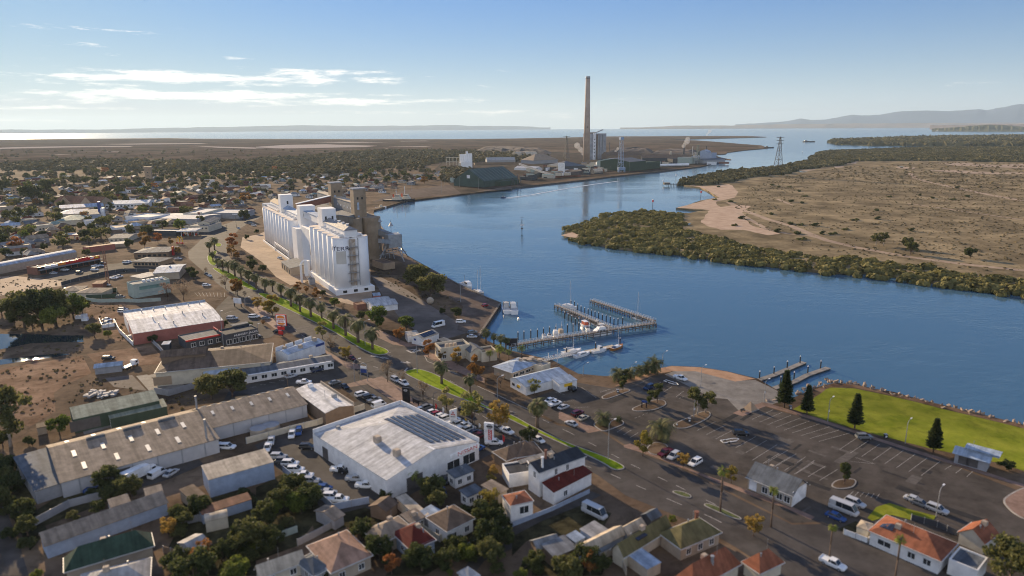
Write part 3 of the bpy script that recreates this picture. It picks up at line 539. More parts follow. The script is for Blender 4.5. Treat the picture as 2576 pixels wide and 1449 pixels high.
 # ------------------------------------------------------------ vehicles
M_glass=mat('dark_glass',(.02,.025,.03),rough=.08,spec=.6,var=.1);M_tyre=mat('tyre',(.02,.02,.02),rough=.9);M_rim=mat('wheel_rim',(.4,.4,.42),rough=.4,metal=.6)
PAINT=dict(white=(.78,.78,.77),silver=(.45,.46,.47),grey=(.17,.175,.18),black=(.02,.02,.022),red=(.28,.02,.018),blue=(.03,.07,.22),maroon=(.10,.012,.015),green=(.05,.09,.05),beige=(.45,.40,.30),navy=(.02,.03,.075))
def paint(c):return mat('paint_'+c,PAINT[c],rough=.22,spec=.55,var=.04)
CARS={}
def car_meshes(kind,col):
 if(kind,col)in CARS:return CARS[kind,col]
 L,Wd,H,zs=dict(sedan=(4.6,1.8,1.45,.92),hatch=(4.1,1.75,1.5,.95),suv=(4.75,1.9,1.75,1.08),ute=(5.3,1.9,1.75,1.08),van=(5.0,1.95,2.05,1.2),bus=(6.6,2.1,2.65,1.35))[kind]
 h=L/2;w=Wd/2
 prof=dict(sedan=[(-h,.86,.45,.78),(-h+.15,.94,.28,.9),(-1.3,1,.22,.95),(0,1,.22,.93),(1.0,1,.22,.90),(h-.35,.95,.26,.76),(h,.82,.4,.62)],hatch=[(-h,.9,.45,.95),(-h+.12,.96,.28,1),(-1.0,1,.22,.98),(.9,1,.22,.93),(h-.3,.95,.26,.8),(h,.82,.4,.64)],suv=[(-h,.9,.5,1.08),(-h+.12,.97,.34,1.12),(-1.2,1,.3,1.1),(1.0,1,.3,1.06),(h-.3,.96,.34,.98),(h,.85,.48,.8)],ute=[(-h,.95,.55,1.05),(-h+.06,.98,.45,1.1),(-.9,1,.32,1.1),(1.1,1,.32,1.08),(h-.3,.96,.36,1.0),(h,.86,.5,.82)],van=[(-h,.95,.4,1.2),(-h+.1,1,.28,1.2),(1.2,1,.28,1.18),(h-.4,.97,.3,1.0),(h,.86,.45,.8)],bus=[(-h,.95,.4,1.35),(-h+.1,1,.3,1.35),(2.2,1,.3,1.3),(h-.3,.97,.32,1.1),(h,.88,.45,.9)])[kind]
 cab=dict(sedan=[(-1.75,.75,.02),(-1.05,.78,1),(.35,.78,1),(1.15,.8,.02)],hatch=[(-h+.15,.78,.05),(-h+.5,.78,.95),(.3,.78,1),(1.15,.8,.02)],suv=[(-h+.12,.8,.05),(-h+.4,.8,.97),(.45,.8,1),(1.2,.82,.02)],ute=[(-.75,.8,.02),(-.6,.8,.98),(.7,.8,1),(1.35,.82,.02)],van=[(-h+.1,.9,.05),(-h+.18,.9,1),(1.3,.88,1),(2.0,.85,.02)],bus=[(-h+.1,.92,.05),(-h+.2,.92,1),(2.0,.9,1),(2.8,.86,.02)])[kind]
 mb=MB()
 def ring(x,k,z0,z1):a=w*k;return[(x,-a*.92,z0),(x,-a,z0+.2),(x,-a,z1-.14),(x,-a*.9,z1),(x,a*.9,z1),(x,a,z1-.14),(x,a,z0+.2),(x,a*.92,z0)]
 mb.loft([ring(*p)for p in prof])
 zt=H-zs
 mb.loft([[(x,-w*k*.9,zs+zt*q-.05),(x,-w*k*.84,zs+zt*q+.015),(x,w*k*.84,zs+zt*q+.015),(x,w*k*.9,zs+zt*q-.05)]for x,k,q in cab[1:3]])
 for s in(-1,1):
  for i in(0,1,2):mb.tube((cab[i][0],s*w*cab[i][1]*.99,zs+zt*cab[i][2]*.98),(cab[i+1][0],s*w*cab[i+1][1]*.99,zs+zt*cab[i+1][2]*.98),.045,4)
  mb.tube((-.2,s*w*.9,zs-.02),(-.2,s*w*.8,H-.04),.05,4)
 if kind=='ute':
  for s in(-1,1):mb.box(-h+.05,-.8,s*w-.05*(s>0),s*w+.05*(s<0),1.05,1.22)
  mb.box(-h,-h+.06,-w*.95,w*.95,1.0,1.22)
 if kind in('van','bus'):
  for s in(-1,1):mb.box(-h+.25,.55 if kind=='van' else-1.6,s*w*.905-.02,s*w*.905+.02,zs,H-.05)
 body=mb.mesh('body',paint(col));g=MB()
 g.loft([[(x,-w*.9,zs-.06),(x,-w*k*.93,zs+zt*q*.93),(x,w*k*.93,zs+zt*q*.93),(x,w*.9,zs-.06)]for x,k,q in cab]);glz=g.mesh('window_glass',M_glass)
 wh=MB();r=.36 if kind in('suv','ute','bus')else .32
 wh.m=0;wh.tube((0,-.11,0),(0,.11,0),r,14);wh.m=1;wh.tube((0,-.125,0),(0,.125,0),r*.6,10);whm=wh.mesh('wheel',[M_tyre,M_rim]);ax=[(h*.62,w*.88),(-h*.6,w*.88)]
 CARS[kind,col]=(body,glz,whm,[(x,s*y,r)for x,y in ax for s in(-1,1)]);return CARS[kind,col]
def car(kind,col,loc,rz,label,group=None,name=None):
 b,g,wm,ps=car_meshes(kind,col);nm=name or dict(sedan='parked_sedan',hatch='parked_hatchback',suv='parked_suv',ute='parked_ute',van='parked_van',bus='parked_minibus')[kind]
 o=thing(nm,label,dict(ute='ute',van='van',bus='van').get(kind,'car'),loc,rz,group);link_mesh('body',b,o);link_mesh('window_glass',g,o)
 for p in ps:link_mesh('wheel',wm,o,p)
 return o
 # ------------------------------------------------------------ buildings
def mk(s,h=0.0):
 k,q=s.split(':')if ':' in s else('v',s);x,y=map(float,q.split(','));return ZG(k,x,y,h)
def wallm(n,c,**k):return mat('wall_'+n,c,rough=.9,scale=.5,var=.1,**k)
def roofm(n,c,rough=.8,**k):return mat('roof_'+n,c,rough=max(rough,.75),spec=.12,scale=.45,var=.2,stripe=4.0,detail=9,**k)
WM=dict(white=wallm('white',(.72,.71,.69)),cream=wallm('cream',(.55,.49,.38)),beige=wallm('beige',(.40,.33,.25)),brick=wallm('brick',(.22,.10,.07)),red=wallm('red',(.36,.13,.10)),blue=wallm('blue',(.30,.36,.46)),grey=wallm('grey',(.30,.30,.31)),dark=wallm('dark',(.06,.065,.075)),green=wallm('green',(.05,.075,.05)),brown=wallm('brown',(.20,.14,.095)),tile=mat('wall_precast',(.45,.44,.44),rough=.85,scale=.3,var=.06),sage=wallm('sage',(.36,.42,.37)),stone=wallm('stone',(.36,.26,.17)))
RM=dict(white=roofm('white',(.47,.475,.485),.6),bright=roofm('bright_white',(.68,.665,.64)),blue=roofm('pale_blue',(.36,.43,.52),.45),grey=roofm('grey',(.22,.225,.23)),tan=roofm('tan',(.30,.235,.175)),brown=roofm('brown',(.15,.105,.075)),orange=roofm('orange',(.27,.10,.055)),red=roofm('red',(.12,.024,.018)),green=roofm('green',(.04,.07,.05)),olive=roofm('olive',(.15,.13,.06)),dark=roofm('dark',(.045,.05,.06)),pale=roofm('pale_galvanised',(.38,.365,.345),.55),rust=roofm('rusty',(.25,.13,.08)),teal=roofm('teal',(.20,.27,.25)),sage=roofm('sage',(.27,.29,.22)),slate=roofm('slate',(.12,.135,.155)),cream=roofm('cream',(.5,.42,.32)),salmon=roofm('salmon',(.34,.21,.15)))
M_win=mat('window_glass',(.03,.035,.04),rough=.1,spec=.6,var=.2);M_door=mat('door_paint',(.10,.09,.085),rough=.6);M_pv=mat('solar_cell',(.035,.04,.06),rough=.25,spec=.6,var=.15,scale=2)
M_pvp=mat('pale_solar_cell',(.25,.29,.34),rough=.2,spec=.7,var=.2,scale=1);M_steel=mat('grey_steel',(.32,.33,.34),rough=.5,metal=.3);M_cooler=mat('cooler_box',(.42,.34,.26),rough=.8);M_light=mat('skylight_sheet',(.62,.58,.5),rough=.4)
M_gut=mat('gutter_paint',(.5,.48,.44),rough=.5)
class Bld:
 """a building on a rectangle: a-b is one eave, c lies across from a; all three are eave corners at height h"""
 def __init__(s,name,label,a,b,c,h,roof='gable',ridge='x',rise=1.5,over=.35,wall='white',top='grey',cat='building',group=None,para=.6,wins=(),doors=(),z0=0.0,peak=.5):
  A,B,C_=(a,b,c)if isinstance(a,Vector)else(mk(a,h),mk(b,h),mk(c,h))
  d=B-A;d.z=0;s.L=d.length;d.normalize();n=Vector((-d.y,d.x,0));w=(C_-A).dot(n);s.W=abs(w);s.sg=1 if w>0 else-1;s.h=h;s.roof=roof;s.ridge=ridge;s.rise=rise;s.over=over;s.peak=peak
  ctr=A+d*(s.L/2)+n*(w/2);s.o=thing(name,label,cat,(ctr.x,ctr.y,z0),math.atan2(d.y,d.x),group);s.wm=WM[wall]if isinstance(wall,str)else wall;s.rm=RM[top]if isinstance(top,str)else top
  L,Wd=s.L/2,s.W/2;s.hx,s.hy=L,Wd;mb=MB();t=h+(para if roof=='flat' else 0)
  R=s.rz
  if roof=='flat':
   mb.box(-L,L,-Wd,-Wd+.25,0,t);mb.box(-L,L,Wd-.25,Wd,0,t);mb.box(-L,-L+.25,-Wd+.25,Wd-.25,0,t);mb.box(L-.25,L,-Wd+.25,Wd-.25,0,t)
  else:
   m=8 if roof=='barrel' else 2
   def side(p,q):
    k=m;top_=[]
    for i in range(k+1):
     f=i/k;x=p[0]+(q[0]-p[0])*f;y=p[1]+(q[1]-p[1])*f;top_.append((x,y,R(x,y)-.03))
    mb.add([(p[0],p[1],0),(q[0],q[1],0)]+top_[::-1],[tuple(range(k+3))])
   if peak!=.5 and roof=='gable':
    def side(p,q):
     ms=[p,q]
     if ridge=='x' and p[0]==q[0]:ms=[p,(p[0],(peak*2-1)*Wd*s.sg),q]
     mb.add([(p[0],p[1],0),(q[0],q[1],0)]+[(u[0],u[1],R(*u)-.03)for u in ms[::-1]],[tuple(range(2+len(ms)))])
   side((-L,-Wd),(L,-Wd));side((L,-Wd),(L,Wd));side((L,Wd),(-L,Wd));side((-L,Wd),(-L,-Wd))
  mb.build('wall',s.wm,s.o);rb=MB();o=over;th=.14
  if roof=='flat':rb.box(-L+.25,L-.25,-Wd+.25,Wd-.25,h-.2,h)
  else:
   def surf(P_):
    P_=[(x,y,R(x,y))for x,y in P_];n_=len(P_)
    rb.add(P_+[(x,y,q-th)for x,y,q in P_],[tuple(range(n_)),tuple(range(2*n_-1,n_-1,-1))]+[(i,(i+1)%n_,n_+(i+1)%n_,n_+i)for i in range(n_)])
   X0,X1,Y0,Y1=-L-o,L+o,-Wd-o,Wd+o
   if roof=='shed':surf([(X0,Y0),(X1,Y0),(X1,Y1),(X0,Y1)])
   elif roof=='gable':
    if ridge=='x':yp=(peak*2-1)*Wd*s.sg;surf([(X0,Y0),(X1,Y0),(X1,yp),(X0,yp)]);surf([(X0,yp),(X1,yp),(X1,Y1),(X0,Y1)])
    else:surf([(X0,Y0),(0,Y0),(0,Y1),(X0,Y1)]);surf([(0,Y0),(X1,Y0),(X1,Y1),(0,Y1)])
   elif roof=='barrel':
    for i in range(10):ya=Y0+(Y1-Y0)*i/10;yb=Y0+(Y1-Y0)*(i+1)/10;surf([(X0,ya),(X1,ya),(X1,yb),(X0,yb)])
   elif roof in('hip','hipgable'):
    if ridge=='x':
     q=min(Wd,L)+o;xa=X0+q;xb=X1-q if roof=='hip' else X1
     surf([(X0,Y0),(X1,Y0),(xb,0),(xa,0)]);surf([(X1,Y1),(X0,Y1),(xa,0),(xb,0)]);surf([(X0,Y1),(X0,Y0),(xa,0)])
     if roof=='hip':surf([(X1,Y0),(X1,Y1),(xb,0)])
    else:
     q=min(L,Wd)+o;ya=Y0+q;yb=Y1-q
     surf([(X0,Y0),(X1,Y0),(0,ya)]);surf([(X1,Y1),(X0,Y1),(0,yb)]);surf([(X0,Y1),(X0,Y0),(0,ya),(0,yb)]);surf([(X1,Y0),(X1,Y1),(0,yb),(0,ya)])
  s.roof_o=rb.build('roof',s.rm,s.o)
  s.near=ctr.y<300
  if s.near and name in('house','clubhouse','bungalow','visitor_hall','old_factory')and roof!='flat':
   mb=MB();X,Y=L+over+.06,Wd+over+.06
   for a_ in(-1,1):
    if roof!='gable' or ridge=='x':mb.box(-X,X,a_*Y-.08,a_*Y+.08,R(0,a_*Y)-.16,R(0,a_*Y)+.04)if roof!='shed' else None
    if roof=='hip' or(roof=='gable' and ridge=='y'):mb.box(a_*X-.08,a_*X+.08,-Y,Y,R(a_*X,0)-.16,R(a_*X,0)+.04)
   if mb.v:mb.build('gutter',M_gut,s.o)
   q=random.Random(int(abs(ctr.x*7+ctr.y*13)));s.flue(q.uniform(.2,.8),q.uniform(.2,.8),.14,.5,M_steel,'roof_vent');s.flue(q.uniform(.2,.8),q.uniform(.3,.7),.03,2.2,M_steel,'aerial')
   if q.random()<.6:s.roofbox('air_cooler',q.uniform(.25,.75),q.uniform(.25,.75),1.1,1.0,.9,M_cooler)
 def rz(s,x,y):
  h,L,Wd,r,o=s.h,s.hx,s.hy,s.rise,s.over
  if s.roof=='flat':return h
  if s.roof=='shed':
   t=dict(ab=(1-y*s.sg/Wd)/2,cd=(1+y*s.sg/Wd)/2,ac=(1-x/L)/2,bd=(1+x/L)/2)[s.ridge];return h+r*t
  if s.roof=='barrel':return h+r*math.sqrt(max(0,1-(y/(Wd+o+.01))**2))
  if s.roof=='gable':
   if s.ridge=='x' and s.peak!=.5:
    yp=(s.peak*2-1)*Wd*s.sg;return h+r*(1-((y-yp)/(Wd-yp)if y>yp else(yp-y)/(Wd+yp)))
   return h+r*(1-(abs(y)/Wd if s.ridge=='x' else abs(x)/L))
  if s.ridge=='x':
   e=min(1-abs(y)/Wd,((L+x)/Wd if s.roof=='hipgable' else(L-abs(x))/Wd))if L>=Wd*.99 else min(1-abs(y)/Wd,(L-abs(x))/L)
  else:e=min(1-abs(x)/L,(Wd-abs(y))/L)
  return h+r*e
 def edge(s,e):
  L,Wd,g=s.hx,s.hy,s.sg
  return dict(ab=((-L,-Wd*g),(L,-Wd*g),(0,-g)),cd=((-L,Wd*g),(L,Wd*g),(0,g)),ac=((-L,-Wd*g),(-L,Wd*g),(-1,0)),bd=((L,-Wd*g),(L,Wd*g),(1,0)))[e]
 def on(s,e,t,z_):p,q,n=s.edge(e);return(p[0]+(q[0]-p[0])*t,p[1]+(q[1]-p[1])*t,z_),n
 def plate(s,name,e,t,z_,w,h,m,th=.06):
  p,n=s.on(e,t,z_);mb=MB();d=(w,th,h)if n[0]==0 else(th,w,h);mb.cbox((0,0,0),d);return mb.build(name,m,s.o,(p[0]+n[0]*th*.35,p[1]+n[1]*th*.35,z_))
 def windows(s,e,t0,t1,n,z_,w,h,m=None):
  me=fm=None
  for i in range(n):
   t=t0 if n==1 else t0+(t1-t0)*i/(n-1)
   p,nn=s.on(e,t,z_)
   if me is None:o=s.plate('window',e,t,z_,w,h,m or M_win);me=o.data
   else:o=link_mesh('window',me,s.o,(p[0]+nn[0]*.021,p[1]+nn[1]*.021,z_))
   if s.near and m is None:
    if fm is None:
     mb=MB();a=w/2+.09;b_=h/2+.09;X=nn[0]==0
     for c0,c1,d0,d1 in((-a,a,b_-.1,b_),(-a,a,-b_-.04,-b_+.1),(-a,-a+.1,-b_,b_),(a-.1,a,-b_,b_),(-.04,.04,-b_,b_)):mb.box(c0,c1,-.06,.06,d0,d1)if X else mb.box(-.06,.06,c0,c1,d0,d1)
     fm=mb.mesh('window_frame',M_signwhite)
    link_mesh('window_frame',fm,o,(nn[0]*.02,nn[1]*.02,0))
 def door(s,e,t,w,h,m=None):s.plate('door',e,t,h/2,w,h,m or M_door,.05)
 def roofbox(s,name,fx,fy,dx,dy,dz,m,sunk=.1):
  """something standing on the roof at fractions fx (a to b) and fy (a to c)"""
  x=-s.hx+2*s.hx*fx;y=(-s.hy+2*s.hy*fy)*s.sg;mb=MB();mb.box(-dx/2,dx/2,-dy/2,dy/2,-sunk,dz*.9);mb.box(-dx*.42,dx*.42,-dy*.42,dy*.42,dz*.9,dz);return mb.build(name,m,s.o,(x,y,s.rz(x,y)))
 def rooftile(s,name,fx0,fx1,fy0,fy1,m,lift=.12,th=.08):
  """flat panel lying on the roof slope"""
  q=[(-s.hx+2*s.hx*a,(-s.hy+2*s.hy*b)*s.sg)for a,b in((fx0,fy0),(fx1,fy0),(fx1,fy1),(fx0,fy1))];P_=[(x,y,s.rz(x,y)+lift)for x,y in q];mb=MB()
  mb.add(P_+[(x,y,k-th)for x,y,k in P_],[(0,1,2,3),(7,6,5,4),(0,4,5,1),(1,5,6,2),(2,6,7,3),(3,7,4,0)]);return mb.build(name,m,s.o)
 def flue(s,fx,fy,r,h,m=None,name='flue'):
  x=-s.hx+2*s.hx*fx;y=(-s.hy+2*s.hy*fy)*s.sg;mb=MB();mb.cyl((0,0),r,-.3,h,8);mb.cyl((0,0),r*1.4,h,h+.2,8);return mb.build(name,m or M_steel,s.o,(x,y,s.rz(x,y)))
def text_mesh(txt,size,m,ext=.04):
 cu=bpy.data.curves.new('lettering','FONT');cu.body=txt;cu.size=size;cu.extrude=ext;cu.align_x='CENTER';cu.align_y='CENTER';o=bpy.data.objects.new('lettering',cu);COL.objects.link(o)
 me=bpy.data.meshes.new_from_object(o);me.name='lettering';bpy.data.objects.remove(o);me.materials.clear();me.materials.append(m);return me
def letter(parent,txt,size,m,loc,face,name='lettering',sx=1.0,up=0.0):
 """lettering on a wall that faces the direction 'face' (angle in the parent's frame)"""
 o=link_mesh(name,text_mesh(txt,size,m),parent,loc);o.rotation_euler=(math.pi/2-up,0,face+math.pi/2);o.scale=(sx,1,1);return o
M_signred=mat('sign_red',(.5,.03,.03),rough=.4);M_signwhite=mat('sign_white',(.78,.78,.77),rough=.4);M_signyellow=mat('sign_yellow',(.75,.45,.03),rough=.4);M_signblue=mat('sign_blue',(.03,.06,.22),rough=.4);M_signblack=mat('sign_black',(.015,.016,.02),rough=.4);M_signorange=mat('sign_orange',(.7,.22,.03),rough=.4)
# ---- the near industrial block
b=Bld('warehouse','long tan gabled warehouse with rows of skylights beside the lower blue-grey annex','b1:475,1285','b1:1925,925','b6:730,475',4.4,rise=2.3,wall='tile',top='tan',peak=.3)
for i in range(4):b.rooftile('skylight',.10+.17*i,.125+.17*i,.08,.22,M_light)
for i in range(5):b.rooftile('skylight',.11+.18*i,.135+.18*i,.48,.6,M_light)
for i in range(4):b.rooftile('skylight',.14+.2*i,.165+.2*i,.75,.88,M_light)
for i in range(3):b.roofbox('ridge_vent',.28+.24*i,.34,4.5,1.0,.7,RM['slate'])
b.windows('cd',.1,.9,6,2.2,.3,4.2,M_steel);b.flue(.93,.93,.28,5.5);b.door('cd',.35,4,3.4)
b=Bld('warehouse','tan warehouse with pale solar panels along its sunlit slope','b1:1925,925','b2:590,830','b2:-10,1195',4.4,rise=2.0,wall='tile',top='tan',peak=.32)
for i in range(9):b.rooftile('solar_panel',.07+.1*i,.07+.1*i+.055,.05,.26,M_pvp,.2)
for i in range(5):b.rooftile('skylight',.12+.19*i,.145+.19*i,.5,.62,M_light)
b.flue(.02,.3,.3,4.0);b.windows('cd',.08,.95,6,2.2,.25,4.2,M_steel)
Bld('annex_shed','low blue-grey flat annex at the shaded end of the tan warehouse','b6:475,175','b6:140,270','b6:720,480',3.6,'shed','ab',.5,.2,'grey','slate')
b=Bld('workshop','white low gabled workshop behind a raised side wall next to the solar warehouse','b2:655,858','b2:925,790','b2:930,1100',4.2,'gable','y',.9,.1,'brown','bright');b.roofbox('air_conditioner',.5,.12,1.6,1.2,1.1,M_signwhite);b.roofbox('air_conditioner',.75,.65,1.5,1.1,1.2,M_steel);b.flue(.45,.62,.06,2.4,name='aerial');b.flue(.72,.8,.06,2.2,name='aerial');b.plate('side_wall','bd',.5,2.5,b.W,5.2,WM['beige'],.3)
A_,B_,C_=mk('v:1008,1010',6.2),mk('v:1204,1104.5',6.2),mk('v:775,1077',6.2)
b=Bld('dealership','big white car dealership with dark ribbons of solar panels on its hipped roof',A_,B_,C_,5.4,'hipgable','x',3.0,.0,'white','white');DEALER=b
for j in range(6):
 f0=.05+.068*j
 for i in range(11):
  x0=.30+.055*i+(.0 if j<3 else-.02);b.rooftile('solar_panel',x0,x0+.052,f0,f0+.045,M_pv,.25)
b.roofbox('air_cooler',.55,.72,1.8,1.6,1.7,M_cooler);b.roofbox('air_cooler',.82,.74,1.7,1.5,1.7,M_cooler);b.roofbox('roof_vent',.1,.8,1.0,1.0,.8,M_steel)
b.rooftile('ridge_flashing',.3,1.0,.49,.512,M_signwhite,.12);b.plate('parapet','ab',.5,5.95,b.L,1.3,WM['white'],.3);b.plate('parapet','ac',.5,5.95,b.W-.4,1.3,WM['white'],.3)
b.door('cd',.18,3.0,3.4);b.door('bd',.72,5,3.6);b.windows('bd',.12,.3,2,1.7,4.2,2.8);b.plate('fascia','bd',.17,4.4,b.W*.34,1.3,M_signwhite,.3)
p_,n_=b.on('bd',.14,4.4);letter(b.o,'NISSAN',1.55,M_signred,(p_[0]+.24,p_[1],p_[2]),0,sx=1.35)
b=Bld('storage_shed','green storage shed with a pale ridge and an open-sided bay','b1:700,912','b1:1535,735','b1:1030,960',4.6,rise=1.2,wall='green',top='sage',peak=.25,over=.1);b.windows('cd',.12,.12,1,2.2,8,3.4,M_door)
b=Bld('storage_shed','dark green lean-to shed with a sage roof in front of the open-sided shed','b1:1080,950','b1:1640,830','b1:1130,1012',3.2,'shed','ab',.5,.15,'green','sage');b.plate('corner_trim','ac',.98,1.6,.2,3.2,M_signwhite)
b=Bld('old_factory','old brown-roofed factory with a stained white end wall and raised roof tier','b1:1685,352','b2:440,385','b1:1930,518',5.4,'hip','x',2.6,.3,'cream','brown');b.door('ac',.72,2.4,3.0,WM['beige']);b.windows('cd',.45,.95,4,2.2,4.2,3.2,WM['brown']);b.windows('cd',.05,.05,1,2,6,3.2,WM['stone'])
mb=MB();mb.prism([(-9,-3.4),(6,-3.4),(6,3.4),(-9,3.4)],5.6,8.2);tl=mb.build('roof_tier',WM['brown'],b.o,(-b.hx*.50,0,0));mb=MB();mb.loft([[(-9.4,-3.8,8.2),(-9.4,0,9.9),(-9.4,3.8,8.2)],[(6.4,-3.8,8.2),(6.4,0,9.9),(6.4,3.8,8.2)]]);mb.build('upper_roof',RM['brown'],b.o,(-b.hx*.50,0,0))
b=Bld('showroom','white-roofed hall with a stepped zigzag parapet facing the road','b2:470,468','b2:845,345','b2:515,528',4.8,rise=1.0,wall='white',top='blue',over=.05)
for t in(.12,.37,.62,.87):b.plate('parapet_step','ab',t,5.2,b.L*.2,2.2,WM['white'],.25)
b.plate('sign','bd',.55,4.2,b.W*.7,1.4,M_signblue,.12);b.plate('sign','cd',.86,4.4,b.L*.24,1.0,M_signblue,.12);b.roofbox('air_cooler',.4,.8,1.4,1.2,1.2,M_cooler);b.roofbox('air_cooler',.85,.6,1.5,1.3,1.3,M_cooler);b.roofbox('air_cooler',.15,.3,1.3,1.2,1.1,M_cooler)
b=Bld('motel_wing','long low white wing with a grey roof and a row of dark windows','b2:130,640','b2:1000,500','b2:285,690',3.2,rise=.9,wall='white',top='slate');b.windows('cd',.1,.96,9,1.6,1.9,1.3);b.roofbox('air_cooler',.22,.4,1.2,1,1,M_steel);b.roofbox('air_cooler',.78,.3,1.3,1.1,1.1,M_cooler);b.plate('verandah_beam','cd',.5,3.1,b.L*.95,.35,M_signwhite,.5)
b=Bld('shed','small shed with a curved pale roof beside the old factory','b2:-110,600','b2:170,610','b2:-120,700',3.4,'barrel','x',1.0,.1,'cream','blue')
b=Bld('warehouse','wide white-roofed warehouse with pink-red walls and many small roof vents','a5:1238,1100','a5:2065,988','a5:1440,1300',5.0,'gable','x',1.0,.0,'red','bright')
b.plate('parapet','ab',.5,5.2,b.L,1.3,RM['blue'],.3)
for i in range(6):b.flue(.2+.14*i,.14,.22,1.0,M_steel,'roof_vent')
for f,g in((.27,.6),(.40,.55),(.62,.52),(.3,.84),(.46,.86),(.82,.72)):b.flue(f,g,.22,1.1,M_steel,'roof_vent')
b.plate('wall_panel','ac',.3,2.5,b.W*.5,4.9,WM['white'],.1);b.door('ac',.82,3.2,3.4,WM['brick']);b.door('ac',.65,1.4,2.2)
b=Bld('burger_restaurant','flat grey-roofed burger restaurant with a red fascia','a5:1790,1335','a5:2145,1268','a5:1842,1398',3.6,'flat',para=.3,wall='dark',top='slate');b.plate('fascia','cd',.5,3.7,b.L,.7,M_signred,.3);b.plate('fascia','bd',.5,3.9,b.W,1.6,M_signred,.3);b.windows('cd',.2,.9,4,1.5,1.8,1.6)
b=Bld('burger_restaurant','dark blue restaurant hall with white HUNGRY JACKS lettering','a5:2178,1288','a5:2500,1222','a5:2200,1350',4.4,'flat',para=.5,wall='dark',top='dark');b.windows('cd',.1,.9,5,1.4,2.2,2.0);b.plate('wing_roof','ab',.75,5.2,b.L*.5,.25,RM['slate'],3.0)
p_,n_=b.on('cd',.62,3.6);letter(b.o,'HUNGRY JACKS',1.25,M_signwhite,(p_[0],p_[1]+n_[1]*.06,p_[2]),math.atan2(n_[1],n_[0]),sx=1.15)
b=Bld('shade_shelter','small pale shelter roof in the restaurant yard','a5:1650,1395','a5:1720,1390','a5:1660,1420',2.6,'shed','ab',.2,.2,'dark','blue')
b=Bld('office_block','two-storey pale green glass office block with a flat roof','a5:1275,800','a5:1640,745','a5:1290,835',7.2,'flat',para=.5,wall='sage',top='grey');b.windows('cd',.25,.9,5,5.0,3.4,1.9,mat('green_glass',(.16,.28,.25),rough=.15,spec=.6));b.windows('cd',.2,.9,5,1.6,3.0,1.5,mat('pale_panel',(.34,.40,.37)))
for i in range(5):b.roofbox('air_conditioner',.4+.12*i,.35,1.6,1.3,1.0,M_signwhite)
b=Bld('metal_hall','pale blue metal-roofed hall joined behind the glass office block','a5:1540,705','a5:1800,690','a5:1690,622',4.4,rise=1.2,wall='beige',top='blue');b.roofbox('roof_vent',.5,.5,1,1,.8,M_steel)
Bld('metal_hall','low pale roof wing beside the glass office block','a5:1310,742','a5:1500,700','a5:1400,760',3.4,'shed','ab',.5,.2,'beige','pale')
b=Bld('shop_row','long flat row of shops with red and white sign fascias','a5:370,657','a5:1005,540','a5:135,668',4.4,'flat',para=.4,wall='brick',top='slate')
b.plate('fascia','ab',.2,4.3,b.L*.22,1.5,M_signwhite,.3);b.plate('fascia','ab',.375,4.5,b.L*.115,1.7,M_signorange,.3);b.plate('fascia','ab',.06,4.2,b.L*.1,1.3,M_signblack,.32);b.plate('fascia','ab',.54,4.5,b.L*.2,1.7,M_signred,.3);b.plate('fascia','ab',.725,4.8,b.L*.16,2.4,M_signred,.3);b.plate('fascia','ab',.9,4.6,b.L*.18,2.0,M_signred,.3);b.plate('sign','ab',.94,4.7,b.L*.06,1.2,M_signyellow,.4);b.plate('sign','ab',.86,4.7,b.L*.06,.8,M_signwhite,.4);b.plate('verandah_roof','ab',.5,3.2,b.L*.98,.2,RM['grey'],4.0);b.windows('ab',.08,.95,10,1.5,3.4,2.2)
for i in range(8):b.flue(.06+.12*i,.3,.3,.8,M_steel,'roof_vent')
b=Bld('barrel_shed','very long shed with a curved pale roof behind the row of shops','a5:770,492','a5:-260,690','a5:740,470',4.6,'barrel','x',1.8,.1,'beige','blue')
b=Bld('red_shed','small brick-red shed past the end of the curved-roof shed','a5:830,440','a5:1105,405','a5:860,455',3.6,'shed','cd',.6,.1,'red','rust')
b=Bld('burger_restaurant','blue-roofed restaurant with a red blade sign wall','a5:1345,500','a5:1690,490','a5:1420,445',3.8,'hip','x',1.8,.4,'brown','slate');b.windows('ab',.15,.9,6,1.5,2,1.5)
mb=MB();mb.box(-.4,.4,-1.6,1.6,0,6.4);mb.build('blade_sign',M_signred,b.o,(b.hx+.8,-b.sg*b.hy*.3,0));letter(b.o,'M',2.2,M_signyellow,(b.hx+.8,-b.sg*b.hy*.3-1.64 if b.sg>0 else b.sg*b.hy*.3-1.64,5.2),-math.pi/2)
b=Bld('burger_restaurant','blue-roofed dining hall on posts in front of the restaurant with the red blade','a5:1330,585','a5:1600,590','a5:1345,540',3.2,'hip','x',1.4,.5,'stone','slate');b.windows('ab',.12,.92,7,1.4,1.8,1.6)
b=Bld('motel','grey-roofed bungalow with striped window awnings beside the autumn trees','a5:1090,355','a5:1290,350','a5:1130,310',3.0,'gable','x',1.4,.3,'cream','slate');b.windows('ab',.15,.6,3,1.5,1.6,1.0)
Bld('carport','long pale carport roof near the orange tree','a5:1110,400','a5:1265,385','a5:1140,415',2.6,'shed','ab',.4,.2,'beige','pale')
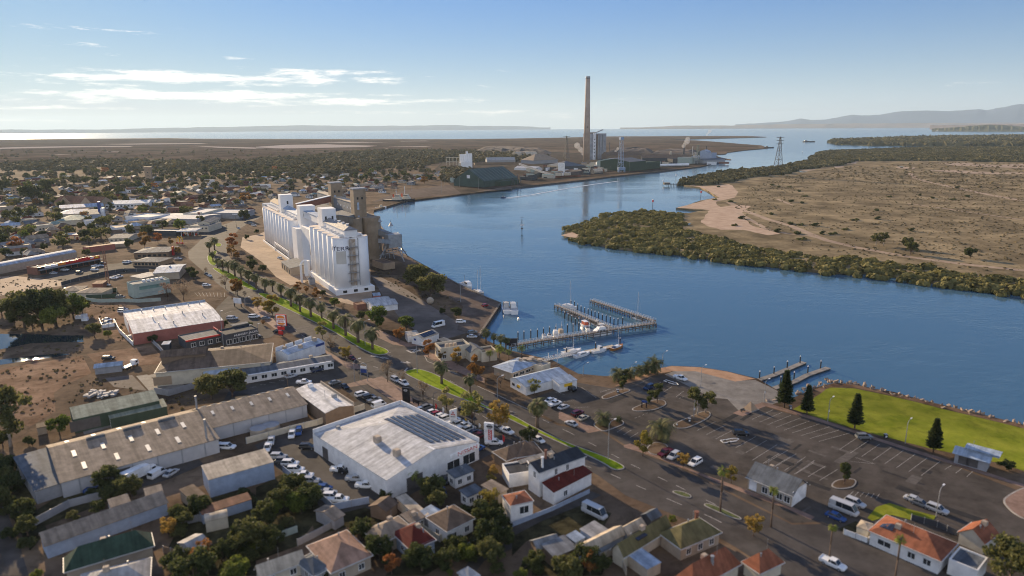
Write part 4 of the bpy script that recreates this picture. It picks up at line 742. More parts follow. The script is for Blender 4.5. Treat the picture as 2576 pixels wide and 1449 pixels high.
def canopy(label,a,b_,c,h,fas,posts=3):
 A,B,C_=mk(a,h),mk(b_,h),mk(c,h);d=B-A;L=d.length;d.normalize();n=Vector((-d.y,d.x,0));w=(C_-A).dot(n);ctr=A+d*L/2+n*w/2;W_=abs(w)
 o=thing('fuel_canopy',label,'service station',(ctr.x,ctr.y,0),math.atan2(d.y,d.x));mb=MB();mb.box(-L/2,L/2,-W_/2,W_/2,h-.5,h);mb.build('roof',RM['white'],o);mb=MB();mb.box(-L/2-.1,L/2+.1,-W_/2-.1,W_/2+.1,h-.8,h-.15);mb.build('fascia',fas,o)
 for i in range(posts):
  for s in(-1,1):
   mb=MB();mb.box(-.25,.25,-.25,.25,0,h-.7);mb.build('post',M_signwhite,o,((i+.5)/posts*L-L/2,s*W_*.3,0))
  mb=MB();mb.box(-.35,.35,-.9,.9,0,1.7);mb.build('fuel_pump',M_signred,o,((i+.5)/posts*L-L/2,0,0))
 return o
canopy('white service station canopy on square posts by the bend of the road','a5:1775,280','a5:1970,275','a5:1795,252',5.2,M_signwhite);Bld('service_shop','long dark service station shop with a white roof edge next to the white canopy','a5:1480,280','a5:1770,285','a5:1500,262',3.8,'flat',para=.5,wall='dark',top='white')
canopy('brown service station canopy in the sandy forecourt','a5:572,322','a5:785,318','a5:620,300',4.6,WM['red'],2)
b=Bld('hotel','two-storey cream hotel with a grey gable and rows of windows','a5:2105,195','a5:2215,150','a5:2060,170',6.8,rise=2.0,wall='cream',top='slate');b.windows('ab',.1,.9,6,4.6,1.2,1.6);b.windows('ab',.1,.9,6,1.6,1.2,1.6);b.windows('ac',.5,.5,1,4.8,1.2,1.4)
b=Bld('hotel','cream low wing with dark windows joined to the cream hotel','a5:1860,235','a5:2095,235','a5:1900,195',5.0,'flat',para=.6,wall='cream',top='slate');b.windows('ab',.1,.9,6,3.4,1.3,1.3)
b=Bld('supermarket','broad white-roofed supermarket with blank pale walls','a5:1260,140','a5:1500,150','a5:1300,100',6.0,'flat',para=.8,wall='white',top='white')
b=Bld('supermarket','white stepped supermarket roof with a dark shopfront sign','a5:1500,150','a5:1980,160','a5:1480,95',5.0,'gable','x',1.2,.2,'grey','white');b.windows('ab',.2,.3,1,3.4,14,1.2,M_signblack);b.windows('ab',.1,.7,6,1.5,3.5,2)
b=Bld('shopping_hall','cream stepped hall with a dark red fin beside the supermarket','a5:1840,110','a5:2030,110','a5:1880,55',6.4,'flat',para=.8,wall='cream',top='white');b.plate('fin','ab',.85,4.2,2.2,8.4,WM['brick'],.6);b.plate('fin','ab',.98,4.2,1.4,8.4,WM['cream'],.6)
b=Bld('shop','long shop with a white name board on a grey wall by the far bend','a5:2050,100','a5:2400,105','a5:2080,62',5.2,'flat',para=.6,wall='grey',top='white');b.plate('sign','ab',.9,4.6,b.L*.2,1.6,M_signblack,.3);b.plate('sign','ab',.9,4.6,b.L*.185,1.2,M_signwhite,.4)
b=Bld('church','cream stone church with a steep red-brown roof and gabled transept','a1:545,1010','a1:1000,1020','a1:580,990',8.0,'gable','x',6.0,.3,'stone','rust')
for f in(.28,.75):
 mb=MB();W2=7;y0=-b.sg*(b.hy+3);y1=0;mb.loft([[(-W2,y0,0),(W2,y0,0),(W2,y0,8),(0,y0,14.5),(-W2,y0,8)],[(-W2,y1,0),(W2,y1,0),(W2,y1,8),(0,y1,14.5),(-W2,y1,8)]]);mb.build('transept',WM['stone'],b.o,(-b.hx+2*b.hx*f,0,0))
 mb=MB();mb.loft([[(-W2-.5,y0+.5*b.sg,7.8),(0,y0+.5*b.sg,15),(W2+.5,y0+.5*b.sg,7.8),(0,y0+.5*b.sg,14.6)],[(-W2-.5,y1,7.8),(0,y1,15),(W2+.5,y1,7.8),(0,y1,14.6)]]);mb.build('transept_roof',RM['rust'],b.o,(-b.hx+2*b.hx*f,0,0))
b=Bld('school','long blue-roofed school wing below the church','a1:600,1075','a1:1040,1050','a1:640,1050',5.5,'gable','x',2.4,.4,'cream','blue');b.windows('ab',.05,.95,12,3,2,1.6)
b=Bld('school','second long blue-roofed school block past the first wing','a1:1050,1035','a1:1490,1020','a1:1060,1005',5.5,'gable','x',2.4,.4,'white','blue');b.windows('ab',.05,.95,12,3,2,1.6)
b=Bld('flats','square brown block of flats standing among dark trees','a1:110,870','a1:330,865','a1:140,855',12,'flat',para=.8,wall='stone',top='grey');b.windows('ab',.1,.9,6,9,2,1.6);b.windows('ab',.1,.9,6,5.5,2,1.6)
b=Bld('hall','pale blue-roofed hall in front of the school','a1:565,1135','a1:800,1125','a1:600,1095',5,'hip','x',2.6,.4,'cream','blue')
Bld('hall','green-roofed hall with wide eaves left of the white road tower','a1:560,1200','a1:800,1190','a1:590,1150',4.4,'hip','x',2.6,.6,'cream','teal')
Bld('hall','slate-roofed hall between the school and the white road tower','a1:830,1140','a1:1000,1130','a1:840,1090',5,'gable','x',2,.3,'blue','slate')
def tower(name,label,m,x,y0,y1,w,rows,cat='tower',cap=1.25):
 g=G(x,y0);H=hgt(x,y0,y1);o=thing(name,label,cat,(g.x,g.y,0),.3);mb=MB();mb.box(-w/2,w/2,-w/2,w/2,0,H*.86);mb.build('shaft',m,o);mb=MB();mb.box(-w/2*cap,w/2*cap,-w/2*cap,w/2*cap,H*.86,H);mb.build('head',m,o)
 for i in range(rows):mb=MB();mb.box(-.6,.6,-w/2-.06,-w/2+.05,0,1.4);mb.build('window',M_win,o,(0,0,H*(.2+.6*i/max(1,rows))))
 return o
tower('water_tower','tall square brown brick tower rising above the town trees',WM['stone'],376,458,419,10,3)
o=tower('sign_tower','slim white and blue tower beside the school',M_signwhite,258,546,523,5,0,'tower',1.02);mb=MB();mb.box(-2.7,-.6,-2.7,2.7,4,16);mb.build('blue_fin',M_signblue,o)
# ---- between the road and the river
b=Bld('shed','small cream shed with dark solar panels near the corner of the wharf road','b2:1840,318','b2:1955,345','b2:2065,275',3.2,'gable','y',1.2,.1,'white','cream');b.windows('ab',.3,.3,1,2.2,1.2,.9,M_signblue)
for i in range(6):b.rooftile('solar_panel',.55,.93,.12+.13*i,.12+.13*i+.115,M_pv,.15)
Bld('shed','low dark carport against the river side of the cream solar shed','b2:2100,350','b2:2170,330','b2:2190,372',2.6,'shed','ab',.2,.1,'dark','slate')
Bld('shed','pale flat-roofed shed behind the cream solar shed','b2:1775,275','b2:1890,262','b2:1810,310',3.0,'shed','ab',.3,.1,'white','pale')
b=Bld('old_bank','old cream single-storey building with a stepped parapet and rooftop coolers','b2:2075,405','b2:2360,365','b2:2190,455',4.6,'flat',para=1.0,wall='cream',top='slate');b.windows('ac',.3,.8,2,2,1.2,1.8);b.windows('cd',.1,.9,4,2,1.4,1.6)
for i in range(3):b.roofbox('air_conditioner',.3+.14*i,.55,1.4,1.2,1.3,M_cooler)
Bld('shop','cream building with a dark pitched roof behind the old cream building','b2:2360,420','b2:2500,400','b2:2420,480',4.0,'gable','y',1.6,.2,'cream','slate');Bld('shop','small cream flat building next to the wharf palms','b2:2490,440','b2:2640,420','b2:2560,490',3.6,'flat',para=.5,wall='cream',top='brown')
b=Bld('clubhouse','clubhouse with a pale blue hipped roof beside the water','a7:370,1128','a7:620,1042','a7:520,1200',3.4,'hip','y',2.0,.4,'beige','blue');b.windows('cd',.15,.9,4,1.7,2.4,1.1)
b=Bld('clubhouse','flat grey clubhouse wing with round roof coolers overlooking the water','a7:640,1075','a7:730,1040','a7:840,1140',3.4,'flat',para=.25,wall='cream',top='grey')
for f,g in((.2,.12),(.25,.3),(.7,.22),(.75,.6)):b.flue(f,g,.8,.9,M_cooler,'air_cooler')
b.windows('bd',.3,.85,3,1.6,2.4,1.4)
b=Bld('hall','white hall with a blue metal roof and white sunlit slope near the clubhouse','a7:535,1252','a7:965,1145','a7:672,1342',3.2,rise=1.3,wall='white',top='blue',peak=.35,over=.15);b.windows('ac',.2,.5,2,1.6,1.6,.9,M_win);b.plate('sign','ac',.55,2.0,2.6,1.3,M_signwhite);b.plate('notice','ac',.55,2.0,2.0,.9,M_signyellow,.09)
b=Bld('hall','blue-roofed wing at the river end of the white hall','a7:1030,1306','a7:1205,1265','a7:968,1265',3.3,'shed','cd',.6,.15,'white','blue');b.plate('sign','ab',.5,2.2,3.4,1.1,M_signyellow,.08)
b=Bld('visitor_hall','grey gabled hall with a white end wall at the edge of the car park','b4:1910,955','b4:2350,1135','b4:1985,830',3.6,rise=2.6,wall='beige',top='slate',over=.5);b.plate('end_wall','bd',.5,2.0,b.W*.96,4.0,M_signwhite,.1);b.windows('ab',.12,.12,1,1.5,2.0,2.6,M_signwhite);b.windows('ab',.4,.9,4,1.6,1.4,1.6);b.windows('bd',.9,.9,1,1.7,.9,2.2,M_light)
b=Bld('park_shelter','blue-roofed park shelter with a raised middle roof on the lawn','b5:1885,715','b5:2215,805','b5:1915,655',3.2,rise=.9,wall='grey',top='blue',over=.6);mb=MB();mb.loft([[(-4,-2,3.6),(-4,0,4.0),(-4,2,3.6)],[(4,-2,3.6),(4,0,4.0),(4,2,3.6)]]);mb.box(-3.8,3.8,-1.7,1.7,3.0,3.6);mb.build('raised_roof',RM['blue'],b.o,(2,1,1.0));b.windows('ab',.3,.55,2,1.4,2.6,2.2,M_door);b.flue(.45,.7,.05,2.5,name='aerial')
# ---- houses of the near foreground
b=Bld('house','white two-storey house top with a dark blue-black roof near the median tip','b8:165,335','b8:620,175','b8:300,400',6.8,'gable','x',1.2,.25,'white','dark',peak=.2);b.windows('ac',.6,.6,1,5.4,.9,1.5);b.windows('cd',.35,.6,2,5.4,.8,1.6);b.flue(.12,.75,.3,2.6,M_signwhite,'chimney');b.flue(.3,.3,.3,2.2,WM['brick'],'chimney')
b=Bld('house','dark red lean-to roof with long white side wall below the white upper storey','b8:310,545','b8:690,355','b8:425,600',3.6,'shed','ab',.9,.2,'white','red');b.windows('cd',.3,.3,1,1.6,1.2,1.4)
b=Bld('house','white parapet house with a small orange tiled roof at the dark lane','b7:2480,640','b7:2700,590','b7:2580,740',4.8,'hip','x',.9,.1,'white','orange');b.windows('cd',.6,.6,1,3,2.2,1.8);b.windows('bd',.3,.3,1,2.5,2.0,1.8)
Bld('house','dark flat roof terrace between the white house and the dealership','b8:-100,330','b8:150,290','b8:-20,440',3.4,'flat',para=.3,wall='white',top='dark')
Bld('carport','cream skillion strip roof behind the white two-storey house','b8:60,300','b8:400,195','b8:100,315',3.6,'shed','ab',.3,.1,'grey','cream')
b=Bld('house','brown-roofed old house at the road edge behind the dealership corner','b3:1650,705','b3:1960,600','b3:1820,770',3.4,'hip','x',1.8,.4,'brown','brown');b.windows('cd',.3,.7,2,1.5,1,1.3)
Bld('house','dark brown hipped house right beside the dealership yard','b3:1800,650','b3:2040,610','b3:1870,760',3.4,'hip','x',1.9,.4,'brick','brown')
b=Bld('house','olive green house with a long hipped roof near the lower road','b8:1015,1165','b8:1480,890','b8:1150,1215',3.4,'gable','x',1.9,.4,'cream','olive');b.roofbox('solar_panel',.4,.72,3,1.6,.15,M_pv)
b=Bld('house','olive green house end with a hipped gable facing the lower road','b8:1500,1010','b8:1880,860','b8:1690,1160',3.4,'hip','x',2.4,.4,'beige','olive');b.windows('cd',.2,.8,3,1.5,1.2,1.4);b.flue(.82,.2,.4,1.6,WM['brick'],'chimney');b.windows('bd',.3,.7,2,1.5,1.2,1.4)
Bld('verandah','blue shade roof beside the olive green house','b8:1165,1240','b8:1300,1175','b8:1370,1375',2.6,'shed','ab',.2,.1,'beige','blue')
b=Bld('shed','long shed with a cream ridge and grey wall beside the olive house','b8:660,1140','b8:1030,955','b8:770,1190',3.4,rise=1.2,wall='blue',top='cream',peak=.7)
Bld('carport','pale flat carport roof behind the long cream-ridged shed','b8:690,990','b8:830,910','b8:870,1050',3.0,'shed','ab',.3,.2,'blue','pale');Bld('carport','small blue-white shade roof in front of the pale carport','b8:545,1050','b8:640,1000','b8:640,1110',2.6,'shed','ab',.2,.1,'grey','blue')
Bld('shed','small shed with cream and grey slopes by the footpath, next to the olive house','b8:1080,970','b8:1250,880','b8:1180,1010',3.0,rise=1.0,wall='blue',top='cream');Bld('shed','little dark shed with a pale roof edge against the footpath','b8:1310,830','b8:1400,780','b8:1400,880',2.8,rise=.9,wall='dark',top='slate')
Bld('shed','two low grey roofs in the shaded yard west of the long cream-ridged shed','b8:190,1090','b8:400,1030','b8:300,1160',2.8,rise=1,wall='brown',top='grey');Bld('shed','grey skillion roof in the shaded yard beside the pale carport','b8:300,1150','b8:520,1060','b8:560,1200',2.9,'shed','ab',.4,.2,'brown','grey')
b=Bld('house','orange-roofed house with white walls and a dark solar array at the car park','c1:1035,985','c1:1730,1280','c1:1230,850',3.6,'hip','x',2.4,.4,'white','orange');b.windows('ab',.22,.22,1,1.7,2.6,1.2);b.windows('ab',.62,.84,2,1.7,1.4,1.3)
for i in range(4):b.rooftile('solar_panel',.08+.05*i,.125+.05*i,.16,.34,M_pv,.14)
Bld('house','flat grey extension with white walls next to the orange-roofed house','c1:1820,1290','c1:2110,1410','c1:1990,1190',3.2,'flat',para=.3,wall='white',top='slate')
b=Bld('house','small orange-tiled house at the far edge of the car park','c1:1930,1000','c1:2180,1110','c1:2040,900',3.0,'gable','y',2.0,.3,'cream','orange')
Bld('shed','cream tank shed beside the orange-roofed house','c1:895,950','c1:1010,990','c1:960,890',2.4,'hip','x',.5,.1,'cream','cream')
b=Bld('house','large red tiled house with a salmon hip at the lower edge of the picture','b8:1660,1440','b8:2120,1200','b8:1840,1540',3.6,'hip','x',3.0,.4,'cream','orange');b.flue(.5,.7,.3,1.2,M_steel)
Bld('house','salmon-red roofed house end beside the large red tiled house','b8:2340,1290','b8:2560,1190','b8:2480,1400',3.4,'hip','x',2.2,.4,'cream','orange')
H_=[('tan hipped house with a salmon verandah roof, second row from the lower edge','b7:530,1140','b7:905,990','b7:830,1370',3.4,'hip','y',2.6,'beige','salmon'),('house with a tan front slope and pale back roof beside the dark red roof','b7:1095,985','b7:1425,850','b7:1290,1090',3.3,'hip','x',1.8,'beige','tan'),('house with a dark red hipped roof and blue verandah edge','b7:1380,1000','b7:1600,910','b7:1470,1215',3.6,'hip','x',2.4,'blue','red'),('brown hipped house with pale side wall under the dealership palms','b7:1730,855','b7:1985,735','b7:1950,975',3.6,'hip','x',2.2,'white','brown'),('small tan-roofed outbuilding between the tan house and the brown hipped house','b7:1470,850','b7:1600,790','b7:1580,900',3.0,'shed','ab',.4,'grey','tan'),('brown gabled garage right below the dealership yard','b7:1150,740','b7:1260,660','b7:1270,820',3.0,'gable','x',1.0,'brown','brown'),('brown shed at the end of the row of stored cars','b7:600,790','b7:690,740','b7:740,910',2.8,'gable','x',.9,'grey','tan'),('cream-roofed house with a dark rear slope in the lower left gardens','b7:0,1370','b7:430,1220','b7:60,1440',3.2,'gable','x',1.6,'cream','cream'),('dark slate-roofed house by the cream-roofed house','b7:420,1290','b7:560,1220','b7:560,1449',3.2,'hip','x',1.6,'grey','slate'),('small white domed shade roof near the lower edge gardens','b7:2040,1400','b7:2130,1350','b7:2200,1449',2.6,'hip','x',1.2,'white','white'),('white shade house on a dark roof beneath the dealership palms','b7:1930,410','b7:2110,340','b7:2000,460',3.2,'shed','ab',.4,'white','slate'),('grey shed with blue-white walls near the parapet house','b7:2060,600','b7:2200,540','b7:2150,640',3.0,'shed','ab',.3,'white','slate'),('tan skillion shed beside the small orange tiled roof','b7:2280,550','b7:2370,500','b7:2460,610',3.0,'shed','ab',.4,'beige','tan'),('cream strip verandah between the brown garage and the brown hipped house','b7:1420,670','b7:1500,640','b7:1720,830',2.8,'shed','ab',.3,'cream','cream'),('pale blue carport beside the cream strip verandah','b7:1640,820','b7:1760,750','b7:1780,850',2.7,'shed','ab',.2,'grey','blue')]
for r in H_:
 b=Bld('house' if 'house' in r[0].split(' ')[:4]or 'house' in r[0]and 'shed' not in r[0]and 'garage' not in r[0]else 'shed',r[0],*r[1:5],r[5],r[6],r[7],.35,r[8],r[9])
 if 'house' in r[0]:b.windows('cd',.25,.75,2,1.5,1.2,1.3);b.windows('ac',.5,.5,1,1.5,1.2,1.3)
b=Bld('long_shed','long low shed with tan and slate slopes in the lower left yards','b6:405,1030','b6:1600,620','b6:480,1130',3.4,rise=1.3,wall='blue',top='tan',peak=.3)
for i in range(6):b.rooftile('skylight',.1+.15*i,.12+.15*i,.05,.25,M_light)
Bld('shed','tan skillion shed standing behind the long low shed','b6:1085,700','b6:1280,640','b6:1120,760',3.6,'shed','ab',.5,.1,'grey','tan');Bld('shed','taller tan shed at the far end of the long low shed','b6:1450,590','b6:1620,545','b6:1500,650',4.2,'shed','ab',.5,.1,'grey','tan')
b=Bld('blue_shed','shed with a tall pale blue wall and cream strip roof behind the stored cars','b6:2030,360','b7:90,190','b6:2180,460',5.0,'shed','ab',.6,.1,'blue','cream')
Bld('house','dark green hipped house in the lower left corner','b6:660,1250','b6:1500,1010','b6:760,1350',3.4,'hip','x',2.8,.4,'beige','green');Bld('house','white gabled house at the very bottom of the picture on the left','b6:840,1430','b6:1500,1270','b6:1000,1600',3.4,'hip','x',1.8,.4,'grey','pale')
Bld('shed','white shed with two slopes in the gardens by the green hipped house','b6:1800,1110','b6:1960,1030','b6:1950,1200',3.0,rise=1,wall='grey',top='pale');Bld('shed','brown flat shed below the tall blue-walled shed','b6:1810,590','b6:1940,540','b6:1930,680',2.8,'shed','ab',.3,.2,'beige','brown');Bld('shed','cream curved little shed in the gardens under the blue-walled shed','b6:2060,840','b6:2280,790','b6:2100,900',2.8,'barrel','x',.8,.1,'cream','cream');Bld('shed','red-brown low shed under the blue-walled shed','b6:2000,770','b6:2490,620','b6:2040,830',2.6,'shed','ab',.3,.1,'blue','rust')
# ---- small sheds in the left dirt lots
b=Bld('site_shed','small grey shed with a white sunlit roof in the dirt lot','b1:970,470','b1:1235,440','b1:990,500',2.8,rise=.8,wall='grey',top='blue');Bld('garden_shed','tiny pale shed in front of the round green tree','b1:365,1075','b1:460,1055','b1:385,1110',2.4,'shed','ab',.2,.1,'beige','brown')
b=Bld('bungalow','beige hipped bungalow behind the green paddock fence','a5:680,840','a5:880,830','a5:740,880',3.0,'hip','x',1.5,.4,'cream','tan');Bld('bungalow','second beige bungalow closer to the glass office block','a5:870,855','a5:1130,850','a5:920,900',3.0,'hip','x',1.5,.4,'cream','tan');Bld('shed','little brown shed between the bungalows and the shop car park','a5:975,785','a5:1080,780','a5:985,810',3.0,'shed','ab',.3,.1,'brick','rust')
# ---- boundary walls and fences
def wall_run(name,label,k,s,h,m,cat='fence',th=.14):
 p=pts(k,s);c=sum(p,Vector())/len(p);o=thing(name,label,cat,(c.x,c.y,0));mb=MB()
 for a,q in zip(p[:-1],p[1:]):mb.bar((a.x-c.x,a.y-c.y,h/2),(q.x-c.x,q.y-c.y,h/2),th,h)
 mb.build('panel',m,o);pm=None
 for a,q in zip(p[:-1],p[1:]):
  n=max(2,min(10,int((q-a).length/6)))
  for i in range(n):
   u=a.lerp(q,i/n)
   if pm is None:mb=MB();mb.box(-.09,.09,-.09,.09,0,h+.12);pm=mb.mesh('post',M_steel)
   link_mesh('post',pm,o,(u.x-c.x,u.y-c.y,0))
 return o
wall_run('fence','long white metal fence from the white van yard to the police cars','b1','1155,55 1200,150 1340,285',2.0,M_signwhite);wall_run('fence','white fence corner in front of the pink warehouse end','b1','1335,270 1445,250',1.8,M_signwhite);wall_run('yard_wall','pale precast wall around the empty dirt yard','b1','1560,765 1700,790 2000,700 2060,770',2.2,WM['grey'],'wall');wall_run('fence','grey metal fence between the burger restaurant and the dirt lot','b1','1515,240 1600,320 1670,400',2.0,WM['grey'])
wall_run('fence','long dark green fence under the office block','a5','620,830 800,780 1080,715 1250,690 1500,690',2.2,WM['dark']);wall_run('fence','dark green paddock fence in front of the bungalows','a5','820,930 1180,890 1180,950 870,965',2.2,WM['green']);wall_run('fence','green-grey fence on the dirt track above the white-roofed warehouse','a5','870,985 1000,1000 1250,995 1400,1000 1620,985',1.9,WM['sage'])
wall_run('yard_wall','long pale wall between the tan warehouse and the dealership yard','b2','180,1400 620,1280 900,1210 1370,1050',2.0,WM['cream'],'wall');wall_run('fence','blue-white fence beside the row of stored cars','b7','270,400 480,570 660,690 780,790 1140,720',1.8,WM['blue']);wall_run('fence','low pale wall under the dealership palms','b7','1330,650 1500,590',1.6,WM['white'],'wall')
wall_run('fence','white walled pen holding two sparkling cars','a5','1000,1190 1030,1260 1155,1240 1150,1200',1.8,M_signwhite);wall_run('fence','pale blue low wall along the dark lane below the parapet house','b8','0,960 400,800 780,620',1.2,WM['blue'],'wall');wall_run('fence','weathered fence in the gardens by the lower lane','b7','2100,1200 2500,1020',1.7,WM['grey'])
# ------------------------------------------------------------ grain terminal
AX=(G(940,733)-G(728,657));AXU=Vector((.495,-.869,0)).normalized();AXW=Vector((-AXU.y,AXU.x,0));AXA=math.atan2(-AXU.y,-AXU.x)
S0=(G(851,742)+G(937,732))/2
def SP(s,q,h=0.0):p=S0-AXU*s+AXW*q;return Vector((p.x,p.y,h))
def zat(p,y):
 lo,hi=-10,400
 for _ in range(50):
  m=(lo+hi)/2
  if P((p.x,p.y,m))[1]>y:lo=m
  else:hi=m
 return lo
def find_s(x,q,h):
 best=min((abs(P(SP(t*.5,q,h))[0]-x),t*.5)for t in range(0,700));return best[1]
M_silo=mat('silo_paint',(.76,.755,.74),col2=(.84,.83,.81),rough=.75,scale=.09,detail=8);M_silotop=mat('silo_roof_concrete',(.60,.52,.44),rough=.9,scale=.3,var=.1);M_conc2=mat('bin_concrete',(.24,.18,.12),col2=(.33,.255,.18),rough=.9,scale=.15,detail=8)
M_shed=mat('gallery_sheet',(.20,.205,.21),rough=.6,scale=.2,var=.15);M_patch=mat('overpaint',(.55,.525,.47),rough=.8,var=.04);M_rust=mat('rust_stain',(.34,.245,.16),rough=.95,col2=(.56,.5,.43),scale=.4,detail=8);M_ink=mat('sign_ink',(.03,.03,.08),rough=.6);M_dkwin=mat('dark_opening',(.02,.02,.022),rough=.5)
def lpt(o,p):c,s_=math.cos(-o.rotation_euler.z),math.sin(-o.rotation_euler.z);d=Vector(p)-o.location;return Vector((d.x*c-d.y*s_,d.x*s_+d.y*c,d.z))
def silo_block(label,s0,n,r,H):
 c=SP(s0+n*r,0);o=thing('grain_silo',label,'silo',(c.x,c.y,0),AXA);me=MB();me.cyl((0,0),r,0,H,28);me.cyl((0,0),r*.97,H,H+.5,28);me=me.mesh('bin',[M_silo],smooth=False)
 me.materials.append(M_silotop)
 for p in me.polygons:
  if p.normal.z>.9:p.material_index=1
  elif abs(p.normal.z)<.2:p.use_smooth=True
 for i in range(n):
  for q in(-r,r):p=lpt(o,SP(s0+r+2*r*i,q));link_mesh('bin',me,o,(p.x,p.y,0))
 mb=MB();mb.box(-n*r+r*.3,n*r-r*.3,-r*.9,r*.9,0,H-.2);mb.build('core_wall',M_silo,o)
 return o
def gallery(o,x0,x1,y0,y1,z0,z1,rise,roof,name='gallery',steps=0,hip=True):
 mb=MB();mb.box(x0,x1,y0,y1,z0,z1);mb.build(name,M_silo,o);ov=.4;q=(y1-y0)/2 if hip else 0;mb=MB()
 mb.add([(x0-ov,y0-ov,z1),(x1+ov,y0-ov,z1),(x1+ov,y1+ov,z1),(x0-ov,y1+ov,z1),(x0+q*.6,(y0+y1)/2,z1+rise),(x1,(y0+y1)/2,z1+rise)],[(0,1,5,4),(2,3,4,5),(3,0,4),(1,2,5),(3,2,1,0)]);mb.build('gallery_roof',roof,o)
 for i in range(steps):
  x=x0+(x1-x0)*(i+.5)/steps
  for sy in(-1,1):
   mb=MB();yy=y0 if sy<0 else y1;mb.box(x-.25,x+.25,min(yy,yy+sy*2.6),max(yy,yy+sy*2.6),z0,z0+1.5);mb.build('roof_beam',M_silo,o)
 mb=MB();mb.box(x0,x1,y0-2.9,y0-2.6,z0-.2,z0+.9);mb.box(x0,x1,y1+2.6,y1+2.9,z0-.2,z0+.9);mb.build('parapet',M_silo,o)
NB=6;RB=5.0;HB=zat(SP(0,-5),601.5)
sb=silo_block('nearest white grain silo block with blue lettering on its rounded end',0,NB,RB,HB);SB=sb
LB=NB*RB
gallery(sb,-LB+2,LB-14,-3.6,3.6,HB+.4,HB+4.2,2.2,mat('gallery_tile',(.25,.245,.25),rough=.7,stripe=3),steps=6)
for i in range(4):mb=MB();mb.cyl((0,0),.7,0,.9,8);mb.cyl((0,0),1.0,.9,1.2,8);mb.build('roof_vent',M_silo,sb,(-LB+8+8*i,0,HB+5.9))
mb=MB();mb.box(LB-15,LB-5,-4.2,4.2,HB+.3,zat(SP(50,0),523));mb.build('lift_tower',M_silo,sb);ZTB=zat(SP(50,0),523)
for y in(-2,2):mb=MB();mb.box(LB-15.1,LB-14.9,y-.5,y+.5,ZTB-6.5,ZTB-4.5);mb.build('window',M_dkwin,sb)
mb=MB();mb.box(-LB-.8,LB,-2*RB-.9,2*RB+.9,0,3.0);mb.build('plinth',M_silo,sb)
for y in(-6,0,6):mb=MB();mb.box(-LB-.88,-LB-.75,y-1.1,y+1.1,.9,2.3);mb.build('window',M_dkwin,sb)
mb=MB();mb.box(-LB+.4,-LB+2.2,-1.5,1.5,4.2,HB-.5);mb.build('stair_recess',M_rust,sb);mb=MB();mb.box(-LB-.15,-LB+.6,-3.1,-2.9,4.2,HB);mb.build('drain_pipe',M_steel,sb)
for i in range(5):mb=MB();zz=HB*(.22+.155*i);mb.box(-LB-.6,-LB+.8,-2.9,3.2,zz,zz+.2);mb.box(-LB-.6,-LB-.5,-2.9,3.2,zz+.9,zz+1.0);mb.build('landing',M_steel,sb)
mb=MB();mb.tube((-LB-.2,.8,4),(-LB-.2,.8,HB),.08,4);mb.tube((-LB-.2,1.4,4),(-LB-.2,1.4,HB),.08,4);mb.build('ladder',M_steel,sb)
def bend(me,R,a0,h,flip=1):
 for v in me.vertices:
  a=a0+flip*v.co.x/R;rr=R+.06+v.co.z;y=v.co.y;v.co=(rr*math.cos(a),rr*math.sin(a),h+y)
 me.update()
bc=lpt(sb,SP(RB,-RB));SGN=1 if bc.y>0 else-1
cdir=lpt(sb,Vector((0,0,0))+SP(RB,-RB)+(Vector((0,0,0))-SP(RB,-RB)).normalized()*10)-bc;aC=math.atan2(cdir.y,cdir.x)
def bent_text(t,size,ang,h,sx=1.3):
 me=text_mesh(t,size,M_ink,.03)
 import bmesh
 bm=bmesh.new();bm.from_mesh(me);bmesh.ops.subdivide_edges(bm,edges=[e for e in bm.edges if e.calc_length()>.7],cuts=2);bm.to_mesh(me);bm.free()
 for v in me.vertices:v.co.x*=sx
 bend(me,RB,ang,h);return link_mesh('lettering',me,sb,(bc.x,bc.y,0))
HT=zat(SP(0,-5),626);bent_text('ITERRA',3.0,aC+.10,HT,1.45)
mb=MB()
for i in range(12):
 t0,t1=i/12,(i+1)/12;f=lambda t:(-4.7+1.9*t**1.2,-1.6+3.3*math.sin(t*1.6));w=.30
 (x0,y0),(x1,y1)=f(t0),f(t1);mb.quad((x0,y0-w*(1-t0*.6),0),(x1,y1-w*(1-t1*.6),0),(x1,y1+w*.3,0),(x0,y0+w*.3,0))
me=mb.mesh('emblem',M_ink,fix=False);bend(me,RB,aC+.02,HT);link_mesh('emblem',me,sb,(bc.x,bc.y,0))
mb=MB();n=10
for i in range(n):mb.quad(*[(RB*(-.62+1.12*(i+a)/n),b_,0)for a,b_ in((0,0),(1,0),(1,1),(0,1))])
me=mb.mesh('overpaint_patch',M_patch,fix=False);z1=zat(SP(0,-5),632);z0=zat(SP(0,-5),664)
for v in me.vertices:v.co.y=z0-HT+(z1-z0)*v.co.y-.0
bend(me,RB,aC-.02,HT);link_mesh('overpaint_patch',me,sb,(bc.x,bc.y,-.0))
SA=113.0;HA=zat(SP(SA,-5),556);sa=silo_block('far white grain silo block, the long row of ten ribbed bins',SA,10,5.0,HA)
gallery(sa,-48,-2,-3.4,3.4,HA+.4,HA+3.8,2.2,RM['blue'],steps=5,hip=False);gallery(sa,4,46,-3.4,3.4,HA+1.5,HA+4.8,2.4,RM['tan'],steps=5,hip=False)
zz=zat(SP(SA+50,0),489);mb=MB();mb.box(-3,5,-4,5,HA,zz);mb.build('lift_tower',M_silo,sa);mb=MB();mb.box(-3.1,-2.9,-.6,.6,zz-7,zz-4.6);mb.build('window',M_dkwin,sa)
mb=MB();mb.box(-50.5,50,-11,-10.4,0,1.2)if SGN<0 else mb.box(-50.5,50,10.4,11,0,1.2);mb.build('plinth',M_silo,sa)
y_=11.2*SGN
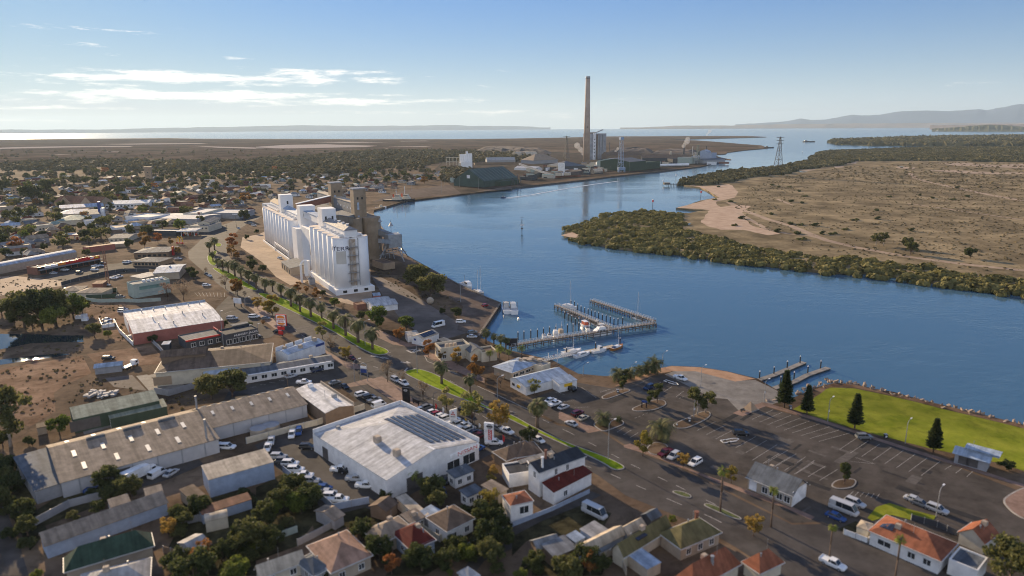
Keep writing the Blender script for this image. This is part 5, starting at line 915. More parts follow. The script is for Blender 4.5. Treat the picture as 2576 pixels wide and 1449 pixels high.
mb=MB();mb.tube((-48,y_,6.5),(0,y_,6.5),.25,6);mb.tube((-48,y_,5.6),(0,y_,5.6),.12,5);mb.tube((-48,y_,0),(-48,y_,6.5),.25,6);mb.tube((0,y_,0),(0,y_,6.5),.25,6);mb.build('pipe',M_silo,sa)
mb=MB();mb.box(50,62,-7,7,0,HA+2);mb.build('end_block',RM['blue'],sa)
wh=thing('working_house','white working house with a brown panel between the two white silo blocks','silo',tuple(SP(86,0)),AXA)
mb=MB();mb.box(10,24,-9,9,0,HA-3);mb.build('wall',M_silo,wh);mb=MB();mb.box(-12,10,-8,6,0,HA-1);mb.build('bin_block',M_silo,wh);zz=zat(SP(104,0),516);mb=MB();mb.box(13,22,-5,5,HA-3,zz);mb.build('lift_tower',M_silo,wh)
for y in(-2.2,2.2):mb=MB();mb.box(12.9,13.1,y-.6,y+.6,zz-7,zz-5);mb.build('window',M_dkwin,wh)
mb=MB();mb.box(9.8,10.02,1.5*SGN-2.6,1.5*SGN+2.6,11,18);mb.box(-12.06,-11.9,3,6,10,17);mb.build('brown_panel',WM['brown'],wh);z1=zat(SP(70,0),541);mb=MB();mb.box(-22,13,-2.6,2.6,z1-4.5,z1-.4);mb.build('link_gallery',M_silo,wh);mb=MB();mb.box(-22,13,-2.9,2.9,z1-.4,z1);mb.build('link_roof',RM['blue'],wh)
for i in range(4):mb=MB();mb.box(9.85,10.08,(4+0*i)*SGN,(5.2)*SGN,4+6*i,6+6*i)if SGN>0 else mb.box(9.85,10.08,-5.2,-4,4+6*i,6+6*i);mb.build('window',M_dkwin,wh)
b=Bld('weigh_shed','dark-roofed shed with brown columns against the foot of the silos',SP(66,-21,4.5),SP(92,-21,4.5),SP(66,-11.2,4.5),4.5,'shed','cd',1.5,.3,'beige','slate');b.windows('ab',.1,.9,4,2,3.6,3,M_dkwin)
QC=36.0;s1=find_s(901,QC,40);s2=find_s(844,QC,40)
cb=thing('concrete_silo','brown concrete bins with dark galleries and two tall square towers','silo',tuple(SP((s1+s2)/2,QC)),AXA);h_=(s2-s1)/2
zt1=zat(SP(s1,QC),475);zt2=zat(SP(s2,QC),460);zg=zat(SP(s1+12,QC),508)
for x,zt in((-h_,zt1),(h_,zt2)):
 mb=MB();mb.box(x-4,x+4,-4.3,4.3,0,zt);mb.build('tower',M_conc2,cb);mb=MB();mb.box(x-4.3,x+4.3,-4.6,4.6,zt,zt+.7);mb.build('tower_roof',M_steel,cb)
 for i in range(4):mb=MB();mb.box(x-4.08,x-3.95,.8,2.2,zt-14-9*i,zt-9-9*i);mb.build('window',RM['blue'],cb)
 mb=MB();mb.box(x-4.1,x-3.95,-2.2,-1,zt-7,zt-5.4);mb.box(x-4.1,x-3.95,1,2.2,zt-7,zt-5.4);mb.build('window',M_dkwin,cb)
mb=MB();mb.cyl((0,0),6.5,0,zg-9,18);bm_=mb.mesh('bin',M_conc2,smooth=False)
for i in range(8):
 for q in(-6.5,6.5):link_mesh('bin',bm_,cb,(-h_-6+13*i,q,0))
sgr=SGN
mb=MB();mb.box(-h_+4,h_+44,-3,3,zg-9,zg);mb.build('gallery',M_shed,cb);mb=MB();mb.box(-h_+4,h_+44,-3.3,3.3,zg,zg+.4);mb.build('gallery_roof',RM['cream'],cb)
mb=MB();yl0,yl1=(4,15)if SGN>0 else(-15,-4);mb.add([(-h_-3,yl0,zg-7),(h_+40,yl0,zg-7),(h_+40,yl1,zg-9),(-h_-3,yl1,zg-9),(-h_-3,yl0,zg-13),(h_+40,yl0,zg-13),(h_+40,yl1,zg-13),(-h_-3,yl1,zg-13)],[(0,1,2,3),(4,7,6,5),(0,4,5,1),(1,5,6,2),(2,6,7,3),(3,7,4,0)]);mb.build('lower_roof',RM['slate'],cb)
yw=(yl1 if SGN>0 else yl0);M_pale=M_signwhite
for i in range(5):
 mb=MB();mb.tube((0,0,0),(0,.12*SGN,0),.75,10);w_=mb.mesh('round_window',M_pale);link_mesh('round_window',w_,cb,(-h_+4+8*i,yw,zg-11));link_mesh('round_window',w_,cb,(-h_+9+8*i,3*SGN,zg-4))
def gal(name,label,a,b_,w,h,m,roof=None,cat='conveyor'):
 c=(a+b_)/2;o=thing(name,label,cat,(c.x,c.y,c.z));mb=MB();mb.bar(a-c,b_-c,w,h);mb.build('casing',m,o)
 if roof:mb=MB();up=Vector((0,0,h/2+.2));mb.bar(a-c+up,b_-c+up,w*1.15,.4);mb.build('roof',roof,o)
 return o
sT=SA+50;p0=SP(sT-3,6,0);p0.z=zat(p0,521);p1=SP(s2,QC-4,0);p1.z=zat(p1,500);gal('conveyor_gallery','long white-roofed conveyor gallery from the far silo tower to the concrete bins',p0,p1,4,4.5,WM['brick'],M_signwhite)
p0=SP(54,6,0);p0.z=zat(p0,552);p1=SP(s1,QC-4,0);p1.z=zat(p1,557);gal('conveyor_gallery','grey concrete conveyor gallery from the near silo tower to the brown bins',p0,p1,4,5,M_conc2,M_steel)
c=G(990,652);ld=thing('ship_loader','grey steel ship loader with sloping conveyor galleries on braced legs','loader',(c.x,c.y,0));zb=zat(c,588);mb=MB();mb.cbox((0,0,zb-4.5),(9,9,9),AXA);mb.build('head_house',M_steel,ld)
q0=SP(s1-4,QC+6)-c;q0.z=zat(SP(s1-4,QC+6),574);mb=MB();mb.bar(q0,(0,0,zb-2),4,4);mb.build('conveyor',M_shed,ld);q1=SP(s1-30,QC+4)-c;q1.z=zat(SP(s1-30,QC+4),606);mb=MB();mb.bar(q1,(0,0,zb-6),3,3);mb.build('conveyor',M_steel,ld)
for i,(dx,dy)in enumerate(((-4,-4),(4,-4),(4,4),(-4,4))):
 mb=MB();mb.tube((dx,dy,zb-8),(dx*2.2,dy*2.2,0),.4,5);mb.build('leg',M_steel,ld);ex,ey=((4,-4),(4,4),(-4,4),(-4,-4))[i]
 mb=MB();mb.tube((dx*1.2,dy*1.2,zb-11),(ex*2,ey*2,4),.2,4);mb.tube((ex*1.2,ey*1.2,zb-11),(dx*2,dy*2,4),.2,4);mb.build('brace',M_steel,ld)
for i in range(4):
 f=.18+.2*i;p=q0.lerp(Vector((0,0,zb-2)),f)
 for s in(-1.6,1.6):mb=MB();mb.tube((p.x+s,p.y,p.z-2),(p.x+s*2.5,p.y,0),.25,4);mb.build('trestle',M_steel,ld)
for f in(.45,.95):p=q0.lerp(Vector((0,0,zb-2)),f);mb=MB();mb.tube(p,p+Vector((0,0,11)),.15,4);mb.tube(p+Vector((0,0,7)),p+Vector((0,0,10)),1.8,6,.1);mb.build('mast',M_steel,ld)
for k in range(2):
 pp=G(1004+8*k,632+6*k);mb=MB();a=pp-c;mb.tube((a.x,a.y,14),(a.x,a.y,0),.3,4);mb.tube((a.x,a.y,14),(0,0,zb-7),.35,4);mb.build('boom',M_steel,ld)
b=Bld('shed','white low shed at the foot of the near silo, nearer the silo','a6:1340,1222','a6:1570,1192','a6:1385,1270',3.0,rise=1,wall='white',top='white');Bld('shed','white low shed at the foot of the near silo, nearer the camera','a6:1385,1243','a6:1638,1215','a6:1420,1300',3.0,rise=1.2,wall='white',top='white');Bld('shed','small brick shed beside the two white sheds','a6:1255,1258','a6:1345,1245','a6:1270,1285',2.8,'flat',para=.2,wall='brick',top='rust')
Bld('pump_house','stone ruin-like shed behind the near silo by the wharf','a6:1445,830','a6:1560,815','a6:1470,880',4,'flat',para=.3,wall='stone',top='brown');Bld('toilet_block','little blue-roofed hut against the silo end','a6:1450,1165','a6:1520,1160','a6:1470,1185',2.8,'shed','ab',.3,.2,'red','blue')
g=SP(42,-16);o=thing('dust_collector','white dust collector cylinder with a bent pipe at the near silo','machine',(g.x,g.y,0));mb=MB();mb.cyl((0,0),1.8,4,13,12);mb.cyl((0,0),.3,2,4,8,1.8);mb.build('vessel',M_silo,o);mb=MB();mb.tube((-3,-2,0),(-3,-2,11),.7,8);mb.tube((-3,-2,11),(-1.6,-1,13),.7,8);mb.tube((-1.6,-1,13),(0,0,13),.7,8);mb.build('pipe',M_silo,o)
for x,y in((-1.3,-1.3),(1.3,-1.3),(1.3,1.3),(-1.3,1.3)):mb=MB();mb.tube((x,y,0),(x,y,5),.12,4);mb.build('leg',M_steel,o)
b=Bld('control_hut','small grey hut by the dust collector','a6:800,1010','a6:860,1005','a6:815,1030',2.8,'flat',para=.2,wall='grey',top='grey')
# ------------------------------------------------------------ smelter and mill along the far wharf
def blk(name,label,k,p0,p1,top,depth,roof='gable',ridge='x',rise=None,wall='grey',topm='grey',cat='building',over=.3,**kw):
 """front wall foot from p0 to p1, eave seen at height 'top' above p0, running 'depth' metres back"""
 A=mk(f'{k}:{p0[0]},{p0[1]}');B=mk(f'{k}:{p1[0]},{p1[1]}');x,y=z(k,*p0);h=hgt(x,y,z(k,0,top)[1]);d=(B-A).normalized();n=Vector((-d.y,d.x,0));n=n if n.dot(A)>0 else-n
 a,b_,c=A+Vector((0,0,h)),B+Vector((0,0,h)),A+n*depth+Vector((0,0,h));return Bld(name,label,a,b_,c,h,roof,ridge,rise if rise is not None else h*.3,over,wall,topm,cat,**kw)
g=G(1475,415);Hc=hgt(1475,415,192);ch=thing('smelter_chimney','very tall tapering pale brick smelter chimney','chimney',(g.x,g.y,0));mb=MB();mb.cyl((0,0),8.2,0,Hc*.98,32,4.9);mb.build('shaft',mat('chimney_brick',(.36,.275,.215),col2=(.46,.36,.285),rough=.9,scale=.06),ch,smooth=True);mb=MB();mb.cyl((0,0),5.2,Hc*.975,Hc,32,5.0);mb.build('cap',M_steel,ch,smooth=True)
mb=MB();mb.box(-1.2,1.2,-7.4,-6.6,Hc*.43,Hc*.44);mb.build('vent',M_dkwin,ch)
b=blk('acid_plant_tower','tall grey stained tower block right behind the chimney','c5',(285,592),(535,584),195,34,'flat',para=2,wall=mat('wall_tower',(.24,.25,.27),col2=(.38,.39,.41),rough=.9,scale=.06,detail=8),topm='grey')
for t,w in((.25,7),(.42,3),(.6,2.5),(.78,2.5)):b.plate('pilaster','ab',t,b.h/2,w,b.h+(6 if t==.25 else 0),M_signwhite if t==.25 else WM['brown']if t==.42 else WM['grey'],3)
b.roofbox('roof_house',.3,.5,18,14,5,WM['brown']);mb=MB();mb.bar((0,0,b.h+3),(b.hx,0,b.h+12),3,2.5);mb.build('roof_conveyor',M_steel,b.o)
for i in range(6):b.plate('window','ab',.25,b.h*(.15+.13*i),2,3,M_dkwin,3.6)
b=Bld('ore_shed','huge dark green gabled ore shed by the wharf','c4:500,690','c4:930,640','c4:268,655',9,rise=17,wall=mat('wall_orego',(.055,.085,.07),rough=.8,scale=.05),top=mat('roof_orego',(.06,.09,.075),rough=.7,scale=.05,stripe=.6),over=.3);b.plate('sign','ac',.5,15,6,5,M_signwhite,.5);b.plate('lean_to','ab',.6,3.5,b.L*.55,7,WM['green'],12)
for i in range(10):b.rooftile('roof_rib',.05+.1*i,.056+.1*i,.02,.48,M_steel,.3)
o=thing('flour_mill','white flour mill with a cluster of tall silos','mill',tuple(mk('c4:270,520')));H1=hgt(*z('c4',270,520),z('c4',0,335)[1]);e=1.05*(mk('c4:350,520')-mk('c4:200,520')).length/6
for i in range(6):
 mb=MB();mb.cyl((0,0),e*.55,0,H1*(1.12 if i==3 else .98 if i>3 else .93),14);mb.build('silo',M_silo,o,((i-2.5)*e,12,0),smooth=False)
mb=MB();mb.box(-2.2*e,3*e,-6,6,0,H1*.42);mb.build('mill_house',M_silo,o);mb=MB();mb.box(-3.4*e,-2.4*e,-4,4,0,H1*.36);mb.build('annex',WM['cream'],o)
o2=thing('steel_frame','open cream steel frame beside the flour mill','frame',tuple(mk('c4:110,485')))
for x in range(5):
 for y in(-6,6):mb=MB();mb.box(x*8-16.3,x*8-15.7,y-.3,y+.3,0,18);mb.build('post',WM['cream'],o2)
for zz in(9,18):
 for y in(-6,6):mb=MB();mb.box(-16.3,16.3,y-.3,y+.3,zz,zz+.6);mb.build('beam',WM['cream'],o2)
for i,(x0,x1)in enumerate(((910,1085),(1040,1185))):blk('arched_shelter',('left' if i==0 else 'right')+' one of two tan arched shelters in front of the slag heaps','c4',(x0,388+3*i),(x1,384+3*i),378,40,'barrel','x',14,'dark',RM['cream'],'shelter')
rows=[('smelter_shed','wide grey hipped smelter shed behind the white sign board',(1130,470),(1440,455),425,50,'hip',14,'grey','tan'),('smelter_shed','white low shed right of the huge green ore shed',(885,545),(1160,555),520,25,'gable',4,'white','white'),('smelter_shed','pale grey shed with a yellow edge left of the arched shelters',(540,450),(900,445),425,40,'gable',7,'grey','pale'),('smelter_shed','brown-grey conveyor building along the low ground below the pale grey shed',(385,480),(900,470),460,14,'flat',0,'brown','brown'),('smelter_shed','dark heap cover shed left of the chimney foot',(1440,560),(1790,550),500,60,'hip',9,'dark','slate'),('smelter_shed','small tan arched shelter by the wharf',(1900,595),(2010,590),580,16,'barrel',7,'dark','cream'),('smelter_shed','pale weathered shed by the blue wharf crane',(2000,520),(2230,515),460,40,'gable',6,'white','pale'),('smelter_shed','pale green shed with a tall front right of the blue crane',(2230,545),(2345,535),440,60,'gable',6,'sage','pale'),('smelter_shed','long dark furnace hall with a flat roof line',(2060,425),(2500,415),360,35,'gable',8,'brown','brown'),('smelter_shed','small cream tower house left of the furnace hall',(1990,395),(2065,395),355,15,'flat',0,'cream','cream'),('smelter_shed','low white wall building at the chimney foot',(1845,485),(1985,480),455,15,'flat',0,'cream','grey')]
for n,l,p0,p1,t,d,rf,rs,w,tp in rows:blk(n,l,'c4',p0,p1,t,d,rf,'x',rs,w,tp,'shed')
rows=[('dark green block shed on the wharf',(905,770),(1160,745),625,70,'gable',6,'green','slate'),('lower dark green shed next to the dark green block shed',(1160,745),(1380,720),640,50,'flat',0,'green','green'),('long dark refinery hall of the far smelter',(1100,640),(1840,640),560,40,'gable',7,'dark','brown'),('dark refinery block beyond the long hall',(1580,655),(1840,650),580,30,'flat',0,'dark','dark'),('green steel works block near the smelter point',(1840,660),(1930,650),560,30,'flat',0,'sage','grey'),('blue-white plant block near the smelter point',(1970,600),(2050,595),545,20,'gable',4,'blue','white'),('dark domed plant block behind the blue-white block',(1970,545),(2065,545),480,30,'hip',6,'dark','dark'),('tall pale silo house at the smelter point',(2115,600),(2170,595),460,20,'gable',4,'blue','blue'),('pale box plant at the tip of the smelter point',(2190,610),(2260,600),490,22,'flat',0,'blue','grey'),('low grey plant sheds at the smelter point',(2060,650),(2400,625),600,20,'gable',3,'grey','slate')]
for l,p0,p1,t,d,rf,rs,w,tp in rows:blk('smelter_shed',l,'c5',p0,p1,t,d,rf,'x',rs,w,tp,'shed')
o=thing('storage_tanks','row of white horizontal tanks on the wharf of the far smelter','tank',tuple(mk('c5:1550,695')));
for i in range(5):mb=MB();mb.tube((-9,0,3),(9,0,3),3,12);q_=mb.build('tank',M_silo,o,(-34+17*i,5*i-10,0));q_.rotation_euler=(0,0,.35)
def lattice(name,label,g,H,w,m,taper=.15,arms=0,cat='tower',head=None):
 o=thing(name,label,cat,(g.x,g.y,0),.4);mb=MB();N_=7;c4=[(-1,-1),(1,-1),(1,1),(-1,1)];lv=[(H*i/N_,w/2*(1-(1-taper)*i/N_))for i in range(N_+1)];t=max(.12,w*.035)
 for(z0,a),(z1,b_)in zip(lv[:-1],lv[1:]):
  for i in range(4):
   p,q=c4[i],c4[(i+1)%4];mb.tube((p[0]*a,p[1]*a,z0),(p[0]*b_,p[1]*b_,z1),t,4);mb.tube((p[0]*a,p[1]*a,z0),(q[0]*b_,q[1]*b_,z1),t*.7,3);mb.tube((p[0]*b_,p[1]*b_,z1),(q[0]*b_,q[1]*b_,z1),t*.7,3)
 mb.build('frame',m,o)
 for i in range(arms):mb=MB();zz=H*(.98-.1*i);mb.tube((-w*.75,0,zz),(w*.75,0,zz),t,4);mb.build('arm',m,o)
 if head:mb=MB();mb.cbox((0,0,H),head);mb.build('head',m,o)
 return o
M_dksteel=mat('dark_steel',(.07,.07,.075),rough=.6);M_crane=mat('crane_blue',(.22,.30,.42),rough=.5)
lattice('transmission_tower','tall steel lattice pylon standing at the edge of the mangroves',G(1957,424),hgt(1957,424,344),13,M_dksteel,.1,3);lattice('transmission_tower','dark lattice mast left of the smelter chimney',G(1424.6,404),hgt(1424.6,404,342),13,M_dksteel,.1,2)
lattice('wharf_crane','slender blue lattice wharf crane with a dark head',G(1561,433),hgt(1561,433,348),9,M_crane,.5,0,'crane',(7,7,5));g=G(1563,433);o=thing('crane_base','blue crane carriage on the wharf under the lattice crane','crane',(g.x,g.y,0));mb=MB();mb.box(-7,7,-6,6,4,9);mb.build('carriage',M_crane,o)
for x in(-6,6):
 for y in(-5,5):mb=MB();mb.box(x-.8,x+.8,y-.8,y+.8,0,4);mb.build('leg',M_crane,o)
lattice('plant_tower','green lattice jib tower at the smelter point',mk('c5:1960,650'),hgt(*z('c5',1960,650),z('c5',0,360)[1]),10,mat('jib_green',(.13,.17,.15)),.3);lattice('plant_tower','grey lattice plant tower by the blue-white plant block',mk('c5:1925,655'),hgt(*z('c5',1925,655),z('c5',0,470)[1]),9,M_steel,.5)
for i,(x,y,t,l)in enumerate(((588,470,320,'thin dark stack right of the grey tower block'),(1750,520,340,'thick dark stack behind the refinery hall'),(1545,560,460,'short cream stack on the refinery hall'),(1888,520,380,'thin pale stack near the green jib tower'),(2095,560,375,'thin dark steaming stack at the smelter point'))):
 g=mk(f'c5:{x},{y}');H_=hgt(*z('c5',x,y),z('c5',0,t)[1]);o=thing('flue_stack',l,'chimney',(g.x,g.y,0));r=3.0 if i in(1,2)else 1.4;mb=MB();mb.cyl((0,0),r,0,H_,10,r*.8);mb.build('shaft',(M_dksteel,M_dksteel,WM['cream'],M_steel,M_dksteel)[i],o)
M_steam=bpy.data.materials.new('steam');M_steam.use_nodes=True;_n=M_steam.node_tree;_n.nodes.clear();_o=_n.nodes.new('ShaderNodeOutputMaterial');_v=_n.nodes.new('ShaderNodeVolumePrincipled');_v.inputs['Density'].default_value=.06;_v.inputs['Color'].default_value=(.97,.97,.97,1);_n.links.new(_v.outputs[0],_o.inputs['Volume'])
def steam(k,s,r,hh):
 p=pts(k,s);import bmesh
 bm=bmesh.new()
 for i,q in enumerate(p):
  m_=bmesh.ops.create_icosphere(bm,subdivisions=2,radius=r*random.uniform(.7,1.2)*(.6+.4*i/len(p)))
  for v in m_['verts']:v.co+=Vector((q.x,q.y,hh+i*r*.55))
 me=bpy.data.meshes.new('steam');bm.to_mesh(me);bm.free();me.materials.append(M_steam);setp(link_mesh('steam',me),kind='stuff')
steam('c5','180,640 160,640 140,640 110,640 85,640',9,22);steam('c5','1740,560 1760,560 1790,560 1800,560',11,32);steam('c5','2095,560 2105,560 2120,560 2135,560',6,62);steam('c5','690,520 710,520 720,520',7,12)
def heap(label,k,s,H,m,seed):
 p=ccw([(q.x,q.y)for q in pts(k,s)]);r=random.Random(seed);q=wobble(p,5,18);n=len(q);c=Vector((sum(a for a,b in q)/n,sum(b for a,b in q)/n));mb=MB();rings=[]
 for f,hh in((1,0),(.86,.55),(.7,.95),(.4,1.0)):rings.append([(c.x+(a-c.x)*f,c.y+(b-c.y)*f,H*hh*r.uniform(.8,1.15)if hh else-.1)for a,b in q])
 mb.loft(rings);o=mb.build('slag_heap',m,smooth=False);setp(o,label,'heap')
M_slag=mat('slag',(.035,.03,.032),col2=(.11,.08,.065),rough=.95,scale=.03,detail=9);heap('long dark slag heap with tan gullies behind the arched shelters','c4','340,330 700,345 1340,350 1360,325 900,290 450,290',16,M_slag,1);heap('dark slag heap behind the furnace hall','c5','560,480 1250,490 1280,460 1000,430 700,440',12,M_slag,2);heap('low dark slag heap near the refinery stacks','c5','1250,500 1900,510 2000,470 1500,450',10,M_slag,3);heap('brown ore heap on the smelter wharf','c4','1450,610 1800,600 1780,570 1500,575',6,M_slag,4)
def tip(label,s,H):heap(label,'c4',s,H,WM['brown'],len(s))
tip('tan spill on the flank of the slag heap nearest the flour mill','530,330 570,330 600,300 580,295',12)
b=blk('advertising_board','white board raised on a single pole by the wharf road','c4',(1440,605),(1525,605),455,1.2,'flat',para=0,wall='white',topm='white',cat='sign');b.o['label']='big white board on legs on the smelter wharf'
def clutter():
 r=random.Random(5);it=[]
 cols=[('dark',WM['dark']),('rust-red',WM['brick']),('teal',WM['sage']),('pale',WM['cream']),('dark',WM['dark']),('white',WM['white']),('tan',WM['beige'])]
 for i in range(160):
  x=r.uniform(960,2150)if i<92 else r.uniform(0,560);yb=700-(x-960)*.1 if i<92 else 745-x*.03;y=yb-r.uniform(12,150)
  g_=mk(f'c4:{x},{y}')if i<112 else mk(f'c5:{r.uniform(1130, 2300)},{r.uniform(590, 672)}')
  it.append((g_,cols[r.randrange(7)],r.uniform(5,24),r.uniform(4,10),r.uniform(2.5,8),r.choice(('gable','flat','shed'))))
 it.sort(key=lambda t:(t[0]-G(1475,415)).length);cnt={}
 for g,(cn,m),L,W_,h,rf in it:
  k=cnt.get(cn,0);cnt[cn]=k+1;nm='container_shed' if rf=='flat' else 'wharf_shed';A=g+Vector((0,0,h));a=r.choice((-.5,-.45,1.1));d=Vector((math.cos(a),math.sin(a),0))
  bb=Bld(nm,f'small {cn} shed on the smelter wharf, {nth(k)} nearest to the tall chimney of its colour',A,A+d*L,A+Vector((-d.y,d.x,0))*W_,h,rf,'x' if rf!='shed' else 'ab',1.0,.1,m,r.choice(('slate','pale','brown','teal')),'shed','sheds and containers on the smelter wharf',para=.1)
  bb.windows('ab',.3,.7,1,1.4,L*.3,1.6,M_dkwin)
clutter()
p0,p1=mk('c4:950,590'),mk('c4:1400,640');p0.z=18;p1.z=2;gal('conveyor_gallery','long pale conveyor sloping down to the wharf from the green ore shed',p0,p1,3,2.5,M_steel,RM['pale'])
p0,p1=mk('c4:1400,650'),mk('c4:1700,635');o=thing('ore_wagons','line of dark red ore wagons on the smelter wharf','train',tuple((p0+p1)/2));d=(p1-p0).normalized();
for i in range(9):mb=MB();mb.cbox((0,0,2.2),(12,3,3),math.atan2(d.y,d.x));mb.build('wagon',WM['brick'],o,tuple(d*((i-4)*(p1-p0).length/9)))
o=thing('pipe_rack','dark pipe rack in front of the ore shed door','machine',tuple(mk('c4:850,735')))
for i in range(7):mb=MB();mb.tube((i*5-15,0,0),(i*5-15+random.uniform(-3,3),3,random.uniform(8,18)),.6,5);mb.build('pipe',M_dksteel,o)
# ------------------------------------------------------------ masses nobody could count: mangroves, scrub, far woods, rubble
def inside(poly,X,Y):
 n=len(poly);r=np.zeros(len(X),bool);j=n-1
 for i in range(n):
  xi,yi=poly[i][0],poly[i][1];xj,yj=poly[j][0],poly[j][1];c=((yi>Y)!=(yj>Y))&(X<(xj-xi)*(Y-yi)/((yj-yi)or 1e-9)+xi);r^=c;j=i
 return r
def scatter(poly,spacing,r,jit=1.0):
 p=np.array([(q[0],q[1])for q in poly]);x0,y0=p.min(0);x1,y1=p.max(0);gx,gy=np.meshgrid(np.arange(x0,x1,spacing),np.arange(y0,y1,spacing));X=gx.ravel()+r.uniform(-.5,.5,gx.size)*spacing*jit;Y=gy.ravel()+r.uniform(-.5,.5,gx.size)*spacing*jit
 k=inside(poly,X,Y);return X[k],Y[k]
def clumps(X,Y,R,H,n,size,r,z0=0.0):
 """n leaf faces over the dome of each clump, with a low dark skirt of leaves inside"""
 N=len(X);d=r.normal(size=(N,n,3));d[...,2]=np.abs(d[...,2])*.9+.05;d/=np.linalg.norm(d,axis=2)[...,None];rad=r.uniform(.72,1.05,(N,n,1))
 c=np.stack([np.broadcast_to(X[:,None],(N,n)),np.broadcast_to(Y[:,None],(N,n)),np.full((N,n),z0)],2)+d*rad*np.stack([R,R,H],1)[:,None,:]
 a=np.cross(d,r.normal(size=(N,n,3)));a/=np.linalg.norm(a,axis=2)[...,None];b=np.cross(d,a)+d*r.normal(0,.35,(N,n,1));s=(size*R/3)[:,None,None]*r.uniform(.7,1.3,(N,n,1));u=a*s;w=b*s
 v=np.stack([c-u-w,c+u-w,c+u+w,c-u+w],2).reshape(-1,3);return v,np.arange(len(v)).reshape(-1,4)
F['mangrove']=mat('mangrove_leaves',(.085,.082,.027),col2=(.23,.205,.075),rough=.8,spec=.2,scale=.09,detail=9,trans=.3,objvar=0);F['scrub']=mat('scrub_leaves',(.12,.095,.05),col2=(.26,.205,.115),rough=.9,spec=.1,scale=.03,detail=7,trans=.15)
F['wood']=mat('wood_leaves',(.07,.06,.03),col2=(.16,.132,.065),rough=.85,spec=.15,scale=.02,detail=7,trans=.25)
def mass(name,parts_,m,label=None):
 v=np.concatenate([p[0]for p in parts_]);f=np.arange(len(v)).reshape(-1,4);return setp(link_mesh(name,mesh_np(name,v,f,[m])),label,kind='stuff')
mg_low=[(q.x,q.y)for q in pts('v','2640,748 2576,735 2400,715 2200,684 2080,683 1960,668 1850,658 1740,640 1600,628 1500,612 1440,600')]
mg1=mg_low+[(q.x,q.y)for q in pts('a3','660,1380 700,1350 560,1300 525,1290 560,1255 640,1235 770,1192 900,1152 1060,1116 1380,1103 1600,1122 1720,1150 1740,1200 1760,1290 1900,1330 2100,1370 2350,1449')]+[(q.x,q.y)for q in pts('v','1960,632 2060,645 2180,655 2300,668 2420,690 2576,702 2640,710')]
X,Y=scatter(mg1,4.3,rng);k=rng.random(len(X))<np.clip(1.0-.35*(np.sin(X*.06)*np.cos(Y*.07)+np.sin(X*.017+Y*.03)),.22,.95);X,Y=X[k],Y[k];R=.9+4.6*rng.random(len(X))**2.3;dom=clumps(X,Y,R,rng.uniform(.3,1.1,len(X))+R*rng.uniform(.2,.48,len(X)),46,.62,rng)
gapn=np.sin(X*.045+1.3)*np.cos(Y*.05)+np.sin((X+Y)*.021)
edge=[clumps(np.array([q[0]+rng.uniform(-3,3)for q in wobble(mg_low,3,5)]),np.array([q[1]+rng.uniform(-4,1)for q in wobble(mg_low,3,5)]),*(lambda n_:(rng.uniform(2,3.8,n_),rng.uniform(2,3.4,n_)))(len(wobble(mg_low,3,5))),44,.8,rng,-1.2)]
mg2=[(q.x,q.y)for q in pts('a3','1720,835 1712,800 1850,770 2100,712 2300,690 2576,672')]+[(q.x,q.y)for q in pts('a4','120,660 240,630 430,590 415,556 535,540 480,521 560,505 700,496 1000,487 1200,478 1500,466 1800,463 2150,462 2576,462 3000,465 3000,615 2576,612 2000,602 1700,597 1250,598 1050,604 930,596 850,606 760,640 560,660 300,690 200,735 0,748')]+[(q.x,q.y)for q in pts('a3','2450,765 2300,782 2150,818 1900,845')]
X2,Y2=scatter(mg2,11,rng);dd=np.hypot(X2,Y2);k=(rng.random(len(X2))<np.clip(1.15-(np.sin(X2*.011)*np.cos(Y2*.013)+1)*.22,.5,1));X2,Y2=X2[k],Y2[k];R2=rng.uniform(4.5,8.5,len(X2));far=clumps(X2,Y2,R2,rng.uniform(2,3.6,len(X2)),16,1.35,rng)
X3,Y3=scatter([(q.x,q.y)for q in spit[:-0 or None]],34,rng);R3=rng.uniform(13,22,len(X3));sp3=clumps(X3,Y3,R3,rng.uniform(4,7,len(X3)),9,1.6,rng)
mass('mangroves',[dom]+edge,F['mangrove']);mass('mangroves',[far,sp3],mat('far_mangrove_leaves',(.07,.066,.032),col2=(.15,.135,.07),rough=.9,spec=.1,scale=.02,detail=7,trans=.2))
desert=[(q.x,q.y)for q in pts('v','1880,470 2000,440 2200,430 2576,440 2640,445 2640,700 2400,680 2150,640 1990,620 1880,560 1850,520')]
X,Y=scatter(desert,5.2,rng);k=rng.random(len(X))<np.clip(.5+.5*np.sin(X*.013+Y*.02)*np.cos(Y*.031-X*.007),.1,.95);X,Y=X[k],Y[k];R=.3+1.1*rng.random(len(X))**2;sc1=clumps(X,Y,R,R*.55,9,1.2,rng)
flat2=[(q.x,q.y)for q in pts('a4','0,760 300,740 800,660 1700,610 2576,620 3000,640 3000,900 2576,900 1800,850 900,790 0,790')];X,Y=scatter(flat2,22,rng);R=rng.uniform(1.5,3.2,len(X));sc2=clumps(X,Y,R,R*.35,8,1.3,rng)
mass('scrub',[sc1,sc2],F['scrub'])
wood=[(q.x,q.y)for q in pts('a1','0,640 300,615 1000,590 1800,610 2576,600')]+[(q.x,q.y)for q in pts('a2','0,590 500,560 800,530 1100,500 1600,500 2050,500 2300,500 2600,520 2950,560 2900,600 2300,600 2050,590 1700,640 1640,690 1300,680 1000,720 600,770 0,760')]+[(q.x,q.y)for q in pts('a1','2576,720 1800,700 1000,690 0,700')]
X,Y=scatter(wood,17,rng);k=rng.random(len(X))<.82;X,Y=X[k],Y[k];R=rng.uniform(4,8,len(X));w1=clumps(X,Y,R,R*rng.uniform(.9,1.4,len(X)),22,1.25,rng,1.0)
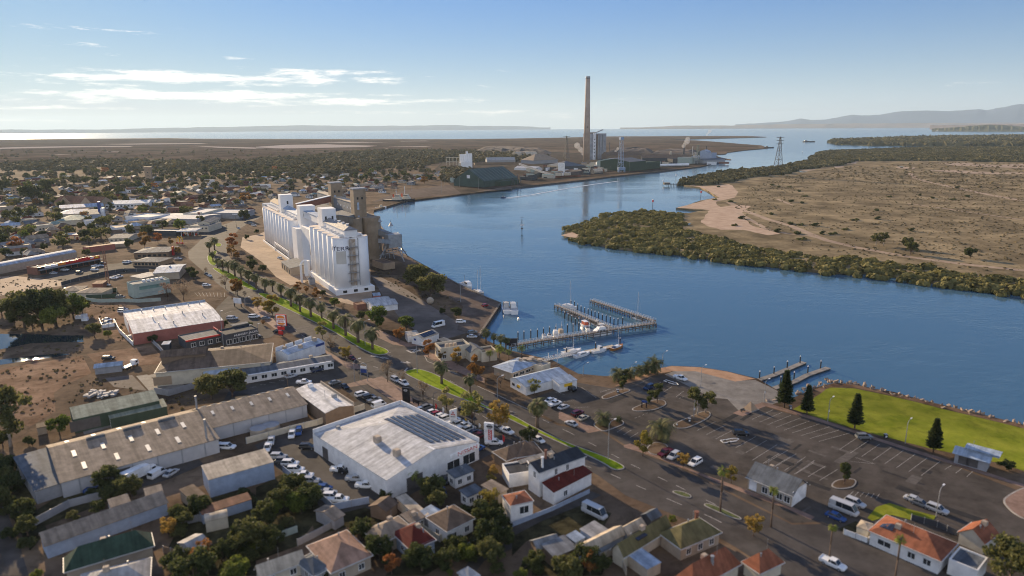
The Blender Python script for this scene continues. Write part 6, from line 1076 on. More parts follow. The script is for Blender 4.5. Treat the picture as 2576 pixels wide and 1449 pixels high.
thin=[(q.x,q.y)for q in pts('a1','0,480 1300,500 2576,470')]+[(q.x,q.y)for q in pts('a2','0,480 700,500 1300,500 1000,570 0,600')]+[(q.x,q.y)for q in pts('a1','1500,590 0,600')];X,Y=scatter(thin,105,rng);R=rng.uniform(3,7,len(X));w2=clumps(X,Y,R,R*.7,10,1.3,rng)
mill=[(q.x,q.y)for q in pts('c4','-30,560 100,540 250,545 310,560 300,620 260,690 100,690 -30,700')];X,Y=scatter(mill,11,rng);R=rng.uniform(4,7,len(X));w3=clumps(X,Y,R,R*1.2,26,1.1,rng,.5)
mill2=[(q.x,q.y)for q in pts('c4','110,400 380,380 700,390 640,420 500,430 380,450 100,440')];X,Y=scatter(mill2,16,rng);R=rng.uniform(5,8,len(X));w4=clumps(X,Y,R,R*1.2,20,1.2,rng,.5)
X,Y=scatter([(q.x,q.y)for q in pts('v','0,436 330,432 640,428 1100,428 1130,450 900,470 640,500 420,540 200,520 0,520')],19,rng);k=rng.random(len(X))<.42;X,Y=X[k],Y[k];R=rng.uniform(3,5.5,len(X));w5=clumps(X,Y,R,R*rng.uniform(.9,1.4,len(X)),22,1.1,rng,.8)
mass('woods',[w1,w2,w3,w4,w5],F['wood'])
wl=[]
for k_,s_ in(('b1','0,520 480,440 830,380 920,560 640,690 540,760 560,950 300,1100 0,1000'),('a5','870,1000 1230,980 1300,1060 1240,1200 1330,1400 1150,1380 1000,1180 860,1130'),('a5','0,740 180,735 500,770 860,760 640,830 200,900 0,930'),('b1','640,690 1050,600 1500,760 1000,850 700,880'),('b1','0,330 300,300 840,260 840,360 400,380 0,430'),('a6','1440,900 1700,930 2200,1180 2350,1260 2250,1330 1750,1180 1500,1000'),('b1','1600,800 2000,740 2120,860 1900,960 1700,960'),('a5','-100,1180 860,1130 860,1290 0,1300')):
 X,Y=scatter([(q.x,q.y)for q in pts(k_,s_)],1.9,rng);k=rng.random(len(X))<np.clip(.3+.5*np.sin(X*.21+Y*.13)*np.cos(Y*.17-X*.09),.04,.8);X,Y=X[k],Y[k];R=.15+.6*rng.random(len(X))**2.2;wl.append(clumps(X,Y,R,R*.7,8,1.3,rng))
mass('weeds',wl,mat('weed_leaves',(.075,.06,.028),col2=(.19,.145,.07),rough=.9,spec=.1,scale=.08,trans=.2))
def rubble():
 mb=MB();r=random.Random(4)
 for s,n,sp_ in(('b5','220,150 330,115 450,70 560,20 640,-5 760,8 900,40 1100,80 1300,130 1500,180 1700,230 1900,280 2100,320 2300,370 2576,440 2800,500',1.9),('a8','840,715 880,700 930,690',1.5)):
  p=pts(s,n)
  for a,b in zip(p[:-1],p[1:]):
   L=(b-a).length;m=int(L/.75)
   for i in range(m):
    q=a.lerp(b,i/m)+Vector((r.uniform(-1,1),r.uniform(-1,1),0))*sp_;s_=r.uniform(.25,.75);vs=[]
    for k in range(8):vs.append((q.x+((k&1)*2-1)*s_*r.uniform(.5,1),q.y+((k>>1&1)*2-1)*s_*r.uniform(.5,1),-1.0+((k>>2)*2)*s_*r.uniform(.4,.9)+r.uniform(0,.9)))
    mb.add(vs,[(0,2,3,1),(4,5,7,6),(0,1,5,4),(1,3,7,5),(3,2,6,7),(2,0,4,6)])
 setp(mb.build('rubble',mat('sea_rock',(.15,.115,.09),col2=(.36,.28,.22),rough=.9,scale=.5)),kind='stuff')
rubble()
strip('path','b5','500,105 700,35 900,55 1300,145 1700,245 2100,340 2576,460 2800,515',3.2,M_dirt2,.02)
# ------------------------------------------------------------ the town beyond: houses and trees one by one
LM={'the cream stone church':G(190,505),'the tall brown brick tower':G(376,458),'the white supermarket':G(400,552),'the long blue-roofed school':G(280,520),'the white service station canopy':G(470,590),'the far white silo block':SP(215,0),'the brown concrete bins':SP(170,40),'the brown block of flats':G(55,485),'the row of shops with red fascias':G(170,660),'the white flour mill':G(1172,423),'the cream two-storey hotel':G(535,570),'the huge green ore shed':G(1225,455)}
OBST=[(o.location.x,o.location.y,14)for o in S.objects if o.parent is None and o.type=='EMPTY']
ROADV=[G(600,578),G(625,561),G(570,616),G(520,640),G(500,611),G(660,545),G(560,600)]
def near_lm(p):return min(LM.items(),key=lambda t:(t[1]-p).length)
def town():
 r=random.Random(21);HS=[];TS=[]
 regs=[((0,430,448,600),125),((330,640,446,545),75),((640,1140,434,508),120),((0,110,560,650),14)]
 def free(p,rad):return all((p.x-x)**2+(p.y-y)**2>(rad+q)**2 for x,y,q in OBST)and all((p-q).length>16 for q in ROADV)
 for(x0,x1,y0,y1),n in regs:
  k=0
  for _ in range(n*12):
   if k>=n:break
   x=r.uniform(x0,x1);y=y0+(y1-y0)*r.random()**.9;p=G(x,y)
   if x>905 and y>470+(1022-x)*.25 or(650<x<905 and y>500):continue
   sz=r.uniform(4.8,8.2)
   if not free(p,sz*.9):continue
   OBST.append((p.x,p.y,sz*.85));HS.append((p,sz));k+=1
 cols=[('grey-roofed','grey'),('pale-roofed','pale'),('dark-roofed','slate'),('rust-roofed','rust'),('brown-roofed','brown'),('blue-roofed','blue'),('green-roofed','teal'),('white-roofed','white'),('red-roofed','red'),('tan-roofed','tan')];wl=['cream','white','beige','stone','brick','grey']
 dat=[]
 for p,sz in HS:
  c=r.choices(range(10),(7,1,6,4,4,2,2,0,3,3))[0];big=r.random()<.22;dat.append((near_lm(p),p,sz*(1.5 if big else 1),c,big))
 dat.sort(key=lambda t:(t[1]-t[0][1]).length);cnt={}
 for(ln,lp),p,sz,c,big in dat:
  key=(ln,c,big);i=cnt.get(key,0);cnt[key]=i+1;a=r.choice((.74,-.83,.9,-.65))+r.uniform(-.06,.06);d=Vector((math.cos(a),math.sin(a),0));n=Vector((-d.y,d.x,0));h=4.6 if big else 3.3;L,W_=sz*1.7,sz*r.uniform(.95,1.25);A=p-d*L/2-n*W_/2+Vector((0,0,h));kind='hall' if big else 'house'
  b=Bld('town_shed' if big else 'town_house',f'{cols[c][0]} town {kind}, {nth(i)} nearest of its colour to {ln}',A,A+d*L,A+n*W_,h,r.choice(('flat','gable'))if big else r.choice(('hip','hip','gable')),'x',r.uniform(1.4,2.4),.4,r.choice(wl),cols[c][1],kind,'buildings of the far town',para=.5)
  b.windows('ab',.22,.78,2 if not big else 4,1.6,1.5,1.3);b.windows('bd',.5,.5,1,1.6,1.4,1.3)
 regs=[((0,420,436,545),84),((0,330,545,640),24),((420,640,430,520),36),((640,1140,430,470),46),((200,560,545,600),10)]
 for(x0,x1,y0,y1),n in regs:
  k=0
  for _ in range(n*14):
   if k>=n:break
   x=r.uniform(x0,x1);y=y0+(y1-y0)*r.random()**1.3;p=G(x,y)
   if 650<x<905 and y>500:continue
   if not all((p.x-a)**2+(p.y-b)**2>(q*.8+1)**2 for a,b,q in OBST)or any((p-q).length<14 for q in ROADV):continue
   OBST.append((p.x,p.y,2.5));TS.append(p);k+=1
 names=dict(fara='olive green',farb='dark green',farc='wide olive',fard='tall dark',fare='orange-brown',farf='leaf-green');dat=[]
 for p in TS:dat.append((near_lm(p),p,r.choices(list(names),(6,6,4,3,1.2,2))[0]))
 dat.sort(key=lambda t:(t[1]-t[0][1]).length);cnt={}
 for(ln,lp),p,key in dat:
  i=cnt.get((ln,key),0);cnt[ln,key]=i+1;s=r.uniform(8,14.5)/10
  o=link_mesh('town_tree',TREE[key],None,(p.x,p.y,0));o.scale=(s*r.uniform(.9,1.25),s*r.uniform(.9,1.25),s);o.rotation_euler=(0,0,r.uniform(0,6));setp(o,f'{names[key]} town tree, {nth(i)} nearest its kind to {ln}','tree','trees of the far town')
town()
# ------------------------------------------------------------ trees near enough to tell apart
def T(name,key,k,x,y,yt,label,group=None,base=10.0,wide=1.0):
 vx,vy=z(k,x,y);h=hgt(vx,vy,z(k,0,yt)[1]);return tree(name,key,G(vx,vy),max(1.2,h),label,group,base,wide)
for i,(k,x,y,yt,kind,lab)in enumerate([('b1',110,1300,640,'gum0','tall thin gum tree at the left edge above the dark hedge'),('b1',600,1175,955,'green0','round bright green tree beside the open-sided green shed'),('a5',250,1240,810,'olive0','big dark gum left in the clump above the pond'),('a5',420,1230,815,'dark1','tallest dark tree in the middle of the clump above the pond'),('a5',560,1200,830,'olive1','broad gum in the clump above the pond, nearest its right end'),('a5',740,1160,890,'green1','leafy green tree on the right flank of the pond clump'),('a5',560,1260,1000,'green2','low green tree at the front of the pond clump'),('a5',330,1270,1100,'olive2','low olive shrub tree at the edge of the pond'),('a5',20,1130,930,'olive0','gum at the left picture edge beside the pond clump'),('a5',150,1230,1080,'dark0','dark bushy tree in front of the gum at the pond edge'),('a5',830,1110,930,'olive1','small gum at the dirt track end of the pond clump'),('a5',950,1345,1185,'olive2','tall gum between the ponds and the white fence'),('a5',1090,1350,1265,'green0','rounder gum touching the white fence by the ponds'),('b1',2130,830,530,'olive0','left of two dense gums beside the motel wing'),('b1',2340,800,480,'olive2','right of two dense gums beside the motel wing'),('a5',1690,990,770,'bare0','thin brownish tree in front of the glass office block'),('a5',1850,980,745,'bare1','second thin brownish tree in front of the glass office block'),('a5',1920,720,625,'dark0','round dark tree at the corner of the blue metal hall, farther one'),('a5',1960,765,665,'dark2','round dark tree at the corner of the blue metal hall, nearer one'),('a5',1480,330,195,'olive0','large olive tree behind the orange tree at the service station'),('a5',1460,455,265,'autumn0','biggest orange-brown tree near the service station'),('a5',1590,400,275,'autumn1','orange-brown tree right of the biggest orange one'),('a5',1300,450,345,'dark1','dark tree next to the long pale carport'),('a5',1720,425,335,'autumn0','slim orange tree left of the yellow arches'),('a5',1790,520,425,'autumn1','orange tree beside the restaurant with the red blade'),('a5',860,370,240,'dark0','dark round tree right of the brown fuel canopy'),('a5',930,290,190,'dark1','dark tree behind the brown fuel canopy tree'),('a5',820,260,180,'olive1','olive tree behind the brown fuel canopy'),('a5',1170,245,188,'olive2','olive tree in the supermarket car park'),('a5',660,560,490,'green1','yellow-green tree against the long curved shed'),('a5',760,545,500,'green2','smaller yellow-green tree against the long curved shed'),('a5',870,535,445,'olive0','wide olive tree at the end of the long curved shed'),('a5',375,610,558,'dark2','round dark shrub in front of the long curved shed'),('a5',60,545,430,'dark0','dark tree above the curved shed at the left picture edge'),('a5',250,525,440,'olive1','gum above the curved shed'),('a5',445,480,395,'dark1','dark dome-shaped tree above the curved shed'),('a5',30,430,285,'dark2','tall dark tree at the left picture edge'),('a5',290,365,300,'autumn0','small orange tree in the left car park'),('a5',430,340,265,'dark0','dark tree in the left car park'),('a5',320,320,250,'dark2','other dark tree in the left car park'),('a1',100,1090,970,'gold0','yellow-green tree below the block of flats'),('a1',400,1110,1060,'gold1','golden shrub tree left of the school'),('a1',50,900,770,'dark1','tall dark tree next to the block of flats'),('a1',330,1010,790,'dark0','tall dark tree left of the church'),('a1',480,920,750,'dark2','tall dark tree behind the church'),('a1',1220,1000,925,'gold0','bright tree between church and blue school roof'),('a5',2350,460,280,'autumn0','tall orange tree on the bend beside the silo yard'),('a5',2330,530,400,'autumn1','second orange tree on the bend beside the silo yard'),('a5',2370,560,455,'autumn0','lowest orange tree on the bend beside the silo yard'),('a5',2485,365,308,'dark1','dark low bush at the top of the silo yard'),('a5',2520,590,520,'dark2','dark bush at the brick heap by the silo yard'),('a6',285,565,508,'dark0','round dark bush at the foot of the far silo'),('a6',160,430,308,'olive1','olive tree beside the far road under the silos'),('a6',235,925,808,'dark1','left dark tree in the clump at the silo yard wall'),('a6',345,950,858,'dark0','right dark tree in the clump at the silo yard wall'),('a6',90,820,740,'autumn1','orange tree by the low wall of the silo yard'),('a6',705,1155,1030,'autumn0','left rusty tree in the row before the near silo'),('a6',785,1155,1080,'autumn1','small rusty tree in the row before the near silo'),('a6',880,1225,1088,'autumn0','largest rusty tree in the row before the near silo'),('a6',945,1190,1120,'dark0','dark tree next to the largest rusty tree'),('a6',1065,1300,1190,'green0','fresh green tree at the near corner of the silo plinth'),('a6',1155,1345,1255,'bare0','thin brown tree right of the fresh green tree'),('b2',1500,220,-12,'green1','big round green tree on the road side of the white sheds'),('b2',1335,150,48,'dark2','dark bush beside the big round green tree'),('b2',1790,265,88,'green2','yellow-green tree behind the cream solar shed'),('b2',1720,370,208,'autumn1','rusty street tree near the cream solar shed'),('b2',445,135,-132,'gold0','large golden street tree beside the burger sign'),('b2',295,45,-98,'gold1','smaller golden tree left of the large golden one'),('a6',75,1175,990,'autumn0','rusty street tree above the golden trees'),('a5',2075,725,640,'bare0','bare tree at the kerb by the blue metal hall'),('a5',2270,865,690,'bare1','rusty half-bare kerb tree, farther of a pair'),('a5',2390,925,740,'autumn1','rusty half-bare kerb tree, nearer of a pair'),('a5',2465,955,880,'bare0','sparse grey tree just before the golden trees'),('b2',945,345,145,'pale0','pale yellow tree at the zigzag parapet hall'),('b2',1030,475,285,'bare1','sparse dark tree beside the pale yellow tree'),('b2',1178,560,390,'gold1','small golden tree at the side street corner'),('b2',1600,775,545,'bare0','bare tree opposite the median tip, left one'),('b2',1750,790,640,'bare1','bare tree opposite the median tip, right one'),('b2',1958,955,750,'bare0','bare brown kerb tree by the dark pylon sign'),('b2',2195,1065,810,'pale0','pale green kerb tree first along the dealership front'),('b2',2010,525,325,'autumn0','rusty tree at the corner of the old cream building'),('b2',2150,565,440,'autumn1','short dark rusty tree before the old cream building'),('b2',2300,610,410,'gold0','golden-olive tree before the dark pitched roof'),('b2',2490,760,480,'autumn0','big orange tree left of the clubhouse'),('b3',1430,425,72,'pale1','pale green kerb tree second along the dealership front'),('b3',1690,490,165,'gold1','big olive-gold kerb tree by the red pylon sign'),('b3',2000,625,440,'dark0','thin dark kerb tree near the white car'),('a7',775,1415,1238,'pale1','pale round tree in front of the white hall'),('a7',435,1345,1185,'bare1','thin brown tree left of the white hall'),('a6',1900,1110,825,'olive2','left gum of the tall pair on the wharf lawn'),('a6',2040,1210,915,'olive0','right gum of the tall pair on the wharf lawn'),('a6',2150,1375,1300,'dark1','dark shrub by the wharf track, left one'),('a6',2290,1410,1285,'dark2','dark shrub by the wharf track, right one'),('b4',1395,345,48,'gum0','twisted gum on the biggest car park island'),('b4',1475,322,60,'gum1','bushy gum at the far end of the biggest car park island'),('b4',845,755,470,'gold0','golden tree at the corner of the car park footpath'),('b4',1250,870,700,'gold1','small golden tree between two white cars'),('b4',1735,1030,830,'gold0','golden tree behind the first tall fan palm'),('b4',1960,1560,1320,'gold1','big golden tree on the lower road verge'),('c1',2440,1500,980,'olive0','big dark golden tree in the lower right corner'),('b7',190,850,650,'green0','yellow-lit green tree left in the shaded garden'),('b7',450,830,640,'green1','bright yellow-green tree in the shaded garden'),('b7',300,540,420,'dark0','dark tree by the stored cars fence'),('b7',580,760,660,'dark1','small dark tree at the garden end of the stored cars'),('b6',990,820,670,'dark2','dark round bush below the warehouse yard'),('b6',1350,640,550,'olive1','small olive bush next to the parked truck'),('b6',60,460,250,'dark0','dark tree at the left edge beside the blue-grey annex'),('b6',130,620,400,'dark1','dark tree in the left lane hedge, nearer the annex'),('b6',240,880,640,'dark2','dark tree in the left lane hedge, nearer the corner house'),('b7',2270,980,640,'conic0','tall dark cypress by the orange-tiled parapet house'),('b6',1960,1560,1150,'dark0','huge dark tree at the bottom beside the white gabled house'),('b6',2500,1180,830,'olive0','olive tree in the gardens near the cream-roofed house'),('b6',2380,1530,1240,'green2','lit green tree at the bottom near the cream-roofed house'),('b8',540,1540,1230,'olive2','dark olive tree at the bottom under the long cream-ridged shed'),('b8',1610,920,835,'green0','small bright shrub behind the olive green house'),('b7',2120,1300,1110,'green1','green shrub tree in the lower gardens by the weathered fence'),('b7',2420,1240,1180,'gold0','low golden shrub right of the weathered fence'),('b7',1950,1449,1380,'green2','bright green shrub at the bottom beside the white domed roof'),('b8',80,1500,1370,'green0','lit green shrub at the very bottom under the dark yard'),('b6',380,1500,1380,'green1','lit green shrub at the bottom left corner'),('b7',700,1500,1380,'dark1','dark shrub tree in front of the tan hipped house'),('a4',1085,1450,1290,'gum1','left of two white-trunked gums on the far bank'),('a4',1160,1450,1310,'gum0','right of two white-trunked gums on the far bank'),('a4',1400,1480,1350,'olive1','wide olive thicket tree on the far bank near the white-trunked gums'),('v',2440,650,618,'dark2','dark round tree on the far bank close to the dirt track'),('v',2290,640,602,'olive2','olive tree on the far bank under the white-trunked gums'),('b1',290,1280,1180,'dark2','dark shrub under the tall thin gum'),('b6',330,140,60,'dark0','dark shrub behind the blue-grey annex'),('b1',30,1300,1100,'dark1','dark bush at the left picture edge under the thin gum'),('b2',210,240,160,'dark0','dark shrub in the restaurant car park'),('b2',350,205,150,'autumn1','round orange shrub in the restaurant car park'),('a5',2260,1250,1170,'dark1','dark shrub at the right end of the pink wall'),('a5',1980,1300,1220,'dark2','dark shrub in the middle of the pink wall'),('a5',1540,1410,1310,'dark0','dark shrub at the left end of the pink wall')]):
 T('shrub' if('shrub' in lab or 'bush' in lab)else 'tree',kind,k,x,y,yt,lab)
for i,(x,y)in enumerate(((310,905),(230,862),(110,865),(40,842),(390,955),(240,1010),(340,1022),(1240,962),(1530,948),(1650,972),(1880,988),(1910,872),(2000,955),(800,1292),(550,1335),(290,1330),(370,1390),(100,1312),(30,1135),(900,1195),(1110,1185),(1090,1098),(350,1245),(480,1252),(220,1232),(680,1335),(1450,1305),(-380,1010),(-520,990),(-260,1180),(-500,860),(-320,1250))):
 g=ZG('a4',x,y);o=link_mesh('shrub',TREE[('farb','farc','fard')[i%3]],None,(g.x,g.y,-2.6));o.scale=(random.uniform(.7,1.2),random.uniform(.7,1.2),.55);setp(o,f'dark desert shrub on the far bank, {nth(i)} nearest to the steel pylon','shrub','shrubs dotted over the far bank')
_sh=sorted([o for o in S.objects if o.name.startswith('shrub')and o.get('group')=='shrubs dotted over the far bank'],key=lambda o:(o.location-G(1957,424)).length)
for i,o in enumerate(_sh):o['label']=f'dark desert shrub on the far bank, {nth(i)} nearest to the steel pylon'
pm=[('a5',2160,470,340),('a5',2110,500,380),('a5',2145,590,480),('a5',2190,650,545),('a5',2245,690,560),('a5',2300,705,570),('a5',2365,740,570),('a5',2430,770,630),('a5',2505,815,665),('a6',125,1000,870),('a6',205,1078,915),('a6',280,1118,955),('a6',370,1158,1000),('a6',445,1145,1015),('a6',530,1205,1058),('a6',630,1298,1085),('a6',722,1352,1160),('a6',830,1404,1195),('b2',938,138,-25),('b2',1058,247,35),('b2',1180,312,85),('b2',1305,382,122),('b2',1450,452,225),('b2',2145,798,560),('b2',2430,885,700),('b3',2085,470,170)]
for i,(k,x,y,yt)in enumerate(pm):T('date_palm',f'date{i % 2}',k,x,y,yt,f'tall date palm on the road median, {nth(i)} counting down the road from the bend','date palms along the road median',7.6)
for k,x,y,yt,kind,lab,bs in(('b4',450,450,320,'short0','squat palm on the car park island with the sign',3.9),('b4',600,412,360,'short0','tiny palm at the end of the squat palm island',3.9),('b4',1020,590,395,'short0','stout palm behind the golden corner tree',3.9),('a7',290,900,765,'date0','dark palm at the wharf corner, first from the wharf',6.9),('a7',370,920,805,'date1','dark palm at the wharf corner, second from the wharf',6.9),('a7',440,945,820,'date0','dark palm at the wharf corner, third from the wharf',6.9),('a7',490,960,840,'date1','dark palm nearest to the jetty gate',6.9),('a7',330,1085,965,'lush0','bright feathery palm farthest from the jetty in the clubhouse garden',7.0),('a7',425,1085,905,'lush0','tallest bright feathery palm in the clubhouse garden',7.0),('a7',520,1070,955,'lush0','bright feathery palm just behind the blue hipped clubhouse roof',7.0),('a7',650,1045,915,'lush0','bright feathery palm on the river wall by the clubhouse',7.0),('a7',1625,1280,1150,'short0','stout beach palm closest to the white hall',3.9),('a7',1735,1258,1155,'short0','stout beach palm, second from the white hall',3.9),('a7',1832,1228,1125,'short0','stout beach palm, third from the white hall',3.9),('a7',1912,1205,1095,'short0','stout beach palm, fourth from the white hall',3.9),('a7',1982,1192,1050,'short0','tallest stout beach palm, last by the sand',3.9),('b3',960,960,755,'lush0','garden palm beside the dealership wall, farther one',7.0),('b3',840,1080,900,'lush0','garden palm beside the dealership wall, nearer one',7.0),('b4',1625,1320,850,'fan0','tall fan palm on the lower median next to the golden tree',12.6),('b4',2135,1470,1040,'fan0','tall fan palm in front of the grey gabled hall',12.6),('c1',615,1290,910,'fan0','tall dark fan palm above the white ute on the lower road',12.6),('c1',1280,1480,1020,'fan0','tall fan palm before the orange-roofed house',12.6)):
 T('palm',kind,k,x,y,yt,lab,None,bs)
for k,x,y,yt,key,lab in(('a8',990,780,392,'pine0','tallest norfolk pine, nearest the boat ramp'),('a8',1218,850,545,'pine1','second norfolk pine from the boat ramp, next to the bin'),('b5',870,478,115,'pine1','norfolk pine in the middle of the lawn edge'),('b5',1660,718,362,'pine0','norfolk pine nearest to the blue park shelter')):T('norfolk_pine',key,k,x,y,yt,lab,'norfolk pines along the lawn',13.0)
for k,x,y,yt,lab in(('b4',645,108,-75,'slim dark conical tree on the narrow car park island'),('b4',915,252,75,'shorter conical tree on the blue sign island'),('b4',990,225,-5,'taller conical tree on the blue sign island'),('c1',765,535,290,'conical tree alone on the small island past the grey gabled hall'),('a7',1690,1290,1145,'dark conical tree among the stout beach palms')):T('conical_tree','conic0',k,x,y,yt,lab,None,10.0)
T('hedge','dark0','b5',2400,890,800,'dark hedge clump to the right of the blue park shelter',None,8.5,1.6)
# ------------------------------------------------------------ cars
UA=math.atan2(-.738,.675);VA=UA+math.pi/2
KW=dict(sedan='sedan',hatch='hatchback',suv='off-roader',ute='ute',van='van',bus='minibus')
carlist=[]
def cars(place,rows):
 for r_ in rows.split(';'):
  k,x,y,d,kind,col=r_.split();a={'u':UA,'U':UA+math.pi,'v':VA,'V':VA+math.pi,'x':0.0,'w':VA+.5,'d':UA-.5}[d];carlist.append((k,float(x),float(y),a,kind,col,place))
cars('in the dealership front row','b3 925 298 v hatch white;b3 972 282 v suv grey;b3 1030 328 v hatch white;b3 1072 346 v hatch red;b3 1120 366 v hatch white;b3 1165 390 v suv white;b3 1240 420 v ute white;b3 1300 446 v suv silver;b3 1345 472 v ute white;b3 1395 502 v suv silver;b3 1455 535 v sedan navy;b3 1515 568 v suv maroon')
cars('on the road by the dealership','b3 1350 325 u suv black;b3 1690 492 u sedan grey;b3 1775 522 u ute white;b3 2095 608 u sedan white;b3 2425 445 U sedan silver');cars('on show under the red pylon sign','b3 1650 640 x ute white')
cars('in the bays by the white hall','b3 2490 342 v suv maroon;b3 2545 388 v sedan beige;b3 2220 210 v sedan white;b3 2260 246 v ute white;b3 2350 278 v sedan silver;b3 2415 95 U suv black');cars('beside the white workshop','b3 315 150 v suv white;b3 390 180 v suv black;b3 445 208 v ute grey;b3 490 258 v van white;b3 145 70 u sedan black')
cars('at the kerb opposite the median tip','b2 1680 770 u suv silver;b2 1765 805 u suv white');cars('near the side street corner','b2 1240 548 u sedan maroon;b2 1070 797 v sedan grey');cars('outside the low white wing','b2 895 672 v suv navy;b2 630 732 v sedan silver;b2 760 795 x ute white')
cars('in the burger restaurant car park','b2 268 128 x suv white;b2 375 146 x sedan grey;b2 500 278 x sedan black;b2 240 300 v sedan silver;b2 270 322 v hatch white;b2 290 338 v sedan black;b2 50 372 v suv black;b2 110 362 v suv grey;b2 168 350 v suv navy;b2 30 148 x suv white')
cars('on the wharf access road','b2 2110 222 V bus white;b2 2338 183 x suv white;b2 2455 292 v suv grey;b2 2450 332 x sedan silver;a7 285 528 v hatch red');cars('in the yard behind the pale wall','b2 640 1322 d ute white;b2 708 1295 d suv blue;b2 430 1392 d ute silver;b7 120 178 d ute white')
cars('stored by the long blue fence','b7 230 270 x suv silver;b7 290 310 x suv grey;b7 345 338 x suv white;b7 400 400 x suv white;b7 480 460 x ute white;b7 555 512 x suv silver;b7 625 548 x sedan grey;b7 690 585 x hatch blue;b7 725 628 x sedan silver;b7 765 672 x suv white;b7 830 702 x ute white');cars('against the dealership side wall','b7 850 400 x ute white;b7 935 410 x ute black;b7 1005 492 x ute silver;b7 1105 562 x ute white;b7 520 172 x suv black');cars('at the dealership showroom door','b7 2130 250 x suv white;b7 2230 192 v suv blue')
cars('in the yard of the parapet house','b7 1825 560 d suv silver;b7 1880 630 d sedan blue;b7 1905 505 d sedan black');cars('in the shaded yard of the tan warehouse','b6 1585 445 w van white;b6 1725 432 w sedan silver;b6 2200 168 x ute white;b6 2290 172 x suv white;b6 960 620 x ute blue')
cars('in the car park near the beach palms','b4 905 82 V suv navy;a7 2245 1265 u ute white');cars('out in the middle of the big car park','b4 1830 545 x suv black');cars('under the footpath trees by the car park','b4 1070 742 V ute maroon;b4 1155 775 V suv silver;b4 1372 842 V suv white');cars('alone beside the path along the lawn','b5 965 580 x suv grey');cars('by the shaded corner of the grey gabled hall','c1 875 740 u suv silver;c1 760 805 u bus silver;c1 680 875 u sedan blue');cars('behind the garden of the orange-roofed house','c1 1470 705 u sedan silver;c1 1700 803 u suv silver;c1 1530 740 u sedan grey');cars('on the lower road','c1 650 1352 u ute white;b8 -30 700 u sedan black');cars('in the dark yard by the olive house','b8 830 840 u bus silver')
cars('in front of the row of shops','a5 540 712 x sedan silver;a5 655 680 x suv white;a5 705 672 x sedan black;a5 800 708 x suv black;a5 955 678 x suv white;a5 965 642 x ute white;a5 1030 614 x suv black;a5 1015 636 x sedan silver;a5 1285 687 v suv black');cars('beside the dining hall on posts','a5 1270 605 x suv white;a5 1300 598 x sedan white;a5 1590 610 v hatch white;a5 1500 612 x sedan maroon;a5 1420 612 x suv grey');cars('behind the dark green fence','a5 1145 762 x ute white;a5 1195 748 x ute silver;a5 1070 834 x suv silver;a5 1215 955 x suv grey;a5 685 882 x suv silver');cars('on the kerb lots near the glass office','a5 2080 836 x suv white;a5 2108 738 u sedan white;a5 2078 722 u sedan grey');cars('on the far bend of the road','a5 2400 257 u sedan white;a5 2525 210 x suv grey;a5 2555 228 x suv white;a5 1792 568 x ute silver;a5 1670 325 x sedan silver');cars('in the sandy lot by the brown fuel canopy','a5 350 357 x sedan white;a5 435 362 x suv white;a5 955 342 x suv silver;a5 405 322 x sedan grey');cars('in the supermarket car park','a5 1130 285 x sedan white;a5 1160 268 x suv silver;a5 1230 262 x sedan grey;a5 1200 278 x hatch white;a5 1270 245 x suv black;a5 1090 300 x sedan silver');cars('parked at the corner of the white-roofed warehouse','a5 1240 1082 x suv silver;a5 1238 1102 x suv white;a5 1352 1365 v van white;a5 2550 1155 x suv white;a5 2345 1170 x suv silver');cars('inside the white walled pen','a5 1080 1182 x sedan white;a5 1075 1215 x sedan silver');cars('in the silo yard','a6 515 815 U suv white;a6 578 862 x ute white');cars('driving beneath the palms','a6 655 1205 u suv black');cars('in the dirt lot yard','b1 1095 425 x suv black')
from collections import Counter
cc=Counter((c[4],c[5],c[6])for c in carlist);seen={}
for c in sorted(carlist,key=lambda c:z(c[0],c[1],c[2])[0]):
 kk=(c[4],c[5],c[6]);lab=f'{c[5]} {KW[c[4]]} {c[6]}'
 if cc[kk]>1:i=seen.get(kk,0);seen[kk]=i+1;lab+=f', {nth(i)} from left'
 car(c[4],c[5],ZG(c[0],c[1],c[2]),c[3]+random.uniform(-.06,.06),lab,'cars parked about the town')
def truck(label,k,x,y,rz,L,col,tray=True):
 g=ZG(k,x,y);o=thing('truck',label,'truck',(g.x,g.y,0),rz);mb=MB();mb.loft([[(xx,-1.1,.6),(xx,-1.1,zt),(xx,-.95,zt+.1),(xx,.95,zt+.1),(xx,1.1,zt),(xx,1.1,.6)]for xx,zt in((L/2-2,2.4),(L/2-.4,2.4),(L/2,1.4))]);mb.build('cab',paint(col),o);mb=MB();mb.box(L/2-.42,L/2-.05,-.95,.95,1.5,2.25);mb.box(L/2-1.6,L/2-.6,-1.13,1.13,1.5,2.2);mb.build('window_glass',M_glass,o)
 mb=MB();mb.box(-L/2,L/2-2.2,-1.15,1.15,.9,1.15)if tray else mb.box(-L/2,L/2-2.2,-1.2,1.2,.9,3.4);mb.build('tray' if tray else 'cargo_box',M_signwhite,o);wm=MB();wm.tube((0,-.15,0),(0,.15,0),.48,12);wm=wm.mesh('wheel',M_tyre)
 for xx in(L/2-1,-L/2+1.2,-L/2+2.4):
  for s in(-1,1):link_mesh('wheel',wm,o,(xx,s*1.0,.48))
truck('white flatbed truck beside the grey shed in the dirt lot','b1',1310,505,VA+.6,7,'white');truck('white box truck parked askew by the tan warehouse','b6',1410,470,VA+.3,9,'white',False)
